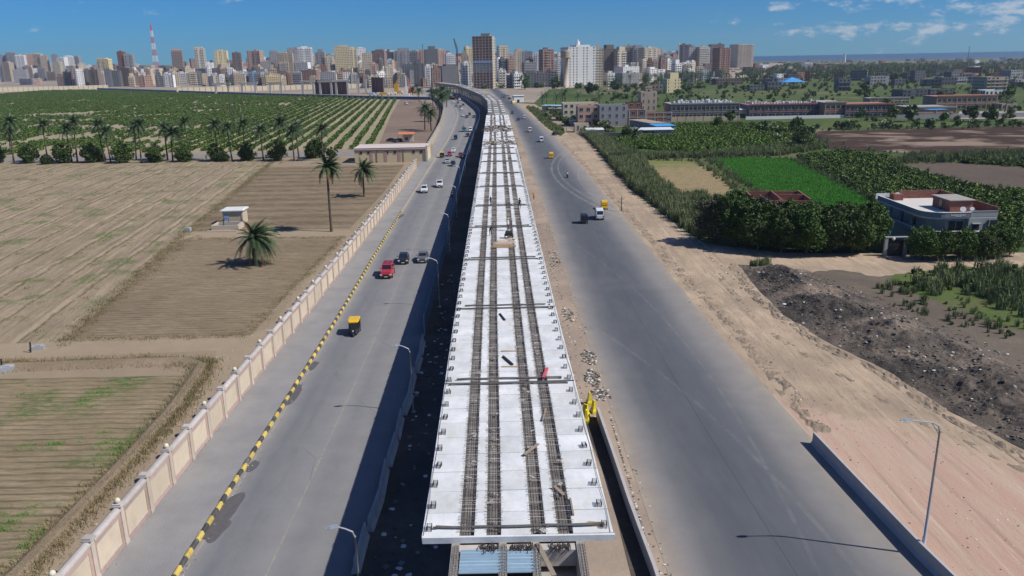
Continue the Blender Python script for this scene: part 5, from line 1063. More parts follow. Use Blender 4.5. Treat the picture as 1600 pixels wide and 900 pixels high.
def car_proto(kind, paint_):
    # front faces -y
    S = dict(sedan=dict(L=4.3, w=1.68, zs=(.22, .62, .86), st=[(-2.15, .72), (-2.05, .95), (-.95, 1.02), (.0, 1.03), (1.25, 1.05), (2.0, .98), (2.15, .8)], cab=(-1.0, 1.6, -.35, 1.05, 1.42)),
             hatch=dict(L=3.9, w=1.65, st=[(-1.95, .72), (-1.85, .95), (-.85, 1.03), (0, 1.05), (1.3, 1.05), (1.9, 1.0), (1.95, .8)], cab=(-.95, 1.85, -.3, 1.5, 1.48)),
             wagon=dict(L=4.6, w=1.75, st=[(-2.3, .8), (-2.2, 1.05), (-1.1, 1.12), (0, 1.15), (1.5, 1.15), (2.25, 1.1), (2.3, .85)], cab=(-1.15, 2.2, -.5, 2.0, 1.72)),
             suv=dict(L=4.8, w=1.85, st=[(-2.4, .85), (-2.3, 1.15), (-1.15, 1.22), (0, 1.25), (1.5, 1.25), (2.35, 1.2), (2.4, .9)], cab=(-1.15, 2.3, -.5, 2.1, 1.85)),
             van=dict(L=4.7, w=1.75, st=[(-2.35, .85), (-2.3, 1.05), (-1.9, 1.18), (0, 1.2), (1.5, 1.2), (2.3, 1.15), (2.35, .9)], cab=(-1.95, 2.3, -1.35, 2.2, 2.0)),
             truck=dict(L=5.4, w=1.9, st=[(-2.7, .9), (-2.65, 1.2), (-2.2, 1.3), (-1.2, 1.3), (-1.0, 1.0), (2.6, 1.0), (2.7, .9)], cab=(-2.3, -1.15, -2.0, -1.2, 2.1)))[kind]
    r = link('car_proto', None); w = S['w'] / 2; m = MB(); rings = []
    for y, z in S['st']:
        ww = w * (.90 if abs(y) > S['L'] / 2 - .12 else 1.0); rings.append([(-ww, y, .24), (ww, y, .24), (ww, y, z * .62), (ww * .96, y, z * .88), (ww * .88, y, z), (-ww * .88, y, z), (-ww * .96, y, z * .88), (-ww, y, z * .62)])
    m.sec(rings)
    y0, y1, y2, y3, zr = S['cab']; zb = lerp([(a, b_) for a, b_ in S['st']], y0) - .02; zb2 = lerp(S['st'], min(y1, S['L'] / 2 - .1)) - .02; wb, wt = w * .90, w * (.74 if kind in ('sedan', 'hatch') else .84)
    C8 = [(-wb, y0, zb), (wb, y0, zb), (wb, y1, zb2), (-wb, y1, zb2), (-wt, y2, zr), (wt, y2, zr), (wt, y3, zr), (-wt, y3, zr)]
    m.add(C8, [(0, 1, 5, 4), (1, 2, 6, 5), (2, 3, 7, 6), (3, 0, 4, 7), (4, 5, 6, 7)])
    m.add([(x * .86, y * .9 + (y2 + y3) * .05, z + .035) for x, y, z in C8[4:]] + C8[4:], [(0, 1, 2, 3), (4, 5, 1, 0), (5, 6, 2, 1), (6, 7, 3, 2), (7, 4, 0, 3)])
    m.build('body', paint_, r)
    pane(C8, (0, 1, 5, 4), .07, m_glass, 'windshield', r); pane(C8, (2, 3, 7, 6), .09, m_glass, 'rear_window', r, 0, .98)
    n = 3 if kind == 'van' else (1 if kind == 'truck' else 2)
    for fc in ((1, 2, 6, 5), (3, 0, 4, 7)):
        for k in range(n):
            a, b_, c, d = [Vector(C8[i]) for i in fc]; s0_, s1_ = k / n, (k + 1) / n
            Q = [a.lerp(b_, s0_), a.lerp(b_, s1_), d.lerp(c, s1_), d.lerp(c, s0_)]; pane([tuple(q) for q in Q], (0, 1, 2, 3), .07, m_glass, 'side_window', r, .04, .98)
    for sx in (-1, 1):
        for y in (-S['L'] * .31, S['L'] * .30): wheel(r, sx * (w - .06), y, .31 if kind != 'suv' else .36)
        m = MB(); m.bx(sx * w * .78 - .17, -S['L'] / 2 - .015, .60, sx * w * .78 + .13 * (1 if sx < 0 else 1), -S['L'] / 2 + .10, .80); m.build('headlight', m_hl, r)
        m = MB(); m.bx(sx * w * .82 - .12, S['L'] / 2 - .08, .68, sx * w * .82 + .10, S['L'] / 2 + .015, .90 if kind != 'van' else 1.05); m.build('tail_light', m_tl, r)
        m = MB(); m.obx((sx * (w + .08), y0 + .35, zb + .12), .16, .1, .14); m.build('mirror', m_trim, r)
    m = MB(); m.bx(-w * .92, -S['L'] / 2 - .05, .24, w * .92, -S['L'] / 2 + .08, .46); m.build('front_bumper', m_trim if kind != 'sedan' else paint_, r)
    m = MB(); m.bx(-w * .92, S['L'] / 2 - .08, .26, w * .92, S['L'] / 2 + .05, .48); m.build('rear_bumper', m_trim if kind != 'sedan' else paint_, r)
    m = MB(); m.bx(-w * .45, -S['L'] / 2 - .02, .54, w * .45, -S['L'] / 2 + .03, .72); m.build('grille', m_trim, r)
    for sy in (-1, 1): m = MB(); m.bx(-.24, sy * (S['L'] / 2 + .055) - .01, .32, .24, sy * (S['L'] / 2 + .055) + .01, .44); m.build('number_plate', m_plate, r)
    if kind == 'truck':
        m = MB()
        for a_ in ((-.93, -1.0, .98, -.87, 2.6, 1.9), (.87, -1.0, .98, .93, 2.6, 1.9), (-.93, 2.54, .98, .93, 2.6, 1.9), (-.93, -1.0, .98, .93, -.94, 2.1)): m.bx(*a_)
        m.build('cargo_side', paint_, r)
    if kind == 'suv' or kind == 'wagon':
        m = MB()
        for sx in (-.55, .55): m.bx(sx - .02, y2 + .2, zr + .05, sx + .02, y3 - .2, zr + .09)
        for k in range(4): yy = y2 + .3 + (y3 - y2 - .6) * k / 3; m.bx(-.57, yy - .02, zr + .07, .57, yy + .02, zr + .10)
        m.build('roof_rack', m_trim, r)
    return r
def three_wheeler(body, roof):
    r = link('car_proto', None); m = MB()
    m.sec([[(-.30, -1.25, .30), (.30, -1.25, .30), (.28, -1.25, .85), (-.28, -1.25, .85)], [(-.42, -.9, .25), (.42, -.9, .25), (.40, -.9, .95), (-.40, -.9, .95)], [(-.62, -.35, .25), (.62, -.35, .25), (.62, -.35, .60), (-.62, -.35, .60)], [(-.65, .2, .25), (.65, .2, .25), (.65, .2, .80), (-.65, .2, .80)], [(-.65, 1.3, .32), (.65, 1.3, .32), (.65, 1.25, .95), (-.65, 1.25, .95)]]); m.build('body', body, r)
    m = MB(); m.sec([[(-.50, -.85, 1.55), (.50, -.85, 1.55), (.46, -.85, 1.66), (-.46, -.85, 1.66)], [(-.64, -.3, 1.62), (.64, -.3, 1.62), (.58, -.3, 1.76), (-.58, -.3, 1.76)], [(-.66, 1.2, 1.60), (.66, 1.2, 1.60), (.58, 1.2, 1.74), (-.58, 1.2, 1.74)], [(-.66, 1.32, .95), (.66, 1.32, .95), (.62, 1.34, 1.5), (-.62, 1.34, 1.5)]]); m.build('canopy', roof, r)
    m = MB()
    for p_ in ((-.42, -.88), (.42, -.88), (-.62, .25), (.62, .25)): m.tube([(p_[0], p_[1], .8), (p_[0] * 1.05, p_[1], 1.62)], .025, 5)
    m.build('frame', m_trim, r); C8 = [(-.40, -.92, .95), (.40, -.92, .95), (0, 0, 0), (0, 0, 0), (-.44, -.84, 1.56), (.44, -.84, 1.56)]
    pane(C8, (0, 1, 5, 4), .06, m_glass, 'windshield', r); m = MB(); m.bx(-.55, .30, .60, .55, .95, .82); m.bx(-.55, .95, .8, .55, 1.10, 1.3); m.build('seat', m_trim, r)
    m = MB(); m.disc((0, -1.32, .72), (0, 1, 0), .09, .08, 10); m.build('headlight', m_hl, r)
    for x, y in ((0, -1.2), (-.6, .95), (.6, .95)): wheel(r, x, y, .24, .12)
    return r
def motorbike(col):
    r = link('car_proto', None); m = MB(); m.sec([[(-.10, -.35, .62), (.10, -.35, .62), (.12, -.35, .88), (-.12, -.35, .88)], [(-.12, .0, .50), (.12, .0, .50), (.12, .0, .80), (-.12, .0, .80)], [(-.10, .75, .62), (.10, .75, .62), (.08, .75, .78), (-.08, .75, .78)]]); m.build('body', col, r)
    m = MB(); m.tube([(0, -.68, .31), (0, -.42, .95)], .035, 6); m.tube([(-.33, -.38, 1.02), (0, -.44, .98), (.33, -.38, 1.02)], .02, 5); m.tube([(0, .65, .31), (0, .05, .45), (0, -.3, .5)], .035, 6); m.build('frame', m_trim, r)
    m = MB(); m.bx(-.12, .0, .78, .12, .7, .86); m.build('seat', m_trim, r); m = MB(); m.disc((0, -.52, .9), (0, 1, 0), .09, .08, 10); m.build('headlight', m_hl, r)
    for y in (-.68, .65): wheel(r, 0, y, .31, .10)
    return r
PROTO = {}
VN = dict(sedan='parked_car', hatch='hatchback_car', wagon='estate_car', suv='utility_car', van='minibus', truck='pickup_truck', trike='three_wheeler', bike='motorcycle')
VN['sedan'] = 'saloon_car'
VC = dict(sedan='car', hatch='car', wagon='car', suv='car', van='minibus', truck='truck', trike='three wheeler', bike='motorcycle')
def vehicle(kind, col, label, u, v, rz, z=.055, roof=None, scale=1.):
    key = (kind, col, roof)
    if key not in PROTO:
        PROTO[key] = three_wheeler(CP[col], CP[roof]) if kind == 'trike' else (motorbike(CP[col]) if kind == 'bike' else car_proto(kind, CP[col])); r = PROTO[key]
    else: r = dup(PROTO[key], (0, 0, 0))
    r.name = VN[kind]; p_ = G(u, v, z); r.location = p_; r.rotation_euler = (0, 0, rz); r.scale = (scale,) * 3; tag(r, label, VC[kind], 'vehicles on the left road' if u < 760 else 'vehicles on the right road'); return r
IN = .03; OUT = math.pi
vehicle('trike', 'black', 'yellow-roofed dark three-wheeler alone on the left road', 554, 521, IN + .05, roof='yellow', scale=1.06)
vehicle('suv', 'red', 'red utility car with roof rack leading two dark cars', 606, 430, IN, scale=1.0)
vehicle('sedan', 'black', 'black saloon just behind the red utility car', 631, 409, IN + .04); vehicle('sedan', 'grey', 'grey saloon close to the hoarding, beside the black saloon', 661, 407, IN + .02)
vehicle('wagon', 'white', 'white estate car on the left road, nearer of the two', 663, 300, IN + .04); vehicle('wagon', 'white', 'white estate car on the left road, farther of the two', 687, 291.5, IN + .04)
vehicle('hatch', 'black', 'black hatchback below the row of red cars', 708, 259, IN + .05); vehicle('sedan', 'silver', 'silver saloon beside the black hatchback', 699, 254.5, IN + .05)
vehicle('trike', 'black', 'black and yellow three-wheeler by the gate', 690.5, 246, IN, roof='yellow', scale=1.1); vehicle('hatch', 'red', 'bright red hatchback beside the yellow three-wheeler', 702.5, 243.5, IN)
vehicle('sedan', 'white', 'white saloon behind the red hatchback', 708.5, 237.5, IN); vehicle('sedan', 'maroon', 'dark red saloon near the hoarding', 720, 245, IN); vehicle('hatch', 'navy', 'dark blue car in the hoarding shade', 726, 247, IN)
vehicle('trike', 'black', 'dark three-wheeler by itself near the left kerb', 712, 218, IN, roof='navy', scale=1.1); vehicle('hatch', 'black', 'black car behind the teal truck on the right lane', 731, 213.5, IN + .1)
vehicle('truck', 'teal', 'teal pickup truck in the middle of the left road', 725, 205.5, IN + .1); vehicle('van', 'white', 'white minibus right of the teal truck', 734.7, 205.5, IN + .1)
for k, (u, v, kd, c) in enumerate([(723, 182, 'hatch', 'white'), (729.5, 184, 'sedan', 'black'), (734, 180.5, 'trike', 'black'), (741, 184, 'sedan', 'black'), (721, 171.5, 'sedan', 'white'), (719.5, 168, 'hatch', 'maroon'), (713, 167, 'sedan', 'grey'), (723.7, 165, 'sedan', 'black'), (715.6, 161.5, 'hatch', 'black'), (708.5, 161, 'van', 'white'), (712, 156, 'sedan', 'grey'), (718, 157, 'van', 'white'), (708, 153, 'hatch', 'red'), (715, 152.5, 'van', 'silver'), (722, 153, 'van', 'maroon'), (705, 150, 'van', 'white'), (712, 148.5, 'hatch', 'silver')]):
    vehicle(kd, c, ['white hatchback ahead of the jam on the left', 'black saloon ahead of the jam', 'dark three-wheeler between two black saloons', 'black saloon nearest the hoarding before the jam', 'white saloon at the head of the queue', 'dark red car behind the white saloon of the queue', 'grey saloon by the left kerb in the queue', 'black saloon on the right lane of the queue', 'black hatchback in the queue on the bend', 'white minibus alone at the kerb on the bend', 'grey saloon deep in the jam', 'white minibus deep in the jam', 'red hatchback deep in the jam', 'silver minibus deep in the jam', 'dark red minibus deep in the jam', 'farthest white minibus of the jam', 'farthest silver hatchback of the jam'][k], u, v, IN + .18, roof='black' if kd == 'trike' else None)
def ride(label_b, label_p, col, u, v, rz, sh=3):
    b_ = vehicle('bike', col, label_b, u, v, rz); person(label_p, (b_.location.x, b_.location.y, b_.location.z + .88), rz, 'sit', sh)
    bpy.context.view_layer.update(); pl_ = bpy.context.scene.objects[-1]
for a_ in [('dark red motorcycle riding in the hoarding shade', 'rider in dark clothes on the motorcycle by the hoarding', 'maroon', 707, 308, IN, 3), ('motorcycle ahead of the teal truck', 'rider in white on the motorcycle ahead of the teal truck', 'black', 724.6, 198.5, IN, 0), ('black motorcycle heading away on the right road', 'rider in white shirt heading away on the right road', 'black', 886.5, 277.5, OUT + .1, 0)]: ride(*a_)
vehicle('van', 'white', 'white minibus on the right road, beside the dark three-wheeler', 936.5, 341, OUT - .05); vehicle('trike', 'black', 'dark three-wheeler left of the white minibus', 912, 348, OUT, roof='black', scale=1.1); vehicle('trike', 'yellow', 'yellow three-wheeler at the right road edge behind the minibus', 943.5, 326, OUT, roof='yellow', scale=1.1)
vehicle('trike', 'yellow', 'yellow three-wheeler far up the right road', 861, 247, OUT, roof='yellow', scale=1.15); vehicle('van', 'white', 'white minibus far up the right road, nearest of four', 846, 221.5, OUT); vehicle('van', 'white', 'white minibus by the left edge of the far right road', 828, 206, OUT)
vehicle('van', 'white', 'white minibus next to a dark blue saloon', 819.5, 185.5, OUT); vehicle('sedan', 'navy', 'dark blue saloon next to a white minibus', 810, 188, OUT); vehicle('wagon', 'blue', 'blue estate car far up the right road', 800.5, 178, OUT); vehicle('trike', 'yellow', 'yellow three-wheeler stopped by the far junction', 800.5, 162.5, OUT + .6, roof='yellow', scale=1.3)
for k, (u, v, c, kd) in enumerate([(786, 153, 'black', 'sedan'), (792, 152, 'grey', 'van'), (788, 150, 'white', 'van'), (797, 155, 'black', 'sedan'), (803, 153, 'blue', 'hatch'), (868, 211, 'black', 'sedan'), (612, 221, 'black', 'sedan'), (622, 222, 'black', 'hatch'), (635, 163, 'white', 'van'), (950, 140, 'white', 'van'), (945, 143, 'maroon', 'hatch')]):
    vehicle(kd, c, ['black saloon crossing the far junction', 'grey minibus at the far junction', 'white minibus at the far junction', 'black saloon right of the far junction', 'blue hatchback right of the far junction', 'dark car parked below the reed bank', 'left dark car parked behind the gatehouse', 'right dark car parked behind the gatehouse', 'white minibus in the far fallow strip', 'white minibus parked under the white apartment block', 'dark red car parked under the white apartment block'][k], u, v, U(-1.8, 1.8) if k < 5 or k > 5 else 2.6)
# ------------------------------------------------------------------ buildings
BM = dict(cream=P('cream_wall', (.66, .57, .42), .9, .10, .25, rnd=.12, dirt=(.38, .32, .25)), yellow=P('yellow_wall', (.72, .61, .36), .9, .08, .25, rnd=.1), grey=P('grey_wall', (.37, .37, .375), .9, .12, .25, rnd=.25, dirt=(.2, .19, .18)), dark=P('dark_grey_wall', (.17, .175, .19), .9, .15, .25, rnd=.2), brick=P('red_brick_wall', (.30, .145, .105), .95, .2, .4, rnd=.2), tan=P('tan_wall', (.54, .44, .33), .9, .12, .25, rnd=.2), white=P('white_wall', (.80, .79, .76), .85, .08, .25, rnd=.1), pink=P('pink_wall', (.58, .38, .29), .9, .12, .25, rnd=.15), blue=P('pale_blue_wall', (.28, .46, .62), .85, .08, .25), conc=P('raw_concrete_frame', (.44, .42, .39), .9, .12, .3, rnd=.15), salmon=P('salmon_wall', (.52, .33, .25), .9, .1, .3), brown=P('brown_wall', (.25, .19, .165), .92, .15, .3, rnd=.2))
m_win = P('dark_window', (.035, .042, .052), .25, .2, 1, spec=.5); m_wfr = P('window_frame_paint', (.50, .49, .46), .7, .1, 2); m_tank = P('water_tank_plastic', (.10, .12, .14), .6, .1, 2); m_roofc = P('roof_screed', (.33, .31, .28), .95, .2, .5, dirt=(.22, .2, .18)); m_slate = P('slate_cladding', (.10, .12, .15), .7, .15, .5)
WINB = {}
def bld(label, u0, u1, vt, Y, wall='cream', d=None, fr=None, bal=0, hut=True, rz=0., win=.46, group=None, name='apartment_building', cat='building', vb=None, dense=3.3, xyh=None, mats=BM, rseed=None, faces='FRL'):
    rng = random.Random(rseed if rseed is not None else label + str(u0))
    if xyh: x0, x1, h = xyh
    else:
        if vb: Y = G((u0 + u1) / 2, vb).y
        a, b_ = GY(u0, vt, Y), GY(u1, vt, Y); x0, x1, h = a.x, b_.x, (a.z + b_.z) / 2
    w = x1 - x0; d = d or max(8, min(26, w * rng.uniform(.8, 1.2))); r = thing(name, label, cat, ((x0 + x1) / 2, Y, 0), rz, group)
    mt = mats[wall]; fmt = mats[fr] if fr else mt; fl = max(1, round(h / 3.15)); fh = h / fl; W2 = w / 2
    m = MB(); e = .25; m.bx(-W2, 0, 0, W2, d, h - .9, 0)
    for q in ((-W2, 0, W2, e), (-W2, d - e, W2, d), (-W2, e, -W2 + e, d - e), (W2 - e, e, W2, d - e)): m.bx(q[0], q[1], h - .9, q[2], q[3], h, 0)
    m.add([(-W2 + e, e, h - .88), (W2 - e, e, h - .88), (W2 - e, d - e, h - .88), (-W2 + e, d - e, h - .88)], [(0, 1, 2, 3)], 1); m.build('wall', [mt, m_roofc], r)
    def place(mb, face, s, z, ww, hh, out):
        # box on a face: s along it from its left end seen from outside
        if face == 'F': mb.bx(-W2 + s - ww / 2, -out, z, -W2 + s + ww / 2, .02, z + hh)
        elif face == 'R': mb.bx(W2 - .02, s - ww / 2, z, W2 + out, s + ww / 2, z + hh)
        else: mb.bx(-W2 - out, s - ww / 2, z, -W2 + .02, s + ww / 2, z + hh)
    wm_, fm_, bm_ = MB(), MB(), MB(); near = Y < 520
    for face in faces:
        Lf = w if face == 'F' else d; nb = max(1, round(Lf / dense)); bw = Lf / nb; dead = rng.random() < .22 and face != 'F' and not near
        skip = set(rng.sample(range(nb), k=max(0, nb // 4))) if nb > 3 and rng.random() < .5 else set()
        for f in range(fl):
            if fr:
                for b2 in range(0): pass
            for k in range(nb):
                s = (k + .5) * bw
                if fr and rng.random() < .5 and not near: continue
                if dead or k in skip: continue
                ww = bw * win * (1.5 if k % 2 and rng.random() < .2 else 1); hh = fh * .46; z = f * fh + fh * .30
                if near:
                    kk = (face, round(ww, 2), round(hh, 2))
                    if kk not in WINB:
                        q = MB(); q2 = MB()
                        if face == 'F': q.bx(-ww / 2, -.05, 0, ww / 2, .02, hh); [q2.bx(*c_) for c_ in ((-ww / 2 - .08, -.10, -.1, ww / 2 + .08, .02, 0), (-ww / 2 - .08, -.08, hh, ww / 2 + .08, .02, hh + .09), (-ww / 2 - .08, -.08, 0, -ww / 2, .02, hh), (ww / 2, -.08, 0, ww / 2 + .08, .02, hh), (-.03, -.08, 0, .03, -.04, hh))]
                        else:
                            q.bx(-.02, -ww / 2, 0, .05, ww / 2, hh); [q2.bx(*c_) for c_ in ((-.02, -ww / 2 - .08, -.1, .10, ww / 2 + .08, 0), (-.02, -ww / 2 - .08, hh, .08, ww / 2 + .08, hh + .09), (-.02, -ww / 2 - .08, 0, .08, -ww / 2, hh), (-.02, ww / 2, 0, .08, ww / 2 + .08, hh))]
                            if face == 'L': q.v = [(-x_, y_, z_) for x_, y_, z_ in q.v]; q2.v = [(-x_, y_, z_) for x_, y_, z_ in q2.v]
                        WINB[kk] = (q.mesh('window', m_win), q2.mesh('frame', m_wfr))
                    loc = (-W2 + s, 0, z) if face == 'F' else ((W2 if face == 'R' else -W2), s, z)
                    if rng.random() < .9: wo = link('window', WINB[kk][0], r, loc); link('frame', WINB[kk][1], wo)
                else: place(wm_, face, s, z, ww, hh, .07)
                if bal and face in 'FR' and (k % 3 == (1 if bal == 1 else 0) or bal == 3) and f > 0:
                    place(bm_, face, s, f * fh, bw * .8, .14, 1.15)
                    if face == 'F':
                        x_ = -W2 + s; bm_.bx(x_ - bw * .4, -1.15, f * fh + .14, x_ + bw * .4, -1.07, f * fh + 1.05)
                    else: bm_.bx(W2 + 1.07, s - bw * .4, f * fh + .14, W2 + 1.15, s + bw * .4, f * fh + 1.05)
        if fr:
            for f in range(fl + 1): place(fm_, face, Lf / 2, min(h - .3, f * fh), Lf + (.3 if face == 'F' else 0), .38, .16)
            nb2 = max(2, round(Lf / 4.2))
            for k in range(nb2 + 1): place(fm_, face, min(Lf - .2, max(.2, Lf * k / nb2)), 0, .4, h - .3, .14)
        elif not near and rng.random() < .75:
            bh = rng.choice([.25, .5, .9])
            for f in range(1, fl): place(fm_, face, Lf / 2, f * fh - .1, Lf, bh, .12 if bh < .6 else .9)
    if wm_.v: o = wm_.build('window', m_win, r); o['kind'] = 'stuff'
    if fm_.v: fm_.build('frame', mats['conc'] if fr else mt, r)
    if bm_.v: o = bm_.build('balcony', mats['white'] if wall in ('cream', 'yellow', 'white') else mats['conc'], r); o['kind'] = 'stuff'
    if hut and not near and rng.random() < .55:      # set-back top floors
        a_, b_2 = rng.uniform(.0, .35), rng.uniform(.55, 1); hx_ = rng.choice((3.1, 3.1, 6.2)); m = MB(); m.bx(-W2 + w * a_, d * .1, h - .9, -W2 + w * b_2, d * .8, h + hx_ - .9); m.build('top_floor', mt, r)
    if hut:
        hw = min(w * .4, 5); x = rng.uniform(-W2 * .5, W2 * .5); m = MB(); m.bx(x - hw / 2, d * .3, h - .9, x + hw / 2, d * .3 + min(5, d * .4), h + 2.1); m.bx(x - hw / 2 - .2, d * .3 - .2, h + 2.1, x + hw / 2 + .2, d * .3 + min(5, d * .4) + .2, h + 2.3); m.build('roof_hut', mt, r)
        if rng.random() < .6: m = MB(); x = rng.uniform(-W2 * .7, W2 * .7); m.tube([(x, d * .2, h - .9), (x, d * .2, h + .9)], .8, 8); m.build('water_tank', m_tank if rng.random() < .6 else mats['white'], r)
    return r
# --- gatehouse at the end of the near wall
m_gy = P('yellow_stucco', (.60, .50, .32), .9, .08, 1); m_gp = P('pink_band', (.42, .28, .23), .9, .1, 1)
gx0, gx1 = G(553.7, 255.6).x, G(667, 253).x; gY = 268.5; gh = 4.75; gt_ = thing('gatehouse', 'cream single-storey gatehouse with six small dark windows by the wall gate', 'building', ((gx0 + gx1) / 2, gY, 0)); W2 = (gx1 - gx0) / 2
m = MB(); m.bx(-W2, 0, 0, W2, 13.5, gh - .5); m.build('wall', m_gy, gt_); m = MB(); m.bx(-W2 - .3, -.3, gh - .5, W2 + .3, 13.8, gh + .04)
for q in ((-W2 - .3, -.3, W2 + .3, 0), (-W2 - .3, 13.5, W2 + .3, 13.8), (-W2 - .3, 0, -W2, 13.5), (W2, 0, W2 + .3, 13.5)): m.bx(q[0], q[1], gh - .12, q[2], q[3], gh + .12)
m.build('roof', P('pale_roof', (.56, .48, .44), .9, .08, .6), gt_)
m = MB(); m.bx(-W2 - .05, -.05, gh - 1.0, W2 + .05, 0, gh - .5); m.build('cornice', m_gp, gt_)
for f in (.088, .196, .453, .56, .819, .925):
    x = -W2 + 2 * W2 * f; m = MB(); m.bx(x - .42, -.04, gh * .60, x + .42, .02, gh * .80); o = m.build('window', m_win, gt_); m = MB()
    for c_ in ((x - .5, -.07, gh * .58, x + .5, 0, gh * .60), (x - .5, -.07, gh * .80, x + .5, 0, gh * .815), (x - .5, -.07, gh * .60, x - .42, 0, gh * .80), (x + .42, -.07, gh * .60, x + .5, 0, gh * .80)): m.bx(*c_)
    m.build('frame', m_gp, o)
for f in (.22, .42, .61): x = -W2 + 2 * W2 * f + .2; m = MB(); m.bx(x - .5, -.06, 0, x + .5, 0, gh - 1.0); m.build('band', m_gp, gt_)
for f in (.308, .676): x = -W2 + 2 * W2 * f; m = MB(); m.tube([(x, -.1, 0), (x, -.1, gh - .3)], .07, 6); m.build('drain_pipe', m_trim, gt_)
m = MB(); m.bx(W2 - .3, -.35, 0, W2 + .35, .4, gh + .6); m.build('corner_pier', m_wp, gt_)
kx0 = G(638, 222); kk_ = thing('guard_hut', 'small hut with orange-red roof behind the gatehouse', 'hut', (kx0.x, kx0.y, 0)); m = MB(); m.bx(-2, 0, 0, 2, 3, 3.0); m.build('wall', BM['cream'], kk_); m = MB(); m.sec([[(-4.2, -.8, 3.1), (2.6, -.8, 3.1), (2.6, -.8, 3.3), (-4.2, -.8, 3.3)], [(-4.2, 3.5, 3.7), (2.6, 3.5, 3.7), (2.6, 3.5, 3.9), (-4.2, 3.5, 3.9)]]); m.build('roof', P('orange_roof', (.55, .20, .10), .8, .1, 1), kk_)
m = MB(); m.bx(-1.2, -.04, .9, -.1, .01, 2.0); m.build('window', m_win, kk_); m = MB(); [m.tube([(x_, -.6, 0), (x_, -.6, 3.1)], .07, 5) for x_ in (-4, -2.2, 2.3)]; m.build('post', m_trim, kk_)
m = MB(); m.obx((0, 0, 1.3), 14, .25, 2.6); tag(m.build('yard_wall', m_gy, None, loc=(G(655, 226).x + 1, 300, 0)), 'low cream yard wall between gatehouse and curving wall', 'wall')
# --- pump house and its basin
m_ph = P('beige_plaster', (.50, .42, .32), .9, .08, 1, dirt=(.40, .33, .25)); hx = G(354.7, 348.4); hx2 = G(381.4, 350); ph = thing('pump_house', 'small flat-roofed beige pump house in the ploughed fields', 'hut', ((hx.x + hx2.x) / 2, hx2.y - .5, 0), .04); w = (hx2.x - hx.x) / 2
m = MB(); m.bx(-w, 0, 0, w, 3.6, 2.85); m.build('wall', m_ph, ph); m = MB(); m.sec([[(-w - .35, -.35, 2.85), (w + .35, -.35, 2.85), (w + .35, 3.95, 2.85), (-w - .35, 3.95, 2.85)], [(-w - .35, -.35, 3.05), (w + .35, -.35, 3.05), (w + .35, 3.95, 3.05), (-w - .35, 3.95, 3.05)], [(-w, .1, 3.2), (w, .1, 3.2), (w, 3.5, 3.2), (-w, 3.5, 3.2)]]); m.build('roof', P('whitewashed_roof', (.62, .62, .60), .85, .1, 2), ph)
m = MB(); m.bx(-w + .3, -.06, .1, -w + 1.15, .01, 2.15); m.build('door', P('blue_door_paint', (.28, .38, .58), .6, .1, 2), ph); m = MB(); m.bx(w - .22, -.08, 0, w + .06, .06, 2.85); m.build('corner_post', m_ph, ph)
bp = G(352, 361); bs_ = thing('water_basin', 'low concrete water basin in front of the pump house', 'basin', (bp.x, bp.y, 0), .04); m = MB(); W_, D_ = 2.7, 4.2
for c_ in ((-W_, 0, 0, W_, .3, 1.15), (-W_, D_ - .3, 0, W_, D_, 1.15), (-W_, .3, 0, -W_ + .3, D_ - .3, 1.15), (W_ - .3, .3, 0, W_, D_ - .3, 1.15)): m.bx(*c_)
m.build('rim', m_ph, bs_); m = MB(); m.bx(-W_ + .3, .3, 0, W_ - .3, D_ - .3, .75); m.build('water', P('basin_water', (.10, .14, .16), .1, .1, 2, spec=.6), bs_); m = MB(); m.tube([(-.2, .15, 0), (-.2, .15, 2.5)], .09, 7); m.tube([(-.2, .15, 2.45), (.6, 1.0, 2.45), (.6, 1.0, 1.5)], .07, 6); m.build('standpipe', m_trim, bs_)
m = MB(); m.bx(-3.4, -1.0, 0, 2.5, -.7, .25); m.bx(-3.4, -.3, 0, 2.5, -.05, .25); m.build('channel', m_ph, bs_)
p = G(294, 361); m = MB(); m.obx((0, 0, .35), 1.1, 1.0, .7); m.obx((0, 0, .75), .8, .7, .12); tag(m.build('valve_box', m_jc, None, loc=(p.x, p.y, 0)), 'small grey concrete valve box among the ridges left of the pump house', 'box')
p = G(60, 546); m = MB(); m.obx((0, 0, .25), 1.3, .9, .5, .3); m.obx((.1, 0, .55), .7, .6, .1, .1); tag(m.build('valve_box', m_jc, None, loc=(p.x, p.y, 0)), 'white-topped concrete valve box beside the field track', 'box')
p = G(12, 580); m = MB(); m.obx((0, 0, .3), 1.3, 1.0, .6, .4); m.obx((.1, 0, .65), .7, .6, .1, .1); tag(m.build('valve_box', m_jc, None, loc=(p.x, p.y, 0)), 'concrete valve box at the left edge of the photo', 'box')
for u, v, lab in [(48, 551, 'short dark post by the white-topped valve box'), (3, 578, 'leaning dark post at the left edge')]: p = G(u, v); m = MB(); m.tube([(0, 0, 0), (.15, 0, 1.3)], .09, 6); tag(m.build('field_post', m_trim, None, loc=p), lab, 'post')
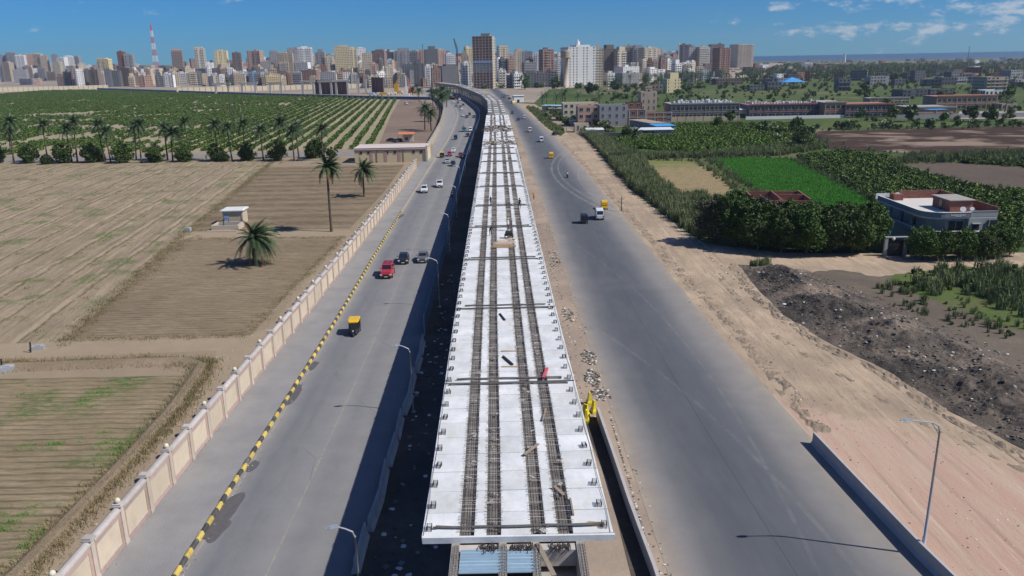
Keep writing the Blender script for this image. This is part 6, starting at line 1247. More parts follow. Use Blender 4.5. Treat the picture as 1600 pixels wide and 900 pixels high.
# --- villa with the curved corner balcony
m_vg = P('blue_grey_render', (.32, .335, .325), .85, .1, .8); m_vs = P('slate_blue_render', (.21, .225, .235), .8, .12, .8); m_vw = P('white_coping', (.68, .68, .66), .8, .08, 2); m_vb = P('brick_parapet', (.23, .095, .072), .95, .25, 3, dirt=(.30, .22, .18)); m_rs0 = P('patched_screed', (.36, .33, .30), .95, .2, 1.2, dirt=(.15, .13, .12)); m_rfl = P('villa_roof_floor', (.60, .57, .53), .9, .12, .6, dirt=(.40, .37, .33))
vl = thing('villa', 'blue-grey two-storey villa with rounded corner balcony and brick rooftop walls', 'house', (66.9, 126.6, 0), .0, None, (.94, .90, .88))
def prism(poly, z0, z1, mi=0, mb=None): return (mb or MB()).sec([[(x_, y_, z0) for x_, y_ in poly], [(x_, y_, z1) for x_, y_ in poly]], mi)
def arc(cx_, cy_, r_, a0, a1, n=8): return [(cx_ + r_ * math.cos(a0 + (a1 - a0) * i / n), cy_ + r_ * math.sin(a0 + (a1 - a0) * i / n)) for i in range(n + 1)]
core = [(4.2, 1.6), (12.2, 1.6), (12.2, 20.5), (2.0, 20.5), (2.0, 4.0)]; prism(core, 0, 7.1).build('wall', m_vg, vl)
foot = arc(3.2, 3.2, 3.2, math.pi, 1.5 * math.pi) + [(7.6, 0), (7.6, .8), (12.6, .8), (12.6, 20.8), (1.2, 20.8), (.0, 19.5)]
prism(foot, 6.95, 7.25).build('roof_slab', m_rfl, vl)
def ringwall(poly, z0, z1, th, mat, name, open_=True, cap=None):
    m = MB(); c = MB(); n_ = len(poly) - (1 if open_ else 0)
    for i in range(n_):
        a = Vector(poly[i]); b_ = Vector(poly[(i + 1) % len(poly)]); d_ = b_ - a; L_ = d_.length; rz_ = math.atan2(-d_.x, d_.y); q = (a + b_) / 2
        m.obx((q.x, q.y, (z0 + z1) / 2), th, L_ + .03, z1 - z0, rz_)
        if cap: c.obx((q.x, q.y, z1 + .05), th + .1, L_ + .06, .1, rz_)
    o = m.build(name, mat, vl)
    if cap: c.build('coping', cap, o)
edge = [(.0, 19.5)] + arc(3.2, 3.2, 3.2, math.pi, 1.5 * math.pi) + [(7.6, 0)]
ringwall(edge, 7.25, 8.15, .16, m_vs, 'roof_parapet', True, m_vw); ringwall([(7.6, .0), (7.6, .8), (12.6, .8)], 7.25, 8.15, .16, m_vg, 'roof_parapet', True, m_vg)
ringwall([(12.6, .8), (12.6, 20.8)], 7.25, 8.9, .22, m_vb, 'brick_parapet'); ringwall([(12.6, 20.8), (4.4, 20.8)], 7.25, 8.9, .22, m_vb, 'brick_parapet'); ringwall([(4.4, 20.8), (.0, 20.6)], 7.25, 8.4, .16, m_vw, 'back_parapet')
prism(edge + [(7.6, 1.6), (4.2, 1.6), (2.0, 4.0), (2.0, 19.5)], 3.55, 3.75).build('balcony_floor', m_vs, vl); ringwall(edge[:-1] + [(7.4, .0)], 3.75, 4.65, .14, m_vs, 'balcony_parapet', True, m_vw)
for y_ in (6, 10, 14, 18): m = MB(); m.bx(.1, y_ - .15, 3.7, .4, y_ + .15, 7.0); m.build('pillar', m_vs, vl)
prism([(7.6, .45), (12.4, .45), (12.4, 1.6), (7.6, 1.6)], 0, 7.0).build('front_bay', m_vg, vl)
def vbox(x0, y0, z0, x1, y1, z1, mat, name, par=None): m = MB(); m.bx(x0, y0, z0, x1, y1, z1); return m.build(name, mat, par or vl)
for x0, x1, z0, z1 in ((8.3, 9.5, 4.7, 5.9),): o = vbox(x0, .38, z0, x1, .46, z1, m_win, 'window'); vbox(x0 - .15, -.05, z1 + .05, x1 + .15, .46, z1 + .17, m_vg, 'canopy', o); vbox(x0 - .15, .0, z0 - .2, x1 + .15, .46, z0 - .08, m_vw, 'sill', o)
vbox(10.9, .30, 3.6, 12.4, .47, 6.6, m_win, 'balcony_recess'); vbox(10.6, -.6, 3.4, 12.8, .45, 3.55, m_vg, 'balcony_floor'); vbox(10.6, -.6, 3.55, 12.8, -.48, 4.3, m_vg, 'balcony_parapet'); vbox(11.2, -.68, 3.6, 11.9, -.61, 4.35, m_vw, 'laundry'); vbox(10.95, .2, 3.6, 11.15, .45, 6.7, m_vs, 'pillar')
for y_ in (7.2, 8.9): o = vbox(1.90, y_, 4.3, 2.02, y_ + 1.2, 6.1, m_wfr, 'window'); vbox(1.86, y_ + .1, 4.4, 1.92, y_ + 1.1, 6.0, m_win, 'pane', o)
vbox(1.92, 12.5, 3.8, 2.02, 14, 6.4, m_win, 'door'); vbox(4.8, 1.5, 3.8, 5.9, 1.62, 6.3, m_win, 'door'); vbox(6.1, 1.5, 4.4, 7.2, 1.62, 6.2, m_win, 'window')
sh = [(6.6, 5.2), (10.6, 5.2), (10.6, 11.5), (6.6, 11.5)]; prism(sh, 7.25, 9.4).build('stair_hut', m_vb, vl); prism([(6.3, 4.9), (10.9, 4.9), (10.9, 11.7), (6.3, 11.7)], 9.4, 9.55).build('hut_roof', m_rs0, vl)
vbox(6.52, 8, 7.3, 6.62, 9, 9.2, m_win, 'hut_door')
def dish(x, y, z, r_, par):
    m = MB(); m.tube([(x, y, z), (x, y, z + .7)], .03, 5); c = Vector((x, y - .1, z + .8)); ax = Vector((-.35, -.8, .5)).normalized(); m.tube([c - ax * .18, c - ax * .12, c], [r_ * .3, r_ * .7, r_], 14); m.build('satellite_dish', m_vw, par)
dish(8.2, 3.9, 7.25, .5, vl); dish(9.9, 4.1, 7.25, .38, vl); dish(3.6, 19.4, 7.6, .45, vl); prism([(2.6, 18.4), (4.4, 18.4), (4.4, 20.4), (2.6, 20.4)], 7.25, 8.5).build('roof_store', m_vb, vl)
# painted white lettering on the curved parapet (cursive strokes) and a crest below it
m = MB()
for k in range(15):
    a = 1.5 * math.pi - .46 + .0 * k; x = 4.1 + .17 * k; m.bx(x, -.105, 7.62 + .07 * math.sin(k * 1.9), x + .15, -.085, 7.78 + .07 * math.sin(k * 1.9))
    if k % 3 == 0: m.bx(x + .03, -.105, 7.80, x + .09, -.085, 8.0)
m.bx(4.9, -.105, 7.44, 6.0, -.085, 7.52); m.build('lettering', m_vw, vl)
m = MB(); m.bx(4.6, -.10, 4.0, 5.9, -.075, 4.1); m.bx(5.6, -.10, 4.1, 5.95, -.075, 4.5); m.bx(5.1, -.10, 4.12, 5.5, -.075, 4.22); m.build('crest', m_vw, vl)
gp = G(1398, 400); gate = thing('gate', 'dark villa gate with a white lamp on its grey pillar', 'gate', (gp.x, gp.y, 0)); m = MB(); m.bx(-1.4, -.05, 0, 1.2, .05, 2.6); m.build('leaf', m_trim, gate)
for x_ in (-1.7, 1.5): m = MB(); m.bx(x_ - .25, -.25, 0, x_ + .25, .25, 3.1); m.build('pillar', m_vg, gate)
m = MB(); m.bx(-1.9, -.3, 3.1, 1.9, .3, 3.25); m.build('lintel', m_vg, gate); m = MB(); m.ball((-.6, -.2, 2.95), .3, n=8); m.build('lamp', m_vw, gate)
# --- roofless brick house behind the tall hedge
rh = thing('roofless_house', 'low roofless red-brick house behind the tall hedge', 'house', (49.5, 160, 0), -.12)
for c_ in ((0, 0, 11, .3), (0, 12, 11, 12.3), (0, .3, .3, 12), (10.7, .3, 11, 12), (5.2, .3, 5.5, 12), (5.5, 6, 10.7, 6.3)): m = MB(); m.bx(c_[0], c_[1], 0, c_[2], c_[3], 3.9 + U(-.1, .5)); m.build('brick_wall', m_vb, rh)
m = MB(); m.bx(.3, .3, 0, 10.7, 12, 1.2); m.build('floor', m_conc, rh); m = MB(); m.bx(.8, -1.8, 2.9, 4.6, -.1, 3.15); m.build('porch_roof', m_vw, rh)
# --- mid-distance buildings beyond the right road
def B2(*a, **k): return bld(*a, **k)
B2('grey three-storey block with small square windows beside the dirt yard', 937, 981, 164, 397, 'grey', d=13, hut=False, win=.26, dense=3.6)
bpy.data.objects  # noqa
B2('brick and grey house with open balconies right of the grey block', 983, 1009, 171, 400, 'brick', d=10, fr='conc', hut=False)
B2('orange-brown brick tower house with a tall cream flank', 1002, 1027, 143, 455, 'tan', d=11, fr=None, win=.2, name='tower_house')
B2('low dark brick house left of the orange tower house', 981, 1003, 160, 455, 'brick', d=10, hut=False)
B2('two-storey brick house with blue awning before the factory', 1010, 1050, 176, 418, 'brick', d=9, fr='conc', hut=False)
B2('long low shed with white and brown roof before the brick houses', 903, 936, 166, 400, 'pink', d=12, hut=False, name='shed')
B2('pink-walled single-storey house with pale roof behind the market wall', 880, 935, 161, 440, 'cream', d=14, hut=False, name='house')
B2('small cream shed beside the dirt yard', 898, 920, 193, 368, 'cream', d=6, hut=False, win=.2, name='shed')
def shed(label, u, v, w, d, h, rz, roofmat, wallmat='grey', slope=.4, cat='shed'):
    p_ = G(u, v); r = thing('shed', label, cat, (p_.x, p_.y, 0), rz); m = MB(); m.bx(-w / 2, 0, 0, w / 2, d, h); m.build('wall', BM[wallmat], r); m = MB(); m.sec([[(-w / 2 - .4, -.5, h), (w / 2 + .4, -.5, h), (w / 2 + .4, -.5, h + .15), (-w / 2 - .4, -.5, h + .15)], [(-w / 2 - .4, d + .5, h + slope), (w / 2 + .4, d + .5, h + slope), (w / 2 + .4, d + .5, h + slope + .15), (-w / 2 - .4, d + .5, h + slope + .15)]])
    m.build('roof', roofmat, r); m = MB(); m.bx(-w * .2, -.05, 0, w * .05, .02, min(2.2, h * .8)); m.build('door', m_win, r); return r
m_bt = P('blue_tarpaulin', (.06, .30, .62), .6, .1, 1); m_ws = P('white_sheet_roof', (.62, .64, .66), .6, .08, 1); m_rs = P('rusty_sheet_roof', (.33, .27, .22), .8, .2, 1, dirt=(.5, .48, .44))
shed('blue-roofed half of the long shed at the crop edge', 1040, 207, 9, 7, 2.8, .25, m_bt); shed('long shed with patched pale roof at the crop edge', 1028, 203, 7, 22, 3, .32, m_rs); shed('low white-roofed shed facing the yard', 1018, 213, 18, 7, 2.6, 0, m_ws); shed('small white-roofed shed by the reeds', 930, 212, 7, 5, 2.4, 0, m_ws); shed('white hut at the market corner', 899, 197, 5, 4, 2.4, .1, m_ws, 'cream')
shed('tiled blue-green canopy beside the curving dirt road', 862, 173, 14, 5, 3, -.5, P('teal_sheet', (.30, .50, .58), .6, .1, 1)); shed('second market shed beside the curving dirt road', 873, 178, 14, 5, 3, -.5, m_rs); shed('white billboard-like hut beside the far junction', 811, 160, 8, 3, 5, .2, m_ws, 'white')
m = MB(); pts = [G(u, v) for u, v in ((905, 211), (935, 213), (975, 214), (1028, 216))]; pts = [(p_.x, p_.y) for p_ in pts]
for a, b_ in zip(pts, pts[1:]): a, b_ = Vector(a), Vector(b_); d_ = b_ - a; q = (a + b_) / 2; m.obx((q.x, q.y, .9), .25, d_.length, 1.8, math.atan2(-d_.x, d_.y))
tag(m.build('yard_wall', BM['tan'], None), 'low brown wall between the yard and the small green field', 'wall')
p = G(942, 193); tw = thing('minaret', 'tiny white pointed dome standing in the yard', 'shrine', (p.x, p.y, 0)); m = MB(); m.tube([(0, 0, 0), (0, 0, 2.6), (0, 0, 3.6), (0, 0, 4.4)], [.9, .9, .6, .05], 10); m.build('dome', m_vw, tw)
# fences: row of the poles along the reeds
m_pole = P('dark_timber_pole', (.07, .055, .045), .9, .2, 3)
for k, (u, vt, vb, lab) in enumerate([(971, 307, 330, 'dark pole among the reeds near the hedge'), (741, 0, 0, ''), (985, 258, 270, 'dark pole among the reeds by the brown field'), (950, 222, 240, 'dark pole where the reeds begin'), (902, 170, 205, 'tall pole by the grey block yard')]):
    if not lab: continue
    b_ = G(u, vb); h = GY(u, vt, b_.y).z; m = MB(); m.tube([(0, 0, 0), (0, 0, max(3, h))], [.12, .08], 6); m.bx(-.5, -.04, max(3, h) - .6, .5, .04, max(3, h) - .5); tag(m.build('utility_pole', m_pole, None, loc=(b_.x, b_.y, 0)), lab, 'pole')
# --- factories
def factory(label, u0, u1, vt, vb, d, wall, roofm, bandm, rows=2, bay=4.2, clutter=0, name='factory'):
    a, b_ = G(u0, vb), G(u1, vb); Y = (a.y + b_.y) / 2; x0, x1 = GY(u0, vb, Y).x, GY(u1, vb, Y).x; h = GY((u0 + u1) / 2, vt, Y).z; w = x1 - x0; rz = math.atan2(b_.y - a.y, b_.x - a.x) * 0
    r = thing(name, label, 'building', ((x0 + x1) / 2, Y, 0), rz); m = MB(); m.bx(-w / 2, 0, 0, w / 2, d, h - .3); m.build('wall', wall, r); m = MB(); m.bx(-w / 2 - .3, -.5, h - .3, w / 2 + .3, d + .3, h); m.bx(-w / 2 - .35, -.55, h, w / 2 + .35, -.25, h + .55); m.build('roof', roofm, r)
    m = MB(); m.bx(-w / 2 - .1, -.3, h * .42, w / 2 + .1, 0, h * .50); m.build('string_course', bandm, r); n_ = int(w / bay); bw = w / n_; hh = (h - 1) / rows * .48
    q = MB(); q.bx(-bw * .38, -.12, 0, bw * .38, .02, hh); wme = q.mesh('window', m_win); q = MB(); [q.bx(*c_) for c_ in ((-bw * .42, -.2, -.12, bw * .42, .02, 0), (-bw * .02, -.18, 0, bw * .02, -.1, hh), (-bw * .42, -.2, hh, bw * .42, .02, hh + .1))]; fme = q.mesh('frame', m_wfr); q = MB(); q.bx(-.18, -.35, 0, .18, 0, h - .3); pme = q.mesh('pilaster', wall)
    for f in range(rows):
        for k in range(n_): wo = link('window', wme, r, (-w / 2 + (k + .5) * bw, 0, h * (.14 if rows == 1 else .10) + f * (h - .6) / rows + (.3 if f else 0))); link('frame', fme, wo)
    for k in range(n_ + 1): link('pilaster', pme, r, (-w / 2 + k * bw, 0, 0))
    if clutter:
        m = MB(); rng = random.Random(clutter)
        for _ in range(70): x, y = rng.uniform(-w / 2 + 2, w / 2 - 2), rng.uniform(2, d - 2); s = rng.uniform(.4, 1.4); m.obx((x, y, h + s * .5), s, s, s * rng.uniform(.6, 1.8), rng.random())
        o = m.build('roof_unit', P('pale_metal', (.50, .52, .54), .5, .2, .6), r); o['kind'] = 'stuff'
    return r
fw = P('grey_pink_factory_wall', (.26, .22, .205), .9, .1, .5); fw2 = P('salmon_factory_wall', (.44, .28, .20), .9, .08, .5); fr_ = P('factory_roof', (.36, .33, .30), .9, .12, .4); fp = P('pink_fascia', (.38, .17, .13), .9, .1, .5)
factory('long grey two-storey factory with rooftop clutter, left half', 1049, 1154, 162, 186, 22, fw, fr_, fw, 2, 4.0, 5); factory('long pink-trimmed factory behind the mud flat, left wing', 1170, 1288, 163, 183.5, 20, m_slate, fp, fp, 2, 4.0, 9); factory('pink-trimmed factory, projecting entrance block in the middle', 1288, 1320, 160, 184, 24, fw2, fr_, fp, 2, 5.0); factory('long pink-trimmed factory behind the mud flat, right wing', 1320, 1394, 163, 183.5, 20, m_slate, fp, fp, 2, 4.0)
factory('salmon two-storey school-like building at right', 1462, 1555, 150, 171.5, 16, fw2, fp, fw2, 2, 5.4); factory('low salmon hall with a blue patch on its roof', 1430, 1492, 168, 185, 22, fw2, fr_, fw2, 1, 7.0); factory('tan annex with long window row behind the factory', 1360, 1420, 153, 162, 12, BM['tan'], fr_, BM['tan'], 1, 5.0)
p = G(1462, 172, 6.2); m = MB(); m.obx((0, 0, 0), 9, 6, .12, .1); tag(m.build('tarpaulin', m_bt, None, loc=(p.x, p.y, 6.55)), 'bright blue tarpaulin lying on the low salmon hall roof', 'tarpaulin')
shed('grey gate canopy between the two factory blocks', 1162, 184, 14, 8, 4.2, 0, m_ws, 'tan'); sheet('pale_yard', [tuple(G(u, v)[:2]) for u, v in ((1492, 186), (1600, 186), (1640, 178), (1600, 174), (1500, 174))], .07, m_lot)
m = MB(); a, b_ = G(1400, 186.5), G(1650, 187); m.obx(((a.x + b_.x) / 2, a.y, 1.1), b_.x - a.x, .3, 2.2); tag(m.build('yard_wall', BM['grey'], None), 'long grey wall along the pale yard at right', 'wall')
m = MB(); a, b_ = G(1045, 190), G(1160, 189); m.obx(((a.x + b_.x) / 2, a.y, 1.2), b_.x - a.x, .3, 2.4); q = a.x
while q < b_.x: m.bx(q, a.y - .25, 0, q + .3, a.y - .15, 2.4); q += 4.5
tag(m.build('factory_wall', BM['tan'], None), 'brown panelled wall in front of the grey factory', 'wall')
m = MB(); a, b_ = G(1165, 187), G(1398, 187); m.obx(((a.x + b_.x) / 2, a.y, .8), b_.x - a.x, .3, 1.6); tag(m.build('factory_wall', BM['white'], None), 'low pale wall in front of the pink-trimmed factory', 'wall')
# ------------------------------------------------------------------ the city
# main unfinished tower with brick infill panels one can tell apart
def main_tower():
    Y = 985.; a, b_ = GY(737.5, 57, Y), GY(768.5, 57, Y); w = b_.x - a.x; h = a.z; d = 26.; r = thing('apartment_tower', 'tallest tower with bare red-brick front and pale side, centre of the skyline', 'tower', ((a.x + b_.x) / 2, Y, 0), -.10); W2 = w / 2
    m = MB(); m.bx(-W2, 0, 0, W2, d, h); m.build('wall', BM['conc'], r); m = MB(); m.bx(W2, 0, 0, W2 + .3, d, h - .5); m.build('rendered_side', BM['cream'], r)
    fl = 19; fh = h / fl; nb = 6; bw = w / nb; p = MB(); p.bx(-bw * .41, -.25, 0, bw * .41, .1, fh * .80); pb = p.mesh('brick_panel', BM['brick']); pg_ = p.mesh('grey_panel', BM['grey']); q = MB(); q.bx(-.6, -.32, .8, .6, -.2, 2.1); wi = q.mesh('window', m_win)
    for f in range(fl):
        for k in range(nb):
            me_ = pg_ if f in (6, 7, 8) else pb; o = link('brick_panel' if me_ is pb else 'grey_panel', me_, r, (-W2 + (k + .5) * bw, 0, f * fh + .3))
            if (k in (1, 4) or f in (1,)) and f not in (6, 7, 8): link('window', wi, o, (0, 0, 0))
    m = MB()
    for k in range(nb + 1): m.bx(-W2 + k * bw - .3, -.55, 0, -W2 + k * bw + .3, 0, h)
    for f in range(fl + 1): m.bx(-W2 - .3, -.6, f * fh - .15, W2 + .3, 0, f * fh + .18)
    m.build('frame', BM['conc'], r); m = MB(); z = 9.15 * fh + .9; m.bx(-W2 + .4, -.7, z, W2 - .4, -.58, z + 2.6); bnr = m.build('banner', P('pale_blue_banner', (.40, .52, .66), .8, .08, 1), r); m = MB()
    for k in range(9): m.bx(-W2 + 1.2 + k * 2.45, -.76, z + .6 + .3 * (k % 2), -W2 + 2.7 + k * 2.45, -.70, z + 1.9)
    m.build('banner_lettering', P('banner_ink', (.10, .18, .38), .8, .05, 1), bnr)
    m = MB(); s = MB()
    for f in range(fl):
        for k in range(5):
            y = d * (k + .5) / 5; s.bx(W2 + .28, y - .8, f * fh + 1.0, W2 + .36, y + .8, f * fh + 2.3)
            if k in (0, 2, 4): m.bx(W2 + .3, y - 1.7, f * fh - .1, W2 + 1.5, y + 1.7, f * fh + .1); m.bx(W2 + 1.4, y - 1.7, f * fh + .1, W2 + 1.5, y + 1.7, f * fh + 1.0)
    o = s.build('window', m_win, r); o['kind'] = 'stuff'; o = m.build('balcony', BM['cream'], r); o['kind'] = 'stuff'
    m = MB(); m.bx(-W2 * .15, 4, h, W2 * .75, 14, h + 3.0); m.bx(-W2 * .22, 3.4, h + 3, W2 * .82, 14.6, h + 3.4); m.build('roof_hut', BM['conc'], r); m = MB()
    for k in range(nb + 1): m.bx(-W2 + k * bw - .2, -.4, h, -W2 + k * bw + .2, 0, h + 1.3)
    m.build('starter_column', BM['conc'], r)
main_tower()
p_ = G(884, 137); wt = thing('water_tower', 'round concrete water tower on a thick shaft before the white block', 'water tower', (p_.x, p_.y, 0)); Yw = p_.y
r1 = (GY(888, 110, Yw).x - GY(880, 110, Yw).x) / 2; r2 = (GY(890.5, 85, Yw).x - GY(875, 85, Yw).x) / 2; h0, h1 = GY(884, 90, Yw).z, GY(884, 79, Yw).z
m = MB(); m.tube([(0, 0, 0), (0, 0, h0)], [r1 * 1.02, r1 * .95], 20); m.build('shaft', BM['tan'], wt, True); m = MB(); m.tube([(0, 0, h0 - 1.5), (0, 0, h0), (0, 0, h1 - 1), (0, 0, h1)], [r1, r2, r2, r2 * .93], 24); m.build('tank', BM['tan'], wt); m = MB(); m.tube([(0, 0, h0 + 3), (0, 0, h0 + 3.6)], r2 + .25, 24); m.tube([(0, 0, h1 - 2), (0, 0, h1 - 1.4)], r2 + .25, 24); m.build('band', BM['conc'], wt)
B = bld
HERO = [
('big white ten-storey block with blue-grey front and white right flank', 887, 932, 73, 1000, 'white', dict(d=30, dense=4.2, win=.30, name='white_block')),
('cream block with ribbed face attached right of the big white block', 932, 943, 77, 1010, 'cream', dict(bal=2)),
('tall brown brick building with raw frame left of the water tower', 848, 866, 77, 1060, 'brick', dict(fr='conc', bal=1)),
('brown-grey block right of the cream ribbed block', 944, 965, 76, 1150, 'brown', dict(d=24)),
('cream block with stacked balconies beside the brown-grey one', 965, 979, 79, 1140, 'cream', dict(bal=3)),
('cream-grey block behind, with a stepped roof', 975, 990, 71.5, 1500, 'tan', {}),
('grey-brown pair of slabs right of the stepped roof', 990, 1005, 75, 1480, 'grey', dict(bal=1)),
('cream slab with dark upper floors, skyline right of centre', 1006, 1027, 74, 1450, 'cream', dict(bal=2)),
('dark-topped block behind the thin mast', 1064, 1080, 69.5, 1650, 'brown', dict(bal=1)),
('broad grey block next to the long cream balcony block', 1076, 1094, 73, 1480, 'grey', {}),
('long cream balcony block near the palm grove', 1093, 1110, 73, 1470, 'cream', dict(bal=3)),
('dark brick tower at the right end of the city', 1112, 1132, 69, 1600, 'brown', dict(bal=1, fr='conc')),
('brown block with pale corner, last before the lone tower', 1124, 1143, 74.5, 1520, 'brick', dict(bal=2)),
('lone cream-brown tower standing against the sea', 1151, 1181, 69, 2400, 'tan', dict(bal=2, d=40, name='apartment_tower')),
('far left hazy tower, first at the photo edge', -8, 8, 86, 2600, 'grey', {}), ('tall hazy grey tower second from the left edge', 9, 22, 82, 2600, 'grey', dict(bal=1)), ('pale hazy tower third from the left edge', 23, 36, 86, 2550, 'white', {}), ('brownish hazy tower of the left cluster', 36, 50, 84.5, 2650, 'pink', {}), ('cream hazy tower of the left cluster', 51, 62, 84, 2600, 'cream', {}), ('right end tower of the left hazy cluster', 62, 73, 87, 2600, 'tan', {}),
('slim hazy tower after the gap in the left skyline', 80, 88, 85, 2600, 'grey', {}), ('pale hazy tower after the slim one', 88, 99, 90, 2500, 'white', {}), ('white hazy tower with stepped top', 99, 112, 88, 2600, 'white', dict(bal=1)), ('hazy grey tower closing the second cluster', 112, 122, 88, 2650, 'grey', {}),
('pale yellow mid-rise between the hazy cluster and the brick fin tower', 151, 168, 92, 1900, 'yellow', dict(bal=1)),
('thin red-brick fin tower with a dark neighbour', 182, 192, 80.5, 1850, 'brick', {}), ('dark grey half of the twin with the brick fin tower', 193, 206, 85, 1850, 'grey', dict(bal=1)),
('salmon banded tower right of the lattice mast', 267, 283, 78, 1750, 'salmon', dict(bal=3)),
('tall narrow cream tower with ladder of balconies, left of centre', 303, 317, 75, 1640, 'cream', dict(bal=3, d=26)),
('pale yellow tower with crowned roof', 334, 353, 79, 1900, 'yellow', {}), ('small dark brown tower with pointed roof', 362, 374, 82, 1900, 'brown', {}),
('brown tower with balconies and roof tanks', 385, 405, 79, 1700, 'pink', dict(bal=1, d=26)), ('grey flank block under the brown tower', 408, 422, 96, 1650, 'grey', {}), ('grey block behind the brown balcony tower', 421, 433, 80, 1900, 'grey', {}),
('cream-brown slab with many small windows', 432, 456, 83, 1620, 'tan', dict(d=20, dense=2.8)), ('dark grey block behind the white tower', 448, 466, 74.5, 1850, 'grey', dict(fr='conc')),
('white tower with paired balconies, left of the yellow giant', 465, 487, 74, 1650, 'white', dict(bal=3)), ('grey tower with banded windows', 492, 507, 81, 1700, 'grey', dict(bal=1)), ('cream block tucked left of the yellow giant', 507, 521, 88, 1700, 'cream', dict(bal=1)),
('broad pale yellow tower, the yellow giant left of centre', 522, 545, 72.5, 1600, 'yellow', dict(d=22, dense=3.0, name='apartment_tower')), ('right wing of the pale yellow giant', 545, 557, 75, 1610, 'yellow', dict(bal=3)),
('plain white block behind the yellow giant', 557, 571, 75, 2000, 'white', {}), ('cream slab with plain flank and window strip', 565, 580, 83, 1560, 'cream', dict(d=22)), ('grey building with brick lower half', 580, 600, 79, 1620, 'brick', dict(fr='conc')), ('dark glassy grey-green block behind the crane site', 600, 613, 81, 1750, 'dark', {}),
('wide grey block with long roof slab', 616, 640, 79, 1750, 'grey', dict(bal=1)), ('grey block left of the brick tall house', 640, 652, 80, 1500, 'grey', {}), ('salmon-brown block beside the dark slab', 652, 664, 79, 1500, 'pink', dict(bal=1)), ('dark windowless slab left of centre', 664, 683, 77, 1420, 'dark', dict(win=.2)),
('slim pink-white block near the flyover bend', 683, 697, 78, 1500, 'pink', dict(bal=2)), ('small white office-like block', 697, 711, 84, 1350, 'white', dict(bal=1)), ('tan building under the yellow block', 720, 732, 86, 1150, 'tan', dict(win=.2)), ('yellow block just left of the tallest tower', 727, 738, 73.5, 1400, 'yellow', dict(bal=1)),
('cream block with stepped top right of the tallest tower', 779, 795, 73, 1500, 'cream', dict(bal=2)), ('cream block of many windows right of centre', 803, 817, 80, 1500, 'cream', {}), ('grey block before the white balconies', 817, 832, 81, 1350, 'grey', {}), ('white frame building with dark openings', 833, 847, 83, 1300, 'white', dict(bal=1)),
('dark grey building right beside the tallest tower', 782, 792, 92, 1080, 'dark', {}), ('pink-windowed block next to the dark grey building', 793, 803, 91, 1080, 'pink', dict(bal=2)), ('white balcony house at the foot of the tallest tower', 780, 790, 109, 1010, 'white', dict(bal=3)), ('blue-grey mid-rise with plain front', 819, 838, 97, 1100, 'grey', {}),
('dark brick block behind the junction trees', 820, 838, 113, 990, 'dark', {}), ('row of white pilasters over a brown shop', 803, 814, 115, 980, 'white', {}), ('dark low block left of the water tower', 838, 856, 114, 1000, 'dark', {}), ('balconied corner block at the water tower foot', 852, 870, 112, 1010, 'cream', dict(bal=3)), ('dark low block by the white pilasters', 791, 803, 117, 985, 'dark', {}),
('white and glass house left of the tallest tower', 722, 736, 98, 1020, 'white', dict(bal=1)), ('large dark-fronted block at the flyover bend', 690, 716, 103, 1080, 'dark', dict(win=.15)), ('small red-brick grid building at the bend', 675, 688, 106, 1060, 'brick', dict(fr='conc')), ('grey block behind palms left of the bend', 646, 662, 99, 1150, 'dark', {}), ('pale narrow block between dark ones', 664, 676, 103, 1120, 'white', dict(bal=1)),
('grey block fronting the site fence left of the flyover', 628, 646, 100, 1250, 'grey', {}), ('pale blue apartment block, left part of the pair', 363, 383, 112.5, 1420, 'blue', dict(bal=3)), ('pale blue apartment block, right part', 388, 407, 112.5, 1420, 'blue', dict(bal=3)), ('small yellow house with dark roof below the pale slab', 415, 436, 117, 1330, 'yellow', {}), ('low grey house behind the concrete columns', 454, 470, 113, 1350, 'grey', {}), ('low brick house behind the concrete columns', 470, 494, 109.5, 1380, 'brick', dict(fr='conc')), ('grey double house behind the long column row', 500, 522, 112.5, 1340, 'grey', {}), ('grey small house by the dark red wall', 548, 566, 117, 1300, 'grey', {}),
('grey windowless box house in the fields', 971, 1001, 114, 960, 'grey', dict(win=.12, d=18)), ('long white-walled building behind the box house', 972, 1000, 104, 1080, 'white', dict(win=.15)), ('white-and-green balcony house by the box house', 950, 964, 114, 1020, 'white', dict(bal=3)), ('pale yellow house with rooftop dome in the fields', 1042, 1064, 123, 780, 'yellow', dict(d=14, win=.22, name='dome_house')), ('dark brick sheds before the yellow dome house', 1012, 1036, 133, 760, 'brown', dict(hut=False)), ('cluttered white house by the thin minaret', 1055, 1066, 99, 1250, 'white', {}), ('grey low house with pale roof by the grove', 1064, 1090, 113, 1050, 'dark', dict(hut=False)), ('white wall house group by the thin minaret', 1066, 1082, 97, 1300, 'white', dict(bal=1)), ('pale house right of the thin minaret', 1030, 1050, 93, 1350, 'white', {}),
]
for lab, u0, u1, vt, Y, wl_, kw in HERO: bld(lab, u0, u1, vt, Y, wl_, rz=kw.pop('rz', U(-.05, .40)), **kw)
p_ = GY(1053, 123, 784); m = MB(); m.ball((0, 0, 0), 3.0, n=14); tag(m.build('roof_dome', BM['cream'], None, True, loc=(p_.x, 790, p_.z + .2)), 'pale dome on the roof of the yellow house in the fields', 'dome')
p_ = GY(903, 69, 1008); m = MB(); m.tube([(0, 0, 0), (0, 0, 5)], 2.6, 12); m.tube([(0, 0, 5), (0, 0, 7.5)], [1.2, .8], 8); tag(m.build('roof_tank', BM['white'], None, loc=(p_.x, 1012, p_.z - 2)), 'round white tank on top of the big white block', 'tank')
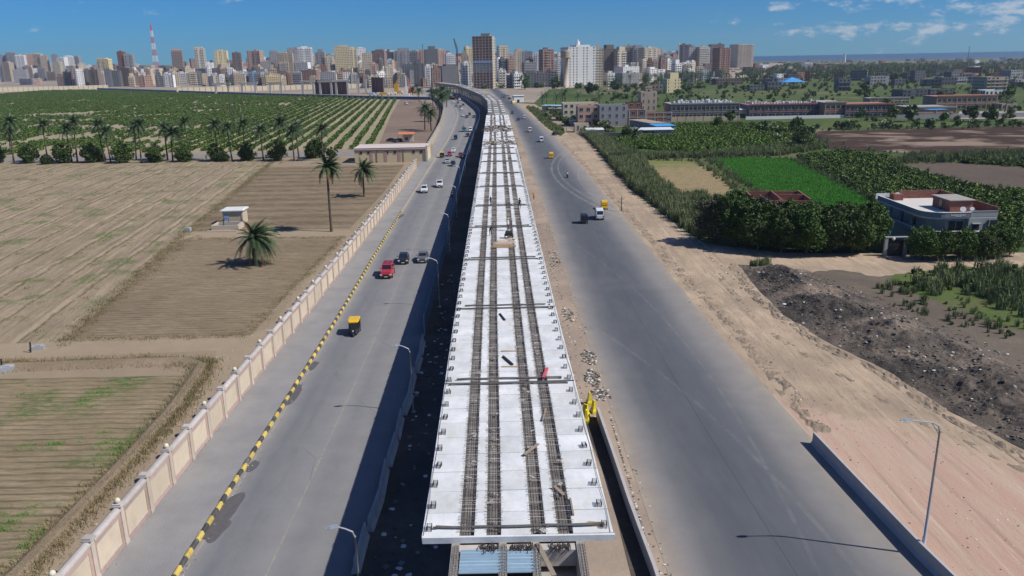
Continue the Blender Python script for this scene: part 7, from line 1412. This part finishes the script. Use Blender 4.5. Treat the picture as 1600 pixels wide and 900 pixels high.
# nameless rows behind and between
ENV = [(-40, 97), (120, 99), (150, 99), (180, 99), (250, 100), (262, 96), (300, 93), (330, 95), (360, 94), (430, 88), (460, 84), (520, 84), (560, 80), (640, 79), (740, 82), (800, 81), (900, 80), (950, 77), (1000, 76), (1060, 78), (1100, 79), (1143, 84), (1150, 96)]
rg = random.Random(21); pal = ['cream', 'grey', 'brick', 'tan', 'white', 'pink', 'brown', 'cream', 'white', 'grey', 'tan', 'cream', 'white', 'dark']; pair = dict(cream='cream', grey='grey', brick='red-brick', tan='tan', white='white', pink='pinkish', brown='brown', dark='dark grey')
ZN = [(-99, 'at the far left end'), (75, 'past the gap in the left skyline'), (145, 'near the brick fin tower'), (215, 'by the lattice mast'), (262, 'near the salmon banded tower'), (300, 'by the narrow cream tower'), (345, 'above the pale blue blocks'), (410, 'by the cream-brown slab'), (460, 'by the white balcony tower'), (520, 'by the yellow giant'), (575, 'above the site cranes'), (640, 'left of the flyover bend'), (700, 'just left of the tallest tower'), (770, 'just right of the tallest tower'), (830, 'by the water tower'), (890, 'by the big white block'), (945, 'above the grey box house'), (1005, 'by the thin minaret'), (1090, 'at the right end of the city')]
def zone(u): return [z for a, z in ZN if u >= a][-1]
FILL = []
def merge_things(rs, name, label):
    "join background things past the limit into ONE object of stuff"
    mb = MB(); mats = []; bpy.context.view_layer.update()
    for r in rs:
        for ch in list(r.children):
            M_ = r.matrix_basis; me = ch.data; o = len(mb.v); mb.v.extend([tuple(M_ @ v.co) for v in me.vertices])
            for m_ in me.materials:
                if m_ not in mats: mats.append(m_)
            for p in me.polygons: mb.f.append(tuple(o + i for i in p.vertices)); mb.m.append(mats.index(me.materials[p.material_index]))
            bpy.data.objects.remove(ch)
        bpy.data.objects.remove(r)
    o = mb.build(name, mats); o['kind'] = 'stuff'; o['label'] = label
def fill(u, u1, wr, Y0_, Y1_, top, jit, row, p_=1., b=.5):
    while u < u1:
        w_ = rg.uniform(*wr); Y = rg.uniform(Y0_, Y1_); c = rg.choice(pal); vt = top(u + w_ / 2) + rg.uniform(*jit)
        if rg.random() < p_:
            FILL.append((w_ * (G(0, 200).y / Y), bld('%s %s %s %s block of flats %s' % ('narrow' if w_ < wr[0] + (wr[1] - wr[0]) * .35 else ('broad' if w_ > wr[0] + (wr[1] - wr[0]) * .7 else 'medium-wide'), 'flat-topped' if vt > top(u) else 'taller', pair[c], row, zone(u)), u, u + w_, vt, Y, c, bal=rg.choice([0, 0, 1, 2]), fr='conc' if c == 'brick' and rg.random() < .6 else None, rz=rg.uniform(-.15, .75), group='%s %s city blocks %s' % (row, pair[c], zone(u)), hut=rg.random() < .6, name='city_block', rseed=rg.random(), faces='FR')))
        u += w_ * rg.uniform(.75, 1.1)
env = lambda u: lerp(ENV, u)
fill(-30, 1146, (6, 13), 2300, 2700, env, (-2, 7), 'far')
fill(120, 1146, (7, 14), 1850, 2100, env, (3, 14), 'mid-distance')
fill(120, 1146, (7, 15), 1600, 1750, env, (9, 20), 'middle-row', .8)
fill(115, 735, (6, 13), 1500, 1600, lambda u: 110, (-5, 6), 'low', .95)
fill(200, 560, (6, 12), 1330, 1440, lambda u: 116, (-4, 5), 'lowest', .85)
fill(560, 735, (7, 14), 1200, 1300, lambda u: 109, (-11, 8), 'near', .95)
fill(560, 690, (7, 12), 1090, 1150, lambda u: 120, (-5, 5), 'nearest', .8)
fill(776, 1110, (7, 14), 1250, 1400, lambda u: 97, (-8, 9), 'middle', .95)
fill(935, 1130, (8, 15), 1080, 1220, lambda u: 113, (-6, 6), 'low', .8)
fill(778, 880, (7, 13), 1030, 1080, lambda u: 118, (-6, 5), 'lowest', .8)
fill(-40, 122, (9, 22), 1900, 2500, lambda u: 108, (-3, 4), 'flat', .8)
fill(-40, 122, (9, 22), 1500, 1800, lambda u: 121, (-2, 4), 'yard-side', .6)
fill(97, 190, (9, 15), 1420, 1500, lambda u: 109, (-3, 4), 'front-row', .95)
FILL.sort(key=lambda q: -q[0])
merge_things([r for _, r in FILL[285:]], 'distant_city', 'small far blocks filling the gaps of the skyline')
# the village fields on the right: low houses
for k in range(230):
    v = 95.5 + 40 * rg.random() ** 2.3; u = rg.uniform(1150, 1640) if v < 118 else rg.choice([rg.uniform(1180, 1260), rg.uniform(1300, 1640), rg.uniform(1420, 1640)]); p_ = G(u, v)
    if p_.y > 3300: p_ = G(u, 99 if u < 1400 else 95)
    if p_.y > 3500: continue
    h = rg.choice([4, 6.5, 6.5, 9.5, 12.5]); w_ = rg.uniform(9, 20); c = rg.choice(['brick', 'grey', 'dark', 'brown', 'tan', 'brick', 'dark', 'grey', 'white'])
    bld('%s %s house %s' % ({4: 'single-storey', 6.5: 'two-storey', 9.5: 'three-storey', 12.5: 'four-storey'}[h], pair[c], 'near the coast %s the sea tower' % ('below' if u < 1330 else 'right of') if p_.y > 1500 else 'among the green fields %s' % ('behind the grey factory' if u < 1300 else 'behind the pink-trimmed factory' if u < 1440 else 'beyond the salmon school')), 0, 0, 0, p_.y, c, xyh=(p_.x, p_.x + w_, h), d=rg.uniform(8, 14), hut=False, rz=rg.uniform(-.5, .5), group='low %s houses %s' % (pair[c], 'by the coast' if p_.y > 1500 else 'in the fields'), name='village_house', cat='house', rseed=k, faces='FR')
for lab, u0, u1, vt, vb, c, kw in [('blue-roofed kiosk and dark block in the right fields', 1232, 1252, 116, 130, 'dark', {}), ('white tall house before the coastal houses', 1258, 1270, 97, 111, 'white', {}), ('dark grey tall house with twin posts in the fields', 1311, 1330, 123, 142, 'dark', {}), ('dark house left in the right fields', 1172, 1194, 133, 142, 'dark', {}), ('grey house beside the dark one in the right fields', 1200, 1222, 128, 141, 'dark', {}), ('dark two-storey house near the middle of the right fields', 1418, 1434, 113, 128, 'dark', {}), ('dark house with tanks right of the middle fields', 1472, 1496, 121, 133, 'dark', {}), ('grey-pink four-storey house at far right', 1543, 1576, 120, 141, 'tan', dict(bal=1)), ('low dark house above the school-like building', 1412, 1450, 140, 152, 'dark', {}), ('second low dark house above the school-like building', 1455, 1490, 139, 149, 'dark', {}), ('pale low building with blue panels right of the school', 1540, 1580, 141, 149, 'white', {}), ('tan low building at the right edge behind the pale yard', 1566, 1590, 162, 172, 'tan', {}), ('low pale warehouse among the coastal houses', 1275, 1330, 98, 103, 'cream', {}), ('second low pale warehouse among the coastal houses', 1368, 1432, 96, 100, 'cream', {}), ('long white roofs behind the palm grove', 1110, 1130, 121, 127, 'white', {}), ('dark brick row behind the palm grove', 1120, 1160, 123, 132, 'brown', {})]:
    bld(lab, u0, u1, vt, 0, c, vb=vb, name='house', cat='house', hut=kw.get('hut', False), **{k_: v_ for k_, v_ in kw.items() if k_ != 'hut'})
p_ = G(1240, 134); r = thing('pavilion', 'pavilion with bright blue pyramid roof in the right fields', 'pavilion', (p_.x, p_.y, 0)); m = MB(); [m.tube([(x, y, 0), (x, y, 4)], .3, 5) for x in (-9, 9) for y in (0, 14)]; m.build('post', m_trim, r); m = MB(); m.add([(-12, -3, 4), (12, -3, 4), (12, 17, 4), (-12, 17, 4), (0, 7, 9)], [(0, 1, 4), (1, 2, 4), (2, 3, 4), (3, 0, 4), (3, 2, 1, 0)]); m.build('roof', m_bt, r)
# lattice mast, smaller masts
m_mr = P('red_mast_paint', (.50, .12, .09), .7, .08, .5); m_mw = P('white_mast_paint', (.66, .66, .66), .7, .05, .5)
b_ = G(245, 126); Yb = 2100.; bx_ = GY(245, 110, Yb).x; ht = GY(239, 38, Yb).z; r = thing('lattice_mast', 'tall red and white lattice mast over the left skyline', 'mast', (bx_, Yb, 0)); nseg = 9
for i in range(nseg):
    m = MB(); z0, z1 = ht * i / nseg, ht * (i + 1) / nseg; wa, wb = 6.5 * (1 - .85 * i / nseg), 6.5 * (1 - .85 * (i + 1) / nseg); C = [(-1, -1), (1, -1), (1, 1), (-1, 1)]
    for j in range(4):
        a, c = C[j], C[(j + 1) % 4]; m.tube([(a[0] * wa, a[1] * wa, z0), (a[0] * wb, a[1] * wb, z1)], .45, 4)
        for s in range(2): za, zb = z0 + (z1 - z0) * s / 2, z0 + (z1 - z0) * (s + 1) / 2; w0, w1 = wa + (wb - wa) * s / 2, wa + (wb - wa) * (s + 1) / 2; m.tube([(a[0] * w0, a[1] * w0, za), (c[0] * w1, c[1] * w1, zb)], .25, 4); m.tube([(c[0] * w0, c[1] * w0, za), (a[0] * w1, a[1] * w1, zb)], .25, 4)
    m.build('mast_section', m_mw if i % 2 else m_mr, r)
def mast(label, u, vt, Y, w=1.0, mat=m_trim, name='mast'): p_ = GY(u, vt, Y); m = MB(); m.tube([(0, 0, 0), (0, 0, p_.z)], [w, w * .4], 6); m.tube([(0, 0, p_.z * .93), (0, 0, p_.z * .95)], w * 1.3, 6); return tag(m.build(name, mat, None, loc=(p_.x, Y, 0)), label, 'mast')
mast('thin dark mast on the skyline left of the crane', 660, 68, 1700); mast('needle-thin minaret above the white houses right of centre', 1061, 66, 1300, 1.2, m_mw, 'minaret'); mast('pale stub tower near the sea horizon', 1321, 82, 3000, 4, BM['white']); mast('thin far mast above the sea at the right', 1515, 72, 3400, 2.0)
mast('white-domed minaret among the low left-centre houses', 1053, 100, 1290, 2.2, m_mw, 'minaret')
def boom(label, u0, v0, u1, v1, Y, w, mat, base=True, name='crane'):
    a, b_ = GY(u0, v0, Y), GY(u1, v1, Y); r = thing(name, label, 'crane', (a.x, Y, 0)); d = Vector((b_.x - a.x, 0, b_.z - a.z)); m = MB(); s = Vector((0, 0, a.z)); n = 12; px = Vector((-d.z, 0, d.x)).normalized() * w
    for sg in (-1, 1):
        for yy in (-w, w): m.tube([s + px * sg + Vector((0, yy, 0)), s + d + px * sg * .4 + Vector((0, yy * .4, 0))], w * .22, 4)
    for i in range(n): q0, q1 = s + d * (i / n), s + d * ((i + 1) / n); k0, k1 = 1 - .6 * i / n, 1 - .6 * (i + 1) / n; m.tube([q0 + px * k0, q1 - px * k1], w * .16, 4); m.tube([q0 - px * k0, q1 + px * k1], w * .16, 4)
    m.build('boom', mat, r)
    if base:
        m = MB(); m.bx(-5, -1.6, .9, 5, 1.6, 2.2); m.bx(-2.6, -1.4, 2.2, 2.4, 1.4, max(4.2, a.z)); m.build('cab', mat, r)
        for x in (-4, -2, 2, 4): m = MB(); m.disc((x, -1.7, .6), (0, 1, 0), .6, .5); m.disc((x, 1.7, .6), (0, 1, 0), .6, .5); m.build('wheel', m_tyre, r)
    else: m = MB(); m.tube([(0, 0, 0), (0, 0, a.z)], w * .8, 6); m.build('tower', mat, r)
    return r
m_cy = P('crane_yellow', (.60, .36, .04), .6, .1, 1); m_cw = P('crane_white', (.66, .66, .64), .6, .08, 1); m_cr = P('crane_red', (.50, .10, .05), .6, .1, 1)
boom('yellow mobile crane with boom raised at the site', 619, 131, 627, 114, 900, .9, m_cy); boom('white crane with nearly upright boom at the site', 636, 152, 633.5, 118, 770, .7, m_cw); boom('red crane with slanting boom at the site', 642, 138, 636, 121, 880, .7, m_cr); boom('dark crane jib leaning over the roofs left of the tallest tower', 714, 77, 709, 60, 1500, 1.6, m_trim, False)
m_wpf = P('pale_cream_render', (.84, .72, .50), .9, .06, .3)
# the far tan wall, blue site fence and the ramp under construction
def runwall(name, label, pts, h, th, mats_, post=0, cat='wall', pm=None):
    pts = [(p_.x, p_.y) for p_ in pts]; r = thing(name, label, cat, (pts[0][0], pts[0][1], 0)); o = Vector(pts[0]); m = MB(); q = MB()
    for a, b_ in zip(pts, pts[1:]):
        a, b_ = Vector(a) - o, Vector(b_) - o; d_ = b_ - a; n = max(1, int(d_.length / (post or 1e9))); rz_ = math.atan2(-d_.x, d_.y)
        m.obx(((a.x + b_.x) / 2, (a.y + b_.y) / 2, h / 2), th, d_.length, h, rz_)
        if post:
            for i in range(n + 1): c = a + d_ * (i / n); q.obx((c.x, c.y, h / 2 + .1), th + .3, .8, h + .2, rz_)
    m.build('wall_panel', mats_, r)
    if q.v: o_ = q.build('pillar', pm or m_wc, r); o_['kind'] = 'stuff'
    return r
runwall('field_wall', 'long cream wall with pillars behind the orchard at far left', [GY(-60, 142, 1250), GY(170, 142, 1290)], 6.5, .5, m_wpf, 7); runwall('field_wall', 'cream panelled wall behind the concrete columns', [GY(276, 142, 1060), GY(575, 146, 1100)], 6.0, .5, m_wpf, 7)
runwall('site_fence', 'low dark blue site fence along the far edge of the orchard', [G(152, 140), G(400, 149), G(600, 155), G(672, 156)], 2.6, .15, P('deep_blue_sheet', (.05, .12, .26), .6, .1, .5), 0, 'fence')
runwall('brown_wall', 'tall dark red-brown wall behind the long column row', [G(494, 147), G(543, 147.5)], 15, .6, P('dark_red_panel', (.17, .085, .075), .9, .15, .3), 8, 'wall', BM['brown']); runwall('brown_wall', 'dark red panelled wall right of the palm pair', [G(582, 146), G(600, 147)], 17, .6, P('dark_red_panel', (.17, .085, .075), .9, .15, .3), 8, 'wall', BM['brown'])
RP = [(60, 200, 130, 147), (265, 410, 129, 147), (490, 610, 128, 147), (745, 860, 126, 148), (880, 1000, 126, 149), (1005, 1130, 125, 149), (1185, 1265, 123, 147)]
for k, (x0, x1, vt, vb) in enumerate(RP):
    u0, u1 = 320 + x0 / 5, 320 + x1 / 5; Y = G((u0 + u1) / 2, vb).y; a, b_ = GY(u0, vt, Y), GY(u1, vt, Y); w_ = b_.x - a.x; h = a.z
    r = thing('ramp_pier', ['leftmost', 'second', 'third', 'fourth', 'fifth', 'sixth', 'rightmost'][k] + ' concrete pier frame of the unfinished ramp behind the orchard', 'pier', ((a.x + b_.x) / 2, Y, 0), 0, 'ramp piers under construction')
    if k < 6: m = MB(); m.bx(-w_ / 2, -1.2, h - 1.8, w_ / 2, 1.2, h); m.build('cross_beam', BM['conc'], r)
    for f in (-.36, .36): m = MB(); m.bx(f * w_ - 1.0, -1, 0, f * w_ + 1.0, 1, h - 1.8 if k < 6 else h); m.build('column', BM['conc'], r)
for k, (u, v, w_, c) in enumerate([(600, 150, 9, 'yellow'), (613, 149, 7, 'white'), (592, 150, 6, 'white'), (623, 147, 8, 'yellow'), (580, 150, 6, 'blue')]):
    p_ = G(u, v); r = thing('site_truck', ['yellow and white site truck by the blue fence', 'white van-like site truck by the blue fence', 'small white site truck by the blue fence', 'yellow excavator-like truck on the pale spoil', 'blue site truck at the fence'][k], 'truck', (p_.x, p_.y + 6, 0)); m = MB(); m.bx(-w_ / 2, -1.3, 1, w_ / 4, 1.3, 3.4); m.build('load_bed', BM['white'] if c == 'white' else (m_cy if c == 'yellow' else BM['blue']), r); m = MB(); m.bx(w_ / 4 + .2, -1.2, .8, w_ / 2, 1.2, 3.0); m.build('cab', BM['white'], r)
    for x in (-w_ * .35, w_ * .35): m = MB(); m.disc((x, -1.3, .55), (0, 1, 0), .55, .4); m.disc((x, 1.3, .55), (0, 1, 0), .55, .4); m.build('wheel', m_tyre, r)
p_ = G(623, 163); 
# ------------------------------------------------------------------ haze
hz = MB(); hz.bx(-3600, -60, -1.0, 3600, 4200, 130); m = bpy.data.materials.new('thin_haze'); m.use_nodes = True; nt = m.node_tree; nt.nodes.remove(nt.nodes['Principled BSDF']); pv = nt.nodes.new('ShaderNodeVolumePrincipled'); pv.inputs['Color'].default_value = (.78, .87, 1.0, 1); pv.inputs['Density'].default_value = .00008; pv.inputs['Anisotropy'].default_value = .3
nt.links.new(pv.outputs[0], nt.nodes['Material Output'].inputs['Volume']); hzo = hz.build('haze', m); hzo['kind'] = 'stuff'
